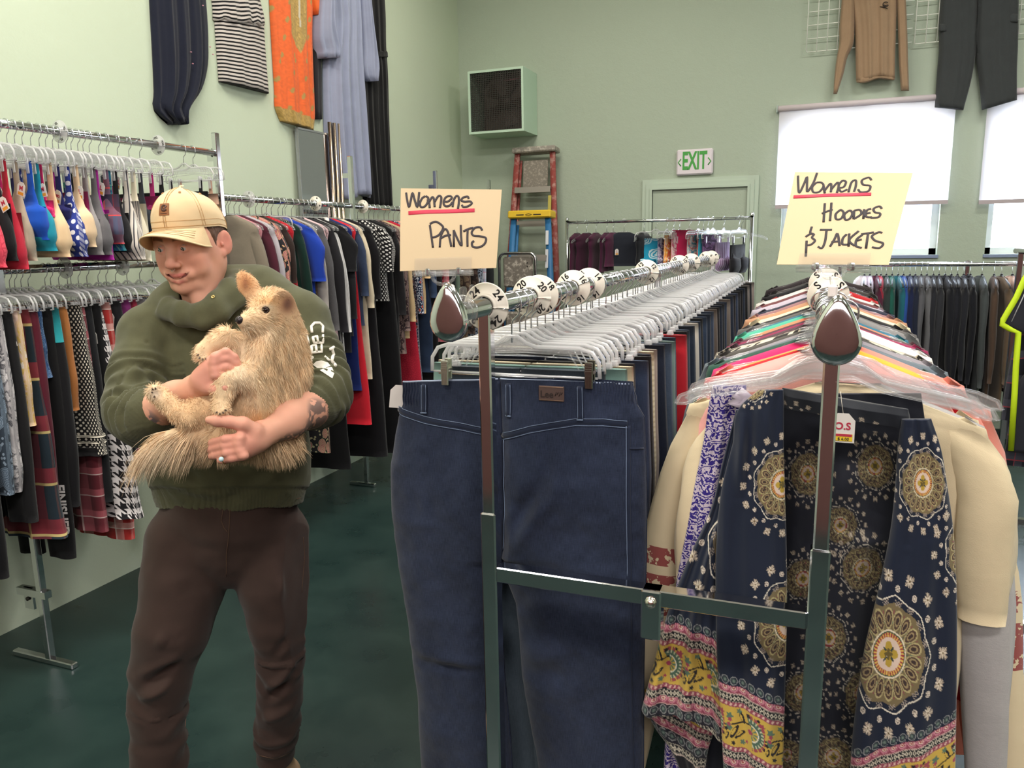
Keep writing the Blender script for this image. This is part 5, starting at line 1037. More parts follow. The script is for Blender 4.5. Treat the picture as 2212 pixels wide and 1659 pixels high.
# ---------------------------------------------------------------- hand lettered cards in clear clips
def card(name, label, C4, strokes, red, base, stem, cat='sign'):
    """C4: corner points TL TR BR BL measured in the photo as (x, y, distance)"""
    T = [at(*c) for c in C4]; n = np.cross(T[1]-T[0], T[3]-T[0]); n /= np.linalg.norm(n)
    if n @ (CC-T[0]) < 0: n = -n
    t = thing(name, label, cat, tuple(T[3]*.5+T[2]*.5)); org = Vector(t.location)
    def bil(s, v): return (T[0]*(1-s)+T[1]*s)*(1-v)+(T[3]*(1-s)+T[2]*s)*v
    b = MB(); nu, nv = 13, 11
    F1 = lambda i, j: bil(i/(nu-1), j/(nv-1))+n*(.0008+.0025*math.sin(PI*j/(nv-1)))-np.array(org)
    b.grid(lambda i, j: F1(i, j), nu, nv); b.grid(lambda i, j: F1(i, j)-n*.0006, nu, nv); b.build('card', M('manila_card', '#cbb592', .75), t)
    def onp(x, y):
        # invert the corner map by fixed-point search in the photo frame, then place on the card
        q = np.array([.5, .5])
        A = np.array([c[:2] for c in C4], float)
        for _ in range(12):
            s, v = q; p = (A[0]*(1-s)+A[1]*s)*(1-v)+(A[3]*(1-s)+A[2]*s)*v; ds = (A[1]-A[0])*(1-v)+(A[2]-A[3])*v; dv = (A[3]-A[0])*(1-s)+(A[2]-A[1])*s
            q = q+np.linalg.solve(np.stack([ds, dv], 1), np.array([x, y])-p)
        s, v = q; return bil(s, v)+n*(.0012+.0025*math.sin(PI*min(1, max(0, v))))-np.array(org)
    INK = M('black_marker_ink', '#2b2229', .6)
    for st in strokes:
        pts = [onp(*p) for p in st]
        if len(pts) > 2:   # smooth
            P = np.array(pts); m = len(P); ts = np.linspace(0, m-1, (m-1)*5+1); out = []
            for u in ts:
                i = min(int(u), m-2); f = u-i; p0, p1, p2, p3 = P[max(i-1, 0)], P[i], P[i+1], P[min(i+2, m-1)]
                out.append(.5*((2*p1)+(-p0+p2)*f+(2*p0-5*p1+4*p2-p3)*f*f+(-p0+3*p1-3*p2+p3)*f**3))
            pts = out
        b = MB(); b.tube([tuple(p) for p in pts], .0019, 8, flat=(tuple(n), .25)); b.build('pen_stroke', INK, t)
    b = MB(); b.tube([tuple(onp(*p)) for p in red], .0036, 8, flat=(tuple(n), .12)); b.build('red_underline', M('red_marker_line', '#cf3450', .6), t)
    # clip: clear jaw bar, fingers, ball stem and rail clamp
    c = thing('sign_clip', 'clear plastic sign clip holding the '+('womens pants' if stem == 0 else 'womens hoodies and jackets')+' card', 'sign clip', tuple(base)); bo = np.array(base)
    ex = (T[2]-T[3]); w = np.linalg.norm(ex); ex = ex/w; m = T[3]*.55+T[2]*.45 if stem == 0 else T[3]*.48+T[2]*.52; up = (T[0]-T[3]); up = up/np.linalg.norm(up)
    K1 = clear('clear_clip_acrylic', (.98, .98, .98), .0, .05, .06); b = MB(); hw = .048 if stem == 0 else .052
    L_ = lambda s, v, d: m+ex*s+up*v+n*d-bo
    for dd in (.006, -.006):
        b.add([L_(-hw, -.008, dd), L_(hw, -.008, dd), L_(hw, .020, dd*.6), L_(-hw, .020, dd*.6), L_(-hw, -.008, dd*1.2), L_(hw, -.008, dd*1.2), L_(hw, .020, dd*.75), L_(-hw, .020, dd*.75)], [(0, 1, 2, 3), (4, 7, 6, 5), (0, 4, 5, 1), (3, 2, 6, 7), (0, 3, 7, 4), (1, 5, 6, 2)], smooth=False)
    b.build('jaw_plate', K1, c)
    b = MB(); b.tube([L_(-hw-.003, -.006, .004), L_(hw+.003, -.006, .004)], .0035, 8); b.tube([L_(-hw-.003, -.006, -.006), L_(hw+.003, -.006, -.006)], .0035, 8); b.build('jaw_bar', K1, c)
    for s in (-.026, .026): b = MB(); b.box(tuple(L_(s, -.003, 0)), (.008, .016, .012), rot=(0, 0, .35), bev=.002); b.build('spring', WIR, c)
    b = MB()
    for s in (-1, 1): b.tube([L_(s*.020, -.008, 0), L_(s*.016, -.018, 0), L_(s*.008, -.024, 0), L_(0, -.025, 0)], .003, 8)
    b.build('finger_grip', K1, c)
    foot = Vector(base); top = Vector(m)-Vector(up)*.024; d = foot-top
    b = MB(); b.tube([tuple(top-foot), tuple(top+d*.3-foot), tuple(top+d*.8-foot)], .0028, 8); b.build('stem', K1, c)
    b = MB(); p = top+d*.38-foot; b.box(tuple(p), (.014, .014, .020), bev=.003); b.build('ball_joint', M('frosted_white_joint', '#e6dcd8', .5), c)
    return t, c
def S6(pts, ox, oy, k): return [(ox+x/k, oy+y/k) for x, y in pts]
k = 6.38; s6 = lambda *p: S6(p, 860, 380, k)
W1 = [s6((112, 235), (125, 330), (152, 440), (178, 340), (200, 240), (230, 340), (266, 440), (282, 330), (292, 228)), s6((375, 285), (330, 320), (303, 390), (320, 440), (370, 430), (410, 370), (415, 310), (380, 285)), s6((400, 350), (425, 350), (438, 455)), s6((430, 370), (470, 300), (495, 330), (505, 440)), s6((505, 370), (555, 285), (595, 300), (590, 380), (577, 455)),
      s6((620, 355), (680, 365), (740, 315), (720, 285), (660, 300), (628, 370), (650, 425), (710, 420), (750, 370)), s6((752, 440), (765, 350), (785, 300)), s6((765, 350), (800, 285), (835, 300), (838, 380), (825, 465)), s6((972, 325), (960, 292), (900, 305), (872, 345), (920, 365), (990, 360), (1015, 390), (960, 430), (900, 438), (880, 408)),
      s6((440, 690), (455, 800), (483, 1000)), s6((440, 675), (520, 645), (600, 690), (620, 740), (560, 830), (480, 862)), s6((575, 995), (590, 850), (640, 750), (680, 770), (710, 870), (735, 985)), s6((580, 880), (650, 840), (730, 825)), s6((770, 990), (768, 760)), s6((768, 760), (820, 880), (875, 975), (868, 830), (865, 690)), s6((900, 780), (970, 745), (1040, 730)), s6((960, 755), (955, 870), (958, 985)), s6((1160, 765), (1130, 722), (1060, 730), (1015, 790), (1040, 835), (1130, 845), (1210, 870), (1190, 950), (1110, 995), (1030, 985), (1020, 930), (1050, 910))]
card('womens_pants_sign', 'hand-lettered cream card reading Womens PANTS above the pants rail', ((866, 407, 1.32), (1084, 410, 1.32), (1072, 579, 1.30), (864, 586, 1.30)), W1, s6((145, 525), (400, 508), (700, 500), (1055, 487)), (PX, RY-.105, RZ+.018), 0)
k2 = 2157/572; s7 = lambda *p: S6(p, 1640, 180, k2)
W2 = [s7((318, 760), (320, 840), (330, 910), (370, 830), (395, 770), (395, 850), (400, 900), (450, 820), (480, 735)), s7((475, 820), (440, 860), (450, 905), (500, 900), (535, 850), (515, 820), (475, 820)), s7((535, 850), (545, 915)), s7((545, 890), (590, 830), (600, 850), (595, 905)), s7((600, 880), (650, 820), (660, 850), (645, 910)), s7((655, 865), (700, 860), (720, 815), (690, 805), (660, 850), (680, 900), (730, 880)), s7((740, 905), (765, 820), (800, 800), (800, 850), (785, 900)), s7((925, 800), (905, 775), (850, 800), (860, 840), (915, 850), (900, 895), (840, 905), (818, 880)),
      s7((545, 1000), (540, 1080), (535, 1155)), s7((600, 995), (595, 1070), (588, 1145)), s7((520, 1085), (570, 1065), (610, 1050)), s7((665, 1060), (635, 1090), (640, 1130), (680, 1125), (700, 1080), (680, 1055), (665, 1060)), s7((735, 1065), (705, 1095), (715, 1135), (750, 1125), (770, 1085), (755, 1060), (735, 1065)), s7((785, 1060), (780, 1130)), s7((785, 1060), (830, 1055), (840, 1090), (780, 1130)), s7((865, 1050), (858, 1128)), s7((920, 1045), (885, 1060), (880, 1110), (925, 1115)), s7((880, 1085), (915, 1078)), s7((1003, 1045), (985, 1025), (940, 1045), (950, 1075), (990, 1085), (975, 1115), (915, 1120)),
      s7((438, 1190), (425, 1240), (455, 1250), (440, 1275), (465, 1300), (430, 1330), (388, 1335)), s7((385, 1270), (430, 1245), (450, 1250)), s7((395, 1300), (390, 1420)), s7((505, 1215), (605, 1215)), s7((560, 1218), (550, 1300), (525, 1355), (490, 1345)), s7((590, 1345), (625, 1290), (650, 1245), (668, 1340)), s7((600, 1310), (660, 1305)), s7((725, 1250), (695, 1280), (690, 1325), (730, 1330)), s7((745, 1245), (740, 1345)), s7((820, 1225), (745, 1295), (790, 1340)), s7((850, 1255), (805, 1290), (800, 1340), (845, 1355)), s7((805, 1300), (845, 1290)), s7((840, 1250), (940, 1235)), s7((895, 1245), (878, 1360)), s7((1005, 1240), (975, 1235), (925, 1265), (950, 1300), (1010, 1320), (985, 1355), (925, 1350))]
card('womens_hoodies_sign', 'hand-lettered cream card reading Womens HOODIES & JACKETS', ((1717, 372, 1.33), (1972, 374, 1.25), (1920, 573, 1.17), (1678, 572, 1.25)), W2, s7((280, 945), (600, 930), (922, 922)), (HX, RY-.05, RZ+.0), 1)
for x, z, y, d in ((PX, RZ, RY-.105, 'pants'), (HX, RZ-.015, RY-.05, 'hoodies')):
    b = MB(); b.tube([(x+.021*math.sin(a), y, z+.021*math.cos(a)) for a in np.linspace(-2.6, 2.6, 22)], .009, 8, flat=((0, 1, 0), 1.2)); b.box((x+.004, y, z+.028), (.010, .016, .03), bev=.003); b.box((x+.016, y+.004, z+.03), (.008, .012, .034), rot=(0, .25, 0), bev=.003)
    tag(b.build('rail_clamp', clear('clear_clip_acrylic')), 'clear plastic clamp gripping the front of the %s rail' % d, 'clamp')
# ---------------------------------------------------------------- large jeans in front
JY = 1.425; PJ = lambda x, y: on_y(x, y, JY); NJ = (0, -1, 0)
seam = [(818, 1082), (940, 1090), (1000, 1094), (1100, 1098), (1180, 1092), (1235, 1086)]
sm = lambda y: float(np.interp(y, [p[0] for p in seam], [p[1] for p in seam]))
LO = [(822, 871), (850, 872), (870, 873), (900, 862), (1000, 846), (1100, 848), (1200, 861), (1350, 886), (1500, 905), (1659, 914), (1900, 930)]
RO = [(828, 1368), (850, 1374), (870, 1376), (900, 1392), (1000, 1396), (1100, 1398), (1200, 1397), (1350, 1393), (1500, 1391), (1659, 1391), (1900, 1392)]
LI = [(1245, 1086), (1300, 1082), (1450, 1090), (1600, 1104), (1900, 1120)]; RI = [(1240, 1092), (1300, 1116), (1380, 1124), (1450, 1128), (1520, 1140), (1659, 1166), (1900, 1195)]
def xin(side, y):
    if y < 1238: return sm(y)
    T = LI if side < 0 else RI; return float(np.interp(y, [p[0] for p in T], [p[1] for p in T]))
def xout(side, y): T = LO if side < 0 else RO; return float(np.interp(y, [p[0] for p in T], [p[1] for p in T]))
CRJ = creases([(1095, 1175, 1210, 985, 12, -.012), (1110, 1190, 1230, 1030, 10, .010), (1090, 1010, 1120, 1170, 14, .006), (1105, 1190, 1300, 1240, 13, -.006), (900, 1385, 1075, 1420, 9, .007), (900, 1400, 1075, 1436, 8, -.008), (960, 1100, 1060, 1060, 22, .005), (870, 1115, 990, 1120, 7, .0035), (1130, 1400, 1260, 1380, 16, .008), (1135, 1440, 1240, 1430, 12, -.007), (1180, 1650, 1380, 1640, 10, .004), (1120, 1320, 1170, 1250, 14, -.008), (960, 1250, 1050, 1330, 26, -.006), (1200, 1120, 1330, 1170, 24, -.005), (1080, 1240, 1060, 1500, 16, -.006), (910, 1550, 1050, 1580, 20, .005)])
def elastic(X, Y):
    a = np.clip((925-X)/30, 0, 1)*(X > 860)+np.clip((X-1272)/25, 0, 1)*(X < 1380); return .0028*np.sin(X*.95+np.sin(Y*.2)*.8)*a*sstep(878, 862, Y)
DEN = F('#121828', 'denim', '#363f57'); DEN2 = F('#111626', 'denim', '#2f384f'); STI = M('denim_stitch', '#66758f', .8)
jx = thing('jeans', 'big dark blue womens jeans with elastic waist hanging in front', 'jeans', tuple(PJ(1090, 820)), 0, None); jo = np.array(jx.location)
def jd(X, Y):
    """height of the denim surface toward the viewer"""
    X = np.asarray(X, float); Y = np.asarray(Y, float); out = np.zeros(X.shape)
    for idx, (x, y) in enumerate(zip(X.ravel(), Y.ravel())):
        sd = -1 if x < (sm(y) if y < 1238 else (xin(-1, y)+xin(1, y))/2) else 1; a, c = sorted((xin(sd, y), xout(sd, y))); s = min(1, max(0, (x-a)/(c-a+1e-6)))
        q = np.clip((y-820)/220, 0, 1); w = abs(2*s-1); inner = (s > .5) == (sd < 0)
        pf = (1-w**(3 if inner and y < 1200 else 2.4))**.5 if w < 1 else 0
        if inner and y < 1200: pf = pf*.5+.5*(1-max(0, w-.86)/.14*.35)
        out.ravel()[idx] = (.018+.030*q)*pf
    return out+CRJ(X, Y)+elastic(X, Y)+.003*vnoise(np.stack([X.ravel(), Y.ravel(), X.ravel()*0], -1), .018, 2).reshape(X.shape)+.0018*vnoise(np.stack([X.ravel(), Y.ravel(), X.ravel()*0], -1), .05, 4).reshape(X.shape)
for side in (-1, 1):
    ys = np.concatenate([np.linspace(820, 900, 30), np.linspace(905, 1900, 150)]); nu = 150 if side > 0 else 120; X = np.zeros((len(ys), nu)); Y = np.zeros_like(X)
    for j, y in enumerate(ys):
        a, c = sorted((xin(side, y), xout(side, y))); X[j] = a+(c-a)*(.5-.5*np.cos(np.linspace(0, PI, nu)))*.6+(c-a)*np.linspace(0, 1, nu)*.4; s_ = np.linspace(0, 1, nu)
        Y[j] = y+(6*np.sin(PI*((X[j]-870)/500))*-1.2+5)*sstep(900, 820, y)
    D = jd(X, Y); base = np.array([[PJ(X[j, i], Y[j, i]) for i in range(nu)] for j in range(len(ys))])-jo
    Fv = base+np.array(NJ)*D[..., None]; Bv = base-np.array(NJ)*(.003+.35*np.clip(D, 0, .05))[..., None]; nv = len(ys); N = nu*nv
    V = np.concatenate([Fv.reshape(-1, 3), Bv.reshape(-1, 3)]); ii, jj = np.meshgrid(np.arange(nu-1), np.arange(nv-1)); a = (jj*nu+ii).ravel(); Q = [np.stack([a, a+1, a+nu+1, a+nu], 1), np.stack([a+N, a+N+nu, a+N+nu+1, a+N+1], 1)]
    for i in (0, nu-1): a = np.arange(nv-1)*nu+i; Q.append(np.stack([a, a+nu, a+nu+N, a+N], 1))
    a = (nv-1)*nu+np.arange(nu-1); Q.append(np.stack([a, a+1, a+1+N, a+N], 1))
    o = np_mesh('jeans_half', V, np.concatenate(Q), DEN, jx); uv = V[:, [0, 2]]; ul = o.data.uv_layers.new(name='UVMap'); vi = np.empty(len(o.data.loops), np.int32); o.data.loops.foreach_get('vertex_index', vi); ul.data.foreach_set('uv', uv[vi].astype(np.float32).ravel())
def jl(x, y, off=.0015):
    D = float(jd(np.array([x]), np.array([y]))[0]); return tuple(PJ(x, y)-jo+np.array(NJ)*(D+off))
def jline(pts, r=.0009, name='stitching', mat=STI, off=.001, n=None, flat=None):
    P = []
    for (x0, y0), (x1, y1) in zip(pts[:-1], pts[1:]):
        m = max(2, int(math.hypot(x1-x0, y1-y0)/7)); P += [jl(x0+(x1-x0)*k/m, y0+(y1-y0)*k/m, off) for k in range(m)]
    P.append(jl(*pts[-1], off)); b = MB(); b.tube(P, r, 6, flat=flat); return b.build(name, mat, jx)
yl = [(863, 884), (928, 900), (1000, 912), (1078, 930)]; yr = [(1092, 938), (1156, 920), (1253, 904), (1310, 905), (1360, 912)]
for Y_ in (yl, yr):
    jline(Y_, .0062, 'yoke_seam', DEN2, -.0006, flat=((0, 1, 0), .35))
    for dy in (-7, 7): jline([(x, y+dy) for x, y in Y_], .0008, off=.0016)
jline([(1080, 822), (1088, 935)], .0035, 'centre_seam', DEN2, -.001); jline([(1096, 945), (1099, 1020), (1102, 1100), (1094, 1180)], .0009, off=.002)
jline([(1362, 915), (1365, 1000), (1367, 1230), (1368, 1500), (1372, 1659)], .0045, 'side_seam', DEN2, -.001, flat=((0, 1, 0), .5)); jline([(1358, 915), (1361, 1000), (1363, 1230)], .0009, off=.001)
jline([(1366, 962), (1392, 966)], .002, 'pocket_edge', DEN2, .001)
for lst in ([(872, 815), (930, 811), (1020, 808), (1078, 812)], [(1082, 812), (1200, 808), (1290, 818), (1366, 826)]): pass
jline([(873, 824), (930, 821), (1000, 819), (1078, 818)], .0022, 'waist_edge', M('denim_edge', '#8f9bb2', .9), -.004); jline([(1082, 818), (1180, 820), (1290, 824), (1366, 829)], .0022, 'waist_edge', M('denim_edge', '#8f9bb2', .9), -.004)
for x, y0, y1 in ((926, 826, 886), (1105, 826, 893), (1261, 830, 899)):
    o = jline([(x-1, y0), (x+1, (y0+y1)/2), (x+3, y1)], .0062, 'belt_loop', DEN2, .002, flat=((0, 1, 0), .45))
    for dx in (-5, 5): jline([(x+dx-1, y0+2), (x+dx+3, y1-2)], .0007, off=.0052)
    jline([(x-4, y1), (x+9, y1)], .0018, 'bartack', STI, .004)
p = np.array(jl(1200, 845, .0035)); b = MB(); w = .026; b.box(tuple(p), (.052, .003, .030), bev=.001); o = b.build('leather_patch', M('brown_leather_patch', '#54403a', .6), jx)
b = MB(); [b.tube([(p[0]-.024, p[1]-.0018, p[2]+s*.013), (p[0]+.024, p[1]-.0018, p[2]+s*.013)], .0006, 5) for s in (-1, 1)]; b.build('patch_stitching', M('patch_thread', '#8a6c54', .8), o)
text_copy('patch_lettering', 'Lee', .019, M('patch_dark_print', '#2a1d1a', .6), o, (p[0]-.009, p[1]-.0019, p[2]-.002), (PI/2, 0, 0), 1, .0003)
b = MB(); [b.tube([(p[0]+.008+.004*k, p[1]-.0018, p[2]-.004+.003*(k % 2)), (p[0]+.011+.004*k, p[1]-.0018, p[2]+.004)], .0009, 5) for k in range(4)]; b.build('patch_emblem', M('patch_dark_print', '#2a1d1a', .6), o)
# hanger, clips and tag of the big jeans
h = thing('clothes_hanger', 'clear hanger with metal clips holding the big dark blue jeans', 'hanger', (PX, JY+.005, RZ), 0, 'clear clip hangers on the pants rail'); link('hook', HM['clip']['hook'][0], h); f = link('hanger_frame', HM['clip']['frame'][0], h); f.scale = (1.02, 1, 1)
b = MB(); [b.tube([(-.17, .004+.004*k, -.150-.004*k), (.17, .004+.004*k, -.150-.004*k)], .0018, 8) for k in range(2)]; b.build('clip_bar', WIR, h)
CLM = M('clip_chrome', '#c9cdbf', .25, .9)
for x, y, m_ in ((971, 808, CLM), (1279, 814, M('clip_steel', '#8b8880', .25, 1.))):
    q = np.array(jl(x, y, .006))+jo-np.array((PX, JY+.005, RZ)); b = MB(); b.box((q[0], q[1], q[2]+.006), (.016, .004, .052), bev=.0015); b.box((q[0], q[1]+.018, q[2]+.012), (.016, .004, .045), bev=.0015); b.box((q[0], q[1]+.01, q[2]+.012), (.018, .02, .006))
    for kk in range(4): b.box((q[0], q[1]-.0025, q[2]+.014+.0042*kk), (.013, .0015, .0018)); b.box((q[0]-.0054+.0036*kk, q[1]-.0022, q[2]-.006), (.0014, .001, .024))
    b.build('metal_clip', m_, h)
o = link('price_tag', TGM[0], jx, tuple(PJ(868, 852)-jo+np.array((-.004, .0, .02))), (0, .12, .5))
# ---------------------------------------------------------------- the printed vest and the clothes right behind it
def med(X, Y, cx, cy, R, ys=1.25, rot=0.):
    """round printed medallion: returns colour and mask"""
    dx, dy = (X-cx)/R, (Y-cy)/(R*ys); r = np.hypot(dx, dy); th = np.arctan2(dy, dx)+rot
    C = np.zeros(X.shape+(3,)); Mk = np.zeros(X.shape, bool)
    def put(m, c):
        C[m] = np.array(lin(c)[:3]); Mk[m] = True
    tri = np.abs(np.mod(th*9/PI, 2)-1)
    put(r < .70+.05*tri, '#77694c'); fr = np.mod(th/(2*PI)*18, 1)-.5; rr = (r-.515)/.16; pe = (fr/.47)**2+rr**2
    put((pe < 1), '#b3a678'); put(pe < .66, '#503c34'); put(pe < .30, '#9a8763'); put(pe < .12, '#3c2e2c')
    fr2 = np.mod(th/(2*PI)*18+.5, 1)-.5; put((fr2*r*.35*2)**2*8+(r-.47)**2 < .0009, '#4f6a5a'); put((fr2*r*.35*2)**2*8+(r-.62)**2 < .0011, '#8a3c50'); put((fr2*r*.35*2)**2*8+(r-.38)**2 < .0006, '#3f5a50')
    put(r < .355, '#e0d4bc'); put((r < .33), '#4e5c44'); put(r < .31, '#d9b45c'); put((r < .31) & (np.mod(th/(2*PI)*36, 1) < .5), '#9c3c40'); put(r < .245, '#dcc6b6')
    st = .16*np.abs(np.cos(2*th))**.6+.03; put(r < st, '#b79a3c'); put(r < st*.45, '#6a5c30'); st2 = .15*np.abs(np.sin(2*th))**6; put((r < st2) & (r > .06), '#3a4440')
    z = .82+.035*(2*tri-1); put(np.abs(r-z) < .0105, '#e0d8c8'); put((np.abs(r-.755) < .04) & (np.mod(th/(2*PI)*18, 1) < .5) & (np.sin(th*90)*np.cos(r*160) > 0), '#a3968a')
    for (rc, n, sz, kind, ph) in ((.955, 16, .050, 'disc', 0), (1.125, 16, .090, 'sq', .5)):
        f = (np.mod(th/(2*PI)*n+ph, 1)-.5)*2*PI/n*rc; g = r-rc; q = np.hypot(f, g); a = np.arctan2(g, f)
        if kind == 'disc': put(q < sz, '#d6cabc'); put((q < sz*.75) & (np.cos(6*a) > 0) & (q > sz*.3), '#4c4240')
        else:
            s_ = np.abs(f)+np.abs(g) if 0 else np.maximum(np.abs(f), np.abs(g)); put(s_ < sz*(.82+.18*np.cos(12*a)), '#9c8e80'); put((s_ < sz*.9) & (np.minimum(np.abs(f), np.abs(g)) < sz*.12), '#dacebc'); put((s_ < sz*.85) & (np.abs(np.abs(f)-np.abs(g)) < sz*.10), '#d2c4ae'); put((q < sz*.2), '#6a5638')
    return C, Mk
def border(X, Y, yl):
    """printed hem band; yl(X) is where it starts; works in photo-measured units of cloth"""
    v = Y-yl(X); u = X*1.0
    C = np.zeros(X.shape+(3,)); Mk = np.zeros(X.shape, bool)
    def put(m, c): C[m] = np.array(lin(c)[:3]); Mk[m] = True
    def bump(v0, sg):
        w = sg*(v-v0); fu = (np.mod(u/19, 1)-.5)*19; q = np.hypot(fu, (w+11)/1.15); put((q < 8.2) & (q > 6.6) & (w < 0), '#8a8c8c'); put((q < 5) & (w < 0), '#3c4a4a'); put((q < 2.6) & (w < 0), '#6c7c74')
    def scal(v0, sg):
        w = sg*(v-v0); fu = (np.mod(u/19, 1)-.5)*19; put((w > 0) & (w < 17), '#8f4458'); q = np.hypot(fu, (w-4)/1.0); put((q < 9) & (q > 6.5) & (w > 0), '#c88494'); put((q < 5) & (w > 2), '#dcc4b4'); put((q < 3) & (w > 3), '#a85a5c'); put((w > 15) & (w < 17), '#c9a4a0')
    def diam(v0):
        w = v-v0; put((w > 0) & (w < 17), '#16161f'); a = np.abs(np.mod(u/8, 1)-.5)*2; b_ = np.abs(w-8.5)/6; put((a+b_ < 1) & (w > 1), '#c8c0ae'); put((a+b_ < .4), '#16161f'); put(((w > .5) & (w < 1.8)) | ((w > 15.2) & (w < 16.5)), '#a8a294')
    def dash(v0): w = v-v0; put((w > 0) & (w < 10), '#94485a'); put((w > 2) & (w < 8) & (np.mod(u/10+w*.04, 1) < .45), '#d8b4a8')
    put(v > 0, '#1c1c28'); bump(0, 1); scal(0, 1); diam(17); dash(34); put((v > 44) & (v < 128), '#c9a94c')
    k = (v-86); per = 88; fu = np.mod(u+18, per)-44; gx = fu-14; q = np.hypot(gx, k*.95); a = np.arctan2(k, gx); fan = (a > -1.9) & (a < 1.5)
    q = q*.86; put(fan & (q < 30) & (q > 23) & (v < 128) & (np.cos(a*20) > -.7), '#9c4c50'); put(fan & (q < 24) & (q > 14), '#4f6a5a'); put(fan & (q < 24) & (q > 19) & (np.cos(a*22) > .2), '#c4c4a4'); put(fan & (q < 14.5) & (q > 12.5), '#e2dccb'); put(fan & (q < 12) & (np.cos(a*9) > 0), '#5f7a64'); put((np.hypot(gx+2, k) < 5), '#a0405a')
    put((np.abs(k+4+12*np.sin((fu+30)/34)) < 1.6) & (fu < 14) & (fu > -50), '#201c20')
    for (ox, oy, rx, ry, rt) in ((-22, 10, 5, 17, .5), (-10, 14, 4, 14, .9), (-6, -22, 4.5, 13, -.4), (-38, 22, 3.5, 9, .3)):
        c_, s_ = math.cos(rt), math.sin(rt); xx, yy = (fu-ox)*c_+(k-oy)*s_, -(fu-ox)*s_+(k-oy)*c_; put((xx/rx)**2+(yy/ry)**2 < 1, '#211d22'); put((xx/rx+.35)**2*2.2+(yy/ry)**2*1.6 < .55, '#c9a94c')
    for (ox, oy, r_, c) in ((-32, -22, 7, '#5a7460'), (-32, -14, 4, '#a0405a'), (-34, 2, 7, '#56705e'), (-34, -4, 4, '#a0405a'), (38, -26, 5, '#9c4452'), (-46, -28, 3, '#5a7460'), (44, 20, 3.5, '#211d22'), (30, -34, 3, '#211d22'), (-12, -34, 5, '#5a7460'), (-4, 30, 5, '#5a7460'), (4, 26, 3, '#a0405a'), (-24, 34, 4, '#211d22'), (8, -32, 4, '#211d22'), (-40, 8, 4, '#211d22')): put((np.hypot(fu-ox, k-oy) < r_*(1+.25*np.cos(5*np.arctan2(k-oy, fu-ox)))) & (v > 46) & (v < 126), c)
    dash(128); diam(138); scal(155, 1); bump(172, -1); diam(196); put(v > 213, '#c8b8ac'); put(v > 216, '#15141c')
    return C, Mk
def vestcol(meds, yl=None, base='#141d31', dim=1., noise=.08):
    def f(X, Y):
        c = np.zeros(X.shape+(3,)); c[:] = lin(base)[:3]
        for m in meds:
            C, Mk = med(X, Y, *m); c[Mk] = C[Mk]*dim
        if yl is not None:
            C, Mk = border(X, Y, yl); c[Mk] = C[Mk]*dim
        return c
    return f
VM = vcol_mat('printed_navy_georgette', .75, 500, sheen=.2, bs=.12)
PV = lambda Y0: (lambda x, y: on_y(x, y, Y0)); NV = (0, -1, 0)
v = thing('printed_vest', 'navy sleeveless vest with medallion print and yellow paisley hem', 'vest', (0, 0, 0))
drape('front_panel', PV(1.385), NV, [(842, 1640, 1692), (870, 1606, 1693), (960, 1582, 1693), (1050, 1560, 1695), (1180, 1547, 1699), (1300, 1546, 1700), (1450, 1550, 1697), (1600, 1560, 1693), (1760, 1566, 1688)], VM, v, th=.016, fold=.006, nf=1.5, ph=2.2, nu=95, nv=520, edge=.5,
      colfn=vestcol([(1690, 1045, 74, 1.25), (1706, 1345, 92, 1.25), (1625, 830, 40, 1.1)], lambda X: 1462+(X-1550)*.42+6*np.sin(X*.03)), extra=creases([(1605, 880, 1600, 1080, 9, .012), (1625, 870, 1615, 1100, 8, -.010), (1650, 850, 1660, 980, 9, .007), (1570, 1000, 1566, 1300, 8, .006)]))
drape('side_panel', PV(1.412), NV, [(885, 1590, 1625), (1000, 1560, 1610), (1100, 1535, 1590), (1200, 1490, 1575), (1330, 1440, 1570), (1450, 1408, 1572), (1530, 1386, 1572)], VM, v, th=.020, fold=.010, nf=2.0, ph=.6, nu=100, nv=340, slant=lambda s: 62*s**2+10*math.sin(s*9),
      colfn=vestcol([(1630, 1180, 118, 1.2, .1)], lambda X: 1342+np.clip(X-1470, 0, 200)**1.5*.055))
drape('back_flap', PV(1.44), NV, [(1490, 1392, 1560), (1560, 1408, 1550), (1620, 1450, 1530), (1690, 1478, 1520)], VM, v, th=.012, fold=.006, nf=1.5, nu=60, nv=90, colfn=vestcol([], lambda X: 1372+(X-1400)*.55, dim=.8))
drape('front_panel', PV(1.385), NV, [(905, 1948, 2012), (960, 1940, 2030), (1050, 1934, 2046), (1130, 1926, 2058), (1250, 1903, 2066), (1400, 1868, 2068), (1550, 1846, 2066), (1760, 1830, 2062)], VM, v, th=.018, fold=.007, nf=1.6, ph=.3, nu=110, nv=500, edge=.5,
      colfn=vestcol([(1992, 1040, 62, 1.45), (1918, 1405, 104, 1.45), (2105, 1190, 80, 1.3)], lambda X: 1628-(X-1850)*.36), extra=creases([(1965, 910, 1955, 1180, 8, .012), (2005, 910, 2000, 1150, 9, -.010), (2030, 940, 2045, 1150, 9, .008), (1960, 1180, 1920, 1420, 10, .006), (2010, 1150, 2030, 1500, 14, -.007)]))
BMEDS = [(1745, 1020, 50, 1.2), (1890, 1005, 52, 1.2), (1815, 1130, 48, 1.15), (1735, 1245, 50, 1.1), (1862, 1220, 58, 1.15), (1790, 1370, 50, 1.25), (1735, 1490, 52, 1.1), (1860, 1490, 48, 1.3), (1800, 1625, 52, 1.1), (1700, 1620, 40, 1.1)]
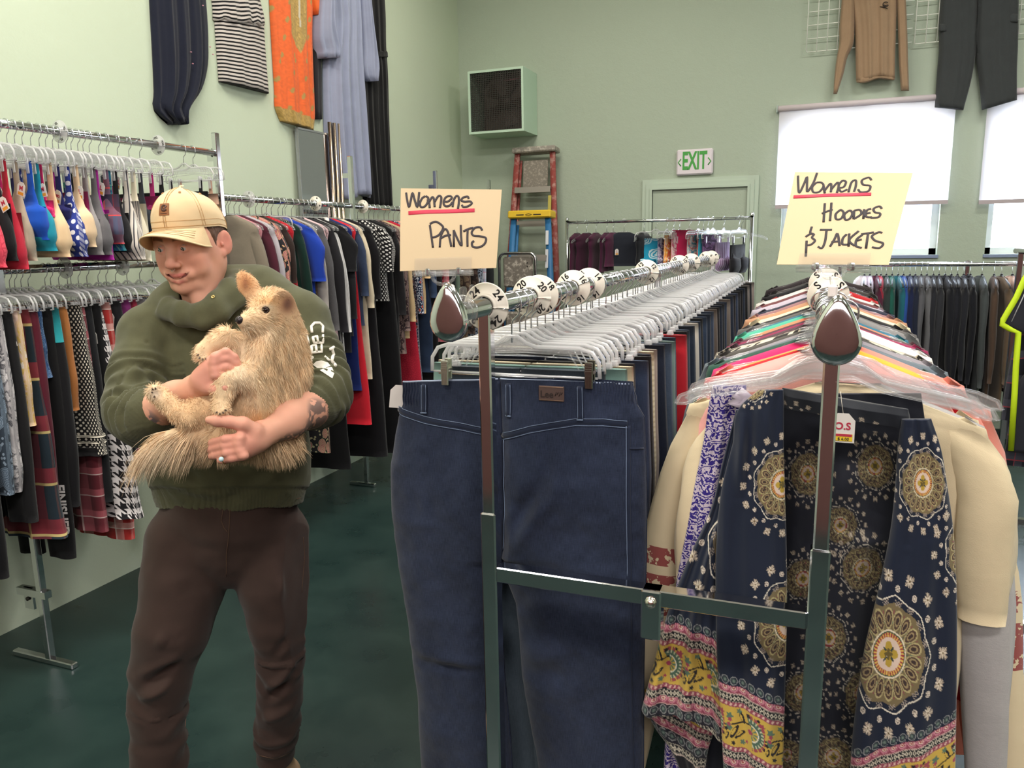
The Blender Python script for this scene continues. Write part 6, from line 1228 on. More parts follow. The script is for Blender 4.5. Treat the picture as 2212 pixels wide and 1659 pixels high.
drape('back_panel', PV(1.455), NV, [(850, 1650, 1990), (1000, 1640, 2010), (1250, 1600, 2020), (1500, 1540, 2030), (1760, 1520, 2040)], VM, v, th=.012, fold=.007, nf=3.5, ph=1.4, nu=190, nv=380, colfn=vestcol(BMEDS, None, '#10131f', .42), extra=creases([(1700, 1120, 1880, 1000, 24, .014), (1720, 1180, 1900, 1130, 16, -.012), (1760, 1150, 1930, 1170, 10, .010), (1840, 1240, 1900, 1100, 18, .012)]))
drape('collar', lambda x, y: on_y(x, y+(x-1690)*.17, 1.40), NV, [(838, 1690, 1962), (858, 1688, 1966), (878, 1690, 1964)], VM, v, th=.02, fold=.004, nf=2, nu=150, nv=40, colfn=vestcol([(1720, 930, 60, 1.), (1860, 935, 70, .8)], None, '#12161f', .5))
o = [c for c in v.children if c.name.startswith('collar')][0]
# price tag of the vest
p = on_y(1822, 893, 1.365); tg = thing('t', 'x', 'x'); bpy.data.objects.remove(tg)
tg = link('price_tag', TGM[0], v, tuple(p)); tg.scale = (1.0,)*3; b = MB(); b.box((.002, -.001, -.041), (.028, .0008, .012)); b.build('price_sticker', M('yellow_sale_sticker', '#e6c22c', .6), tg); b = MB(); b.box((.002, -.0014, -.037), (.026, .0008, .004)); b.build('red_band', REDI, tg)
text_copy('size_letter', 'O.S', .017, REDI, tg, (.0, -.001, -.022), (PI/2, 0, 0), 1, .0004, .0002); text_copy('sale_price', '$ 6.00', .007, BLKI, tg, (.002, -.002, -.0435), (PI/2, 0, 0), 1, 0, .0002)
b = MB(); b.tube([(0, 0, -.002), (-.004, .006, .02), (-.006, .01, .035)], .0005, 5); b.build('tag_string', STR, tg)
# purple ikat top
o = drape('blouse', PV(1.47), NV, [(832, 1540, 1612), (870, 1532, 1612), (950, 1520, 1608), (1050, 1500, 1600), (1150, 1482, 1590), (1240, 1464, 1580), (1450, 1445, 1570), (1700, 1432, 1560)], F('#c9bccb', 'tribal', '#33267c', s=2.2), th=.02, fold=.010, nf=2, ph=1, nu=50, nv=90, extra=creases([(1555, 850, 1530, 1000, 7, .01), (1580, 850, 1560, 1100, 7, -.01), (1535, 1000, 1500, 1240, 8, .01)]))
tag(o, 'violet and white ikat print top peeking left of the printed vest', 'blouse')
b = MB(); P_ = [on_y(x, y, 1.455) for x, y in ((1590, 850), (1600, 862), (1585, 870), (1602, 875), (1612, 858), (1595, 848))]; b.tube(P_, .012, 8); q = b.build('knotted_shoulder', F('#c9bccb', 'tribal', '#33267c', s=2.2), o)
# cream and grey sweatshirts
CRM = F('#d9c8a6'); GH = F('#c6c2c0', 'heather', '#a9a5a5')
def stripes_cream():
    t = NT('cream_fleece_red_bands'); t.set(rough=.9, sheen=.15, spec=.15); co = t.coord('Generated'); ob = t.coord('Object'); sx = t.n('ShaderNodeSeparateXYZ'); t.l(ob, sx.inputs[0]); ax = t.math('ABSOLUTE', sx.outputs[0]); z = sx.outputs[2]
    def band(a, b_): return t.math('MULTIPLY', t.math('GREATER_THAN', z, a), t.math('LESS_THAN', z, b_))
    m = t.math('ADD', band(-.50, -.46), band(-.61, -.52)); m = t.math('MULTIPLY', m, t.math('GREATER_THAN', ax, .245)); n = t.noise(ob, 38, 3, .7); m = t.math('MULTIPLY', m, t.math('LESS_THAN', n, .56))
    t.l(t.mix(m, lin('#d9c8a6'), lin('#96504c')), t.b.inputs['Base Color']); t.bump(t.noise(ob, 25, 3), .3, .004); return t.m
zz = RZ-.015
g = garment('sweatshirt', 'sweatshirt', mk_top(L=1.02, sl=.36, W=.225, sh=.235, t=.02, sleeve_r=.075, ph=1., fold=.02), CRM, (HX+.03, 1.495, zz-.045), 0, 'cream short-sleeved sweatshirt just behind the printed vest', None)
hanger('shirt', (HX+.02, 1.495, zz), .0, 'wide clear hanger of the cream short-sleeved sweatshirt', 'clear hangers on the hoodies rail').scale = (1.22, 1, 1)
g = garment('sweatshirt', 'sweatshirt', mk_top(L=1.02, sl=.84, W=.22, sh=.228, t=.02, sleeve_r=.062, ph=2., fold=.016), GH, (HX+.04, 1.515, zz-.045), 0, 'grey heather sweatshirt, its long sleeve right of the vest', None)
g = garment('sweatshirt', 'sweatshirt', mk_top(L=1.05, sl=.86, W=.25, sh=.262, t=.022, sleeve_r=.068, ph=.4, sf=.20), stripes_cream(), (HX, 1.54, zz-.04), 0, 'long cream sweatshirt with worn red bands on the sleeves', None)
g = garment('jumper', 'jumper', mk_top(L=.9, sl=.8, W=.28, sh=.27, t=.022, sleeve_r=.07, ph=.9, cuff=True), F('#dc8f80'), (HX+.04, 1.70, zz-.05), 0, 'salmon ribbed jumper at the far right of the hoodies rail', None)
for y, sc, rz, lab in ((1.44, 1.34, .03, 'wide clear hanger carrying the printed vest'), (1.475, 1.28, -.04, 'wide clear hanger carrying the violet ikat top'), (1.52, 1.2, .03, 'clear hanger carrying the grey heather sweatshirt'), (1.545, 1.3, -.02, 'clear hanger carrying the red banded cream sweatshirt'), (1.705, 1.15, .0, 'clear hanger carrying the salmon jumper')):
    h = hanger('shirt', (HX, y, zz), rz, lab, 'clear hangers on the hoodies rail'); h.scale = (sc*.93, 1, 1.05)

PW = PV(3.46); o = drape('work_shirt', PW, NV, [(572, 2232, 2430), (600, 2212, 2450), (640, 2194, 2470), (692, 2163, 2500), (704, 2166, 2500), (716, 2196, 2470), (850, 2190, 2465), (975, 2182, 2460)], F('#26272e'), th=.03, fold=.006, nf=4, nu=40, nv=60)
tag(o, 'black work shirt edged in lime yellow at the right edge', 'shirt', 'work clothes on the side rack')
b = MB(); b.tube([tuple(PW(x, y)+np.array((0, -.012, 0))) for x, y in ((2232, 574), (2212, 602), (2194, 642), (2166, 690), (2163, 700), (2180, 710), (2198, 718), (2193, 790), (2190, 850), (2182, 972))], .011, 8, flat=((0, 1, 0), .6)); b.build('lime_edging', M('lime_yellow_tape', '#c3e01a', .6), o)
b = MB(); b.tube([tuple(PW(x, y)+np.array((0, -.016, 0))) for x, y in ((2226, 600), (2206, 645), (2183, 694))], .002, 6); b.build('piping', M('silver_piping', '#b8b9be', .5), o)
hanger('shirt', (1.03, 3.45, 1.55), .05, 'clear hanger holding the black and lime work shirt', 'hangers on the side rack')
# ================================================================= the man
A = at
def unit(v): v = np.array(v, float); return v/np.linalg.norm(v)
BK_ = -CF
psi, the = math.radians(9), math.radians(20)
f0 = math.cos(psi)*BK_-math.sin(psi)*CR; HS = math.cos(psi)*CR+math.sin(psi)*BK_
HF = math.cos(the)*f0-math.sin(the)*CU; HU = math.cos(the)*CU+math.sin(the)*f0
_r = math.radians(-1.5); HS, HU = math.cos(_r)*HS-math.sin(_r)*HU, math.cos(_r)*HU+math.sin(_r)*HS
HR = np.stack([HS, HF, HU]); HC = A(411, 508, 2.0)
def H(s, f, u): return HC+HS*s+HF*f+HU*u
def hrot(ax, ang):
    c, s = math.cos(ang), math.sin(ang); m = {'x': [[1, 0, 0], [0, c, s], [0, -s, c]], 'y': [[c, 0, -s], [0, 1, 0], [s, 0, c]], 'z': [[c, s, 0], [-s, c, 0], [0, 0, 1]]}[ax]; return np.array(m) @ HR
def prim_box(pts, m): p = np.array(pts); return p.min(0)-m, p.max(0)+m
# ---- head and neck (fine grid)
lo, hi = prim_box([H(-.10, -.12, .13), H(.11, .15, .13), H(-.1, .1, -.17), H(.1, -.1, -.17), A(440, 680, 2.1), H(0, .15, -.1)], .05); lo[2] = 1.44
S = SDF(lo, hi, .0020)
S.ell(H(0, -.008, .018), (.074, .095, .090), 0, HR); S.ell(H(0, .030, -.045), (.060, .064, .080), .03, HR)
S.ell(H(0, .062, -.012), (.060, .034, .040), .03, HR)
for s in (-1, 1):
    S.cap(H(s*.052, .004, -.075), H(s*.028, .062, -.118), .019, .016, .035); S.ell(H(s*.043, .062, -.050), (.021, .022, .019), .022, HR)
    S.cap(H(s*.012, .094, .002), H(s*.045, .074, .004), .0085, .008, .014); S.cap(H(s*.058, .040, -.01), H(s*.056, .0, -.055), .012, .016, .03)
S.ell(H(0, .080, -.121), (.021, .016, .017), .022, HR); S.ell(H(0, .070, -.088), (.034, .022, .026), .02, HR)
for s in (-1, 1): S.ell(H(s*.031, .099, -.018), (.0165, .0115, .0105), .012, HR, 'sub')
for s in (-1, 1): S.ell(H(s*.031, .0810, -.020), (.0136, .0120, .0120), .003, HR)
for s in (-1, 1):   # lids
    for dz, r in ((.0046, .0037), (-.0058, .0034)):
        P = [(s*(.031+.0145*t), .0925-.007*t*t-(.002 if abs(t) > .9 else 0), -.0205+dz*(1-t*t)) for t in (-1, -.5, 0, .5, 1)]; S.chain([(H(*p), r) for p in P], .003)
    S.cap(H(s*.020, .088, -.034), H(s*.044, .078, -.036), .005, .005, .010)
S.chain([(H(0, .090, -.004), .0085), (H(0, .102, -.030), .0080), (H(0, .112, -.050), .0108)], .012); S.ell(H(0, .1155, -.0555), (.0125, .011, .0105), .008, HR)
for s in (-1, 1): S.ell(H(s*.0130, .104, -.0590), (.0078, .0105, .0074), .006, HR); S.ell(H(s*.0070, .109, -.0662), (.0032, .0045, .0022), .002, HR, 'sub')
S.cap(H(-.028, .086, -.086), H(.028, .086, -.086), .011, .011, .012)
up_ = [(-.037, .074, -.0755), (-.020, .0925, -.0845), (-.006, .0985, -.0858), (0, .0975, -.0865), (.006, .0985, -.0858), (.020, .0925, -.0845), (.037, .074, -.0755)]; lw_ = [(-.035, .075, -.0785), (-.018, .0905, -.0985), (0, .0950, -.1035), (.018, .0905, -.0985), (.035, .075, -.0785)]
S.chain([(H(*p), .0034+.0006*(abs(p[0]) < .02)) for p in up_], .004); S.chain([(H(*p), .0040+.0010*(abs(p[0]) < .02)) for p in lw_], .004)
S.chain([(H(p[0]*.88, p[1]+.0055, (p[2]+q)/2), .0020+.0024*(abs(p[0]) < .025)) for p, q in zip([(-.036, .080, -.0765), (-.019, .0965, -.0890), (0, .102, -.0915), (.019, .0965, -.0890), (.036, .080, -.0765)], (-.0775, -.0935, -.0985, -.0935, -.0775))], .002, 'sub')
for s in (-1, 1): S.chain([(H(s*.021, .100, -.062), .0012), (H(s*.031, .092, -.070), .0010)], .006, 'sub'); S.ell(H(s*.046, .060, -.076), (.016, .018, .018), .02, HR)
for s in (-1, 1):   # ears
    ER = hrot('z', s*.50); c = H(s*.0835, -.018, -.026)
    S.ell(c, (.0075, .0195, .032), .008, ER); S.ell(c+HS*s*.010+HF*.004+HU*.006, (.0065, .0115, .0185), .004, ER, 'sub'); S.ell(H(s*.080, -.004, -.052), (.006, .009, .010), .006, HR); S.ell(H(s*.084, .000, -.028), (.004, .004, .006), .003, HR)
NB = A(452, 672, 2.08); S.cap(H(0, -.035, -.055), NB, .056, .064, .03); S.cap(H(0, .01, -.10), A(436, 660, 2.03), .036, .04, .03); S.cap(H(.045, -.02, -.075), A(440, 668, 1.985), .018, .012, .03); S.ell(A(427, 648, 1.985), (.012, .012, .014), .02)
V1, Q1 = S.mesh(); V1 = smooth_mesh(V1, Q1, 4, .4)
# ---- trunk, arms, hands
SR = [(A(315, 725, 2.06), .046), (A(296, 890, 1.91), .040)]; SL = [(A(646, 696, 2.12), .048), (A(694, 845, 2.0), .042)]
lo, hi = prim_box([A(225, 650, 2.1), A(750, 650, 2.2), A(300, 1000, 1.62), A(700, 1000, 1.8), A(760, 850, 1.9), A(490, 1100, 2.2), A(450, 640, 2.25)], .06); hi[2] = 1.52
S = SDF(lo, hi, .0026)
S.chain([(A(455, 665, 2.09), .062), (A(470, 720, 2.11), .12), (A(485, 850, 2.12), .125), (A(492, 980, 2.13), .12), (A(495, 1100, 2.13), .13)], .05, sq=(BK_, 1.5)); S.cap(A(330, 712, 2.06), A(632, 690, 2.11), .05, .055, .05)
S.chain(SR, .04); S.chain(SL, .04)
RE, RW = A(338, 884, 1.835), A(424, 838, 1.735); S.chain([(A(300, 892, 1.89), .040), (RE, .042), (A(380, 862, 1.78), .038), (RW, .029)], .025)
S.chain([(RW, .028), (A(448, 822, 1.715), .029), (A(466, 802, 1.70), .027)], .015); S.chain([(A(440, 818, 1.705), .024), (A(462, 783, 1.695), .018)], .015); S.chain([(A(452, 832, 1.70), .020), (A(470, 815, 1.69), .015)], .012)
for ch in ([(465, 771, .0105), (488, 760, .0095), (506, 772, .0088), (513, 784, .0078)], [(463, 784, .0108), (489, 775, .0100), (509, 785, .0092), (515, 797, .008)], [(464, 799, .0104), (489, 793, .0098), (508, 802, .0088), (512, 813, .0078)], [(467, 812, .0094), (486, 810, .0086), (500, 817, .0078), (504, 826, .007)]): S.chain([(A(x, y, 1.680+.012*max(0, (x-495)/15)), r) for x, y, r in ch], .004)
S.chain([(A(450, 838, 1.695), .0135), (A(468, 842, 1.68), .0118), (A(486, 838, 1.675), .0105)], .008)
for x, y in ((465, 771), (463, 784), (464, 799), (467, 812)): S.ell(A(x, y, 1.672), (.009, .009, .008), .010)
LW = A(566, 938, 1.725); S.chain([(A(700, 862, 1.97), .050), (A(668, 880, 1.90), .048), (A(620, 908, 1.80), .041), (LW, .030)], .025)
S.chain([(LW, .029), (A(545, 948, 1.70), .028), (A(525, 958, 1.685), .024)], .012); S.chain([(A(556, 955, 1.71), .024), (A(524, 975, 1.69), .021)], .012)
for ch in ([(518, 946, .0112), (488, 949, .0104), (460, 956, .0092), (452, 960, .008)], [(516, 959, .0112), (487, 963, .0104), (460, 970, .0094), (451, 973, .008)], [(519, 973, .0108), (490, 978, .0100), (466, 984, .0090), (457, 986, .0078)], [(526, 985, .0098), (501, 990, .0088), (482, 994, .0080), (475, 995, .007)]): S.chain([(A(x, y, 1.668+.045*max(0, (488-x)/30)), r) for x, y, r in ch], .0035)
S.chain([(A(550, 930, 1.69), .018), (A(524, 916, 1.672), .0150), (A(495, 911, 1.665), .0120), (A(470, 909, 1.662), .0118), (A(452, 907, 1.662), .0088)], .010)
for x, y in ((518, 946), (516, 959), (519, 973), (526, 985)): S.ell(A(x, y, 1.660), (.010, .010, .008), .010)
V2, Q2 = S.mesh(); V2 = smooth_mesh(V2, Q2, 1, .3)
# ---- pelvis and legs (inside the trousers)
FR, FL = A(593, 1655, 2.345), None
S = SDF(*prim_box([A(250, 1050, 2.0), A(720, 1050, 2.5), A(250, 1840, 2.0), A(720, 1760, 2.5)], .05), .006); 
ankL = np.array([-1.66, 1.47, .10]); ankR = np.array([-1.445, 1.69, .10])
S.chain([(A(495, 1080, 2.13), .12), (A(494, 1150, 2.14), .11)], .05, sq=(BK_, 1.3)); S.chain([(A(420, 1180, 2.14), .08), (A(365, 1400, 2.14), .055), (tuple(ankL), .036)], .04); S.chain([(A(565, 1180, 2.17), .08), (A(605, 1400, 2.21), .055), (tuple(ankR), .036)], .04)
V3, Q3 = S.mesh()
V = np.concatenate([V1, V2, V3]); Q = np.concatenate([Q1, Q2+len(V1), Q3+len(V1)+len(V2)])
# skin colour painted as pigment: warmer nose, cheeks, ears, knuckles; lips; brows; tattoos
col = np.tile(np.array(lin('#d39c84')[:3]), (len(V), 1)); L3 = (V-HC) @ HR.T
def blob(c, r, cc, a=1., P=None):
    P = V if P is None else P; w = a*np.exp(-(((P-np.array(c))/np.array(r))**2).sum(1)); col[:] = col*(1-w[:, None])+np.array(lin(cc)[:3])*w[:, None]
for s in (-1, 1): blob((s*.045, .065, -.050), (.026, .03, .024), '#cf8473', .55, L3); blob((s*.088, -.015, -.024), (.02, .03, .036), '#d68478', .7, L3); blob((s*.031, .095, -.030), (.018, .02, .008), '#b77a68', .45, L3)
blob((0, .115, -.056), (.018, .016, .014), '#cf8276', .6, L3); blob((0, .08, -.112), (.045, .04, .020), '#c48f7a', .35, L3)
nm = (L3[:, 2] > -.3)
lipm = np.zeros(len(V))
for P_ in (up_, lw_):
    for a, b_ in zip(P_[:-1], P_[1:]):
        a, b_ = np.array(a), np.array(b_); ab = b_-a; t = np.clip(((L3-a) @ ab)/(ab @ ab), 0, 1); d = np.linalg.norm(L3-a-t[:, None]*ab, axis=1); lipm = np.maximum(lipm, sstep(.0072, .0045, d))
col = col*(1-.85*lipm[:, None])+np.array(lin('#b9655f')[:3])*.85*lipm[:, None]
for a, b_, r in (((-.026, .104, -.0905), (.026, .086, -.084), .0022),): pass
mo = sstep(.036, .028, np.abs(L3[:, 0]))*sstep(.0036, .0012, np.abs(L3[:, 2]+.0925-12.*L3[:, 0]**2))*(L3[:, 1] > .07)*(L3[:, 1] < .0985); col = col*(1-.9*mo[:, None])+np.array(lin('#5a2524')[:3])*.9*mo[:, None]
for s in (-1, 1):
    u = (L3[:, 0]*s-.032)/.021; zc = .0055-.0035*np.clip(u, -1, 2)**2+.001*u; bw = sstep(1.05, .8, np.abs(u))*sstep(.0050, .0024, np.abs(L3[:, 2]-zc-.0015))*(L3[:, 1] > .05); col = col*(1-.75*bw[:, None])+np.array(lin('#4f362c')[:3])*.75*bw[:, None]
hand = np.minimum(np.linalg.norm(V-A(478, 795, 1.69), axis=1), np.linalg.norm(V-A(495, 965, 1.68), axis=1)); w = sstep(.11, .03, hand)*.55; col = col*(1-w[:, None])+np.array(lin('#cb8578')[:3])*w[:, None]
n1 = vnoise(V, 90, 3)+.6*vnoise(V, 190, 5)
for c, r in ((A(338, 892, 1.80), .030), (A(331, 905, 1.80), .022)): d = np.linalg.norm(V-c, axis=1); w = sstep(r, r*.6, d)*(n1 > -.15)*.75; col = col*(1-w[:, None])+np.array(lin('#5d5a5e')[:3])*w[:, None]
a, b_ = A(676, 898, 1.86), A(600, 952, 1.78); ab = b_-a; t = np.clip(((V-a) @ ab)/(ab @ ab), 0, 1); d = np.linalg.norm(V-a-t[:, None]*ab, axis=1); w = sstep(.050, .034, d)*(n1 > -.35)*.8; col = col*(1-w[:, None])+np.array(lin('#55504f')[:3])*w[:, None]
man = np_mesh('person', V, Q, vcol_mat('skin', .55, 900, sss=.12, sheen=0, bs=.12, bd=.0006), None, col*(1+.03*vnoise(V, 60, 8))[:, None])
tag(man, 'man in cream cap, green hoodie and brown trousers smiling and cradling a dog', 'person')
# eyes
for s in (-1, 1):
    c = H(s*.031, .0842, -.020); gz = unit(HF*.88-HS*.40-HU*.10) if 1 else HF
    b = MB(); b.lathe((0, 0, 0), [(.0124*math.sin(q), -.0124*math.cos(q)) for q in np.linspace(.001, PI-.001, 14)], 20); e = b.build('eye', M('eye_white', '#b9aea8', .3), man); e.location = tuple(c)
    e.rotation_mode = 'QUATERNION'; e.rotation_quaternion = Vector(gz).to_track_quat('Z', 'Y')
    b = MB(); b.lathe((0, 0, 0), [(.0078, .0100), (.0060, .0113), (.0001, .0125)], 20); b.build('iris', M('iris_dark_hazel', '#3f4238', .15), e); b = MB(); b.lathe((0, 0, .0004), [(.0026, .0119), (.0001, .0122)], 14); b.build('pupil', M('pupil_black', '#0d0b0c', .1), e)
b = MB(); b.tube([tuple(H(x, .0935-12*x*x, -.0915+x*x*10)) for x in np.linspace(-.021, .021, 12)], .0032, 8, flat=(tuple(HU), 1.)); b.build('teeth', M('tooth_ivory', '#d9cfc2', .3), man)
b = MB(); P_ = [H(.0042*math.sin(a)*1.1, .109+.003*math.cos(a), -.0665-.0045*math.cos(a*.5)**2) for a in np.linspace(-2.2, 2.2, 14)]; b.tube([tuple(p) for p in P_], .0009, 8); [b.lathe(tuple(P_[k]), [(0, -.0016), (.0016, 0), (0, .0016)], 8) for k in (0, -1)]; b.build('septum_ring', M('nose_ring_silver', '#cfccca', .2, 1.), man)
# hair: short brown fringe of hair below the cap
S = SDF(*prim_box([H(-.1, -.13, -.1), H(.1, .1, .06), H(.1, -.1, .06), H(-.1, .1, -.1)], .03), .0024)
S.ell(H(0, -.012, .012), (.0785, .099, .090), 0, HR)
for s in (-1, 1): S.ell(H(s*.0835, -.014, -.030), (.020, .022, .034), .002, HR, 'sub'); S.cap(H(s*.074, .020, .0), H(s*.0725, .016, -.030), .007, .0045, .008)
S.plane(H(0, .034, 0), HF*1.+HU*.12); S.plane(H(0, 0, .045), HU); S.plane(H(0, -.02, -.062), -HU+HF*.55)
Vh, Qh = S.mesh(); Vh = smooth_mesh(Vh, Qh, 1); Nh = vnormals(Vh, Qh); st = vnoise(np.stack([(Vh-HC) @ HS*1.0, (Vh-HC) @ HF, ((Vh-HC) @ HU)*.22], 1), 520, 2)
Vh = Vh+Nh*(.0012*st)[:, None]; hc = np.tile(np.array(lin('#5b4234')[:3]), (len(Vh), 1))*(1+.35*st)[:, None]
np_mesh('hair', Vh, Qh, vcol_mat('brown_hair', .7, 900), man, np.clip(hc, 0, 1))
# ---- cap
CAPM = F('#dcc097', rough=.85); cap = thing('c', 'x', 'x'); bpy.data.objects.remove(cap)
def capP(a, q, off=0.):
    """a angle round the head (0 front), q 0 band..1 top"""
    e = q*PI/2; rx, ry, rz = .0830+off, .1060+off, .0930+off; tilt = .055
    bulge = 1+.03*math.sin(2*e); ce = math.cos(e)**.78
    x = rx*math.sin(a)*ce*bulge; y = -.008+ry*math.cos(a)*ce*bulge; z = .018+.012*math.cos(a)+rz*math.sin(e)+(-.018)*(math.cos(a) < 0)*(-math.cos(a))*(1-q)
    return H(x, y, z)
b = MB(); na, nq = 96, 26
def cf(i, j, off=0):
    a = 2*PI*i/na; q = min(.999, j/(nq-1)); g = abs(math.sin(3*a)); sm_ = -.0016*math.exp(-(g/.06)**2)*min(1, (1-q)*6); w = .0012*math.sin(a*5+q*6)*math.sin(q*PI)
    return capP(a, q, sm_+w+off)
b.grid(lambda i, j: cf(i, j), na, nq, lambda i, j: (i*.006, j*.006), wrap=True); b.grid(lambda i, j: cf(i, j, -.002), na, nq, wrap=True); CAP = b.build('cap', CAPM, man); CAP['label'] = 'cream canvas baseball cap'
b = MB()
for k in range(6):
    for d in (-.035, .035):
        b.tube([tuple(capP(k*PI/3+d/max(.15, math.cos(q*PI/2)), q, .0006)) for q in np.linspace(.03, .93, 16)], .0006, 5)
b.tube([tuple(capP(a, .035, .0008)) for a in np.linspace(0, 2*PI, 60)], .0006, 5); b.tube([tuple(capP(a, .13, .0006)) for a in np.linspace(-2.6, 2.6, 50)], .0005, 5); b.build('stitching', M('tan_thread', '#b98f5c', .8), CAP)
b = MB(); p = capP(0, 1, .001); b.ell = None; b.lathe((0, 0, 0), [(.0062, -.001), (.0052, .0014), (0, .0024)], 16); o = b.build('button', CAPM, CAP); o.matrix_world = Matrix.Translation(p) @ Vector(HU).to_track_quat('Z', 'Y').to_matrix().to_4x4()
for k in range(6):
    b = MB(); p = capP(k*PI/3+PI/6, .70, .0012); n = unit(p-H(0, 0, .02)); b.lathe((0, 0, 0), [(.0030, 0), (.0034, .0012), (.0016, .0012), (.0012, 0)], 12); o = b.build('eyelet', M('tan_eyelet', '#a9784a', .7), CAP); o.matrix_world = Matrix.Translation(p) @ Vector(n).to_track_quat('Z', 'Y').to_matrix().to_4x4()
b = MB(); nu, nv = 41, 11
def brim(i, j, off=0):
    u = -1+2*i/(nu-1); v = j/(nv-1); a = u*1.02; x = .0835*math.sin(a); y = -.008+.1055*math.cos(a); z = .018+.012*math.cos(a)
    ox = .010*math.sin(a)*v; oy = .074*v*max(0, math.cos(u*PI/2))**.55; sag = .006*v-.046*v*u*u-.008*v*v
    return H(x*(1+.02*v)+ox, y+oy, z-.002+sag+off)
b.grid(lambda i, j: brim(i, j, .0015), nu, nv, lambda i, j: (i*.005, j*.007)); b.grid(lambda i, j: brim(i, j, -.0015), nu, nv, lambda i, j: (i*.005, j*.007)); b.tube([tuple(brim(i, nv-1)) for i in range(nu)], .0022, 6); o = b.build('brim', CAPM, CAP)
b = MB()
for v in (3, 4.5, 6, 7.5): b.tube([tuple(brim(i, v, .0021)) for i in range(4, nu-4)], .0005, 5)
b.build('brim_stitching', M('tan_thread', '#b98f5c', .8), o)
b = MB(); pc = lambda u, w, off=.002: capP(u/.1, .34+w, off); nn = 5
b.grid(lambda i, j: pc(-.0165+.033*i/(nn-1), -.105+.21*j/(nn-1), .0022), nn, nn); b.grid(lambda i, j: pc(-.0165+.033*i/(nn-1), -.105+.21*j/(nn-1), .0008), nn, nn)
o = b.build('leather_patch', M('tan_leather', '#8a5428', .6), CAP)
b = MB(); b.tube([tuple(pc(.001+.0075*math.cos(a)*(1 if math.cos(a) < .4 else 1), .015+.047*math.sin(a), .0030)) for a in np.linspace(.9, 5.6, 18)], .0026, 6, flat=(tuple(HF), .3)); b.tube([tuple(pc(.009, .055, .0030)), tuple(pc(.002, .0, .003)), tuple(pc(.010, -.02, .003))], .0022, 6, flat=(tuple(HF), .3)); b.tube([tuple(pc(x, -.075, .0030)) for x in (-.010, 0, .010)], .0006, 5); b.build('patch_emblem', M('dark_brown_stamp', '#4a2c22', .6), o)
# ---- hoodie
lo, hi = prim_box([A(215, 640, 2.1), A(760, 640, 2.25), A(760, 850, 1.9), A(220, 900, 1.8), A(300, 1110, 1.9), A(700, 1110, 2.3), A(300, 900, 1.75), A(520, 600, 2.35)], .06); hi[2] = 1.60
S = SDF(lo, hi, .0042)
S.chain([(A(462, 690, 2.11), .13), (A(476, 760, 2.10), .185), (A(482, 860, 2.10), .205), (A(492, 960, 2.11), .208), (A(497, 1030, 2.12), .203), (A(497, 1062, 2.13), .190)], .05, sq=(BK_, 1.62))
S.chain([(A(330, 716, 2.06), .078), (A(395, 668, 2.08), .062), (A(450, 650, 2.10), .07)], .06); S.chain([(A(640, 688, 2.12), .082), (A(560, 640, 2.12), .070), (A(480, 640, 2.12), .07)], .06)
S.chain([(A(322, 735, 2.04), .078), (A(300, 810, 1.98), .070), (A(292, 885, 1.915), .068), (A(312, 902, 1.87), .068), (A(330, 888, 1.842), .058)], .035)
S.chain([(A(650, 704, 2.11), .084), (A(684, 775, 2.06), .072), (A(698, 835, 2.00), .070), (A(688, 862, 1.95), .070), (A(664, 878, 1.905), .059)], .035)
for (x, y, d, rx) in ((715, 800, 2.0, .028), (722, 822, 1.97, .026), (258, 870, 1.93, .03), (262, 905, 1.90, .028)): S.ell(A(x, y, d), (rx, rx, rx*.8), .04)
for L_ in ([(366, 652, 1.99, .014), (395, 661, 1.945, .015), (430, 668, 1.925, .015), (462, 644, 1.94, .016), (492, 616, 1.99, .018), (520, 606, 2.06, .024)], [(360, 664, 1.985, .016), (392, 678, 1.94, .017), (430, 686, 1.925, .016), (468, 664, 1.935, .019), (505, 636, 1.985, .022), (540, 620, 2.07, .03)], [(352, 676, 1.985, .012), (390, 693, 1.94, .012), (440, 699, 1.925, .012), (482, 679, 1.935, .013), (520, 652, 1.985, .016)]): S.chain([(A(x, y, d), r) for x, y, d, r in L_], .022)
hd = [(520, 614, 2.07, .036), (515, 608, 2.17, .046), (455, 618, 2.24, .05), (398, 632, 2.20, .044), (365, 650, 2.10, .034), (362, 658, 2.03, .024), (366, 660, 1.995, .018)]
S.chain([(A(x, y, d), r) for x, y, d, r in hd], .012); S.ell(A(500, 650, 2.24), (.13, .06, .09), .05, np.stack([CR, BK_, CU])); S.cap(A(545, 628, 2.12), A(480, 655, 1.99), .022, .014, .012)
S.chain([(H(0, -.03, -.06), .050), (A(440, 640, 2.04), .054), (A(432, 650, 2.0), .045)], .008, 'sub')
S.plane(A(497, 1092, 2.13), -CU*1.+CR*.015, 0)
# pull the waistband in
S.cap(A(497, 1092, 2.13), A(497, 1098, 2.13), .0, .0, 0)
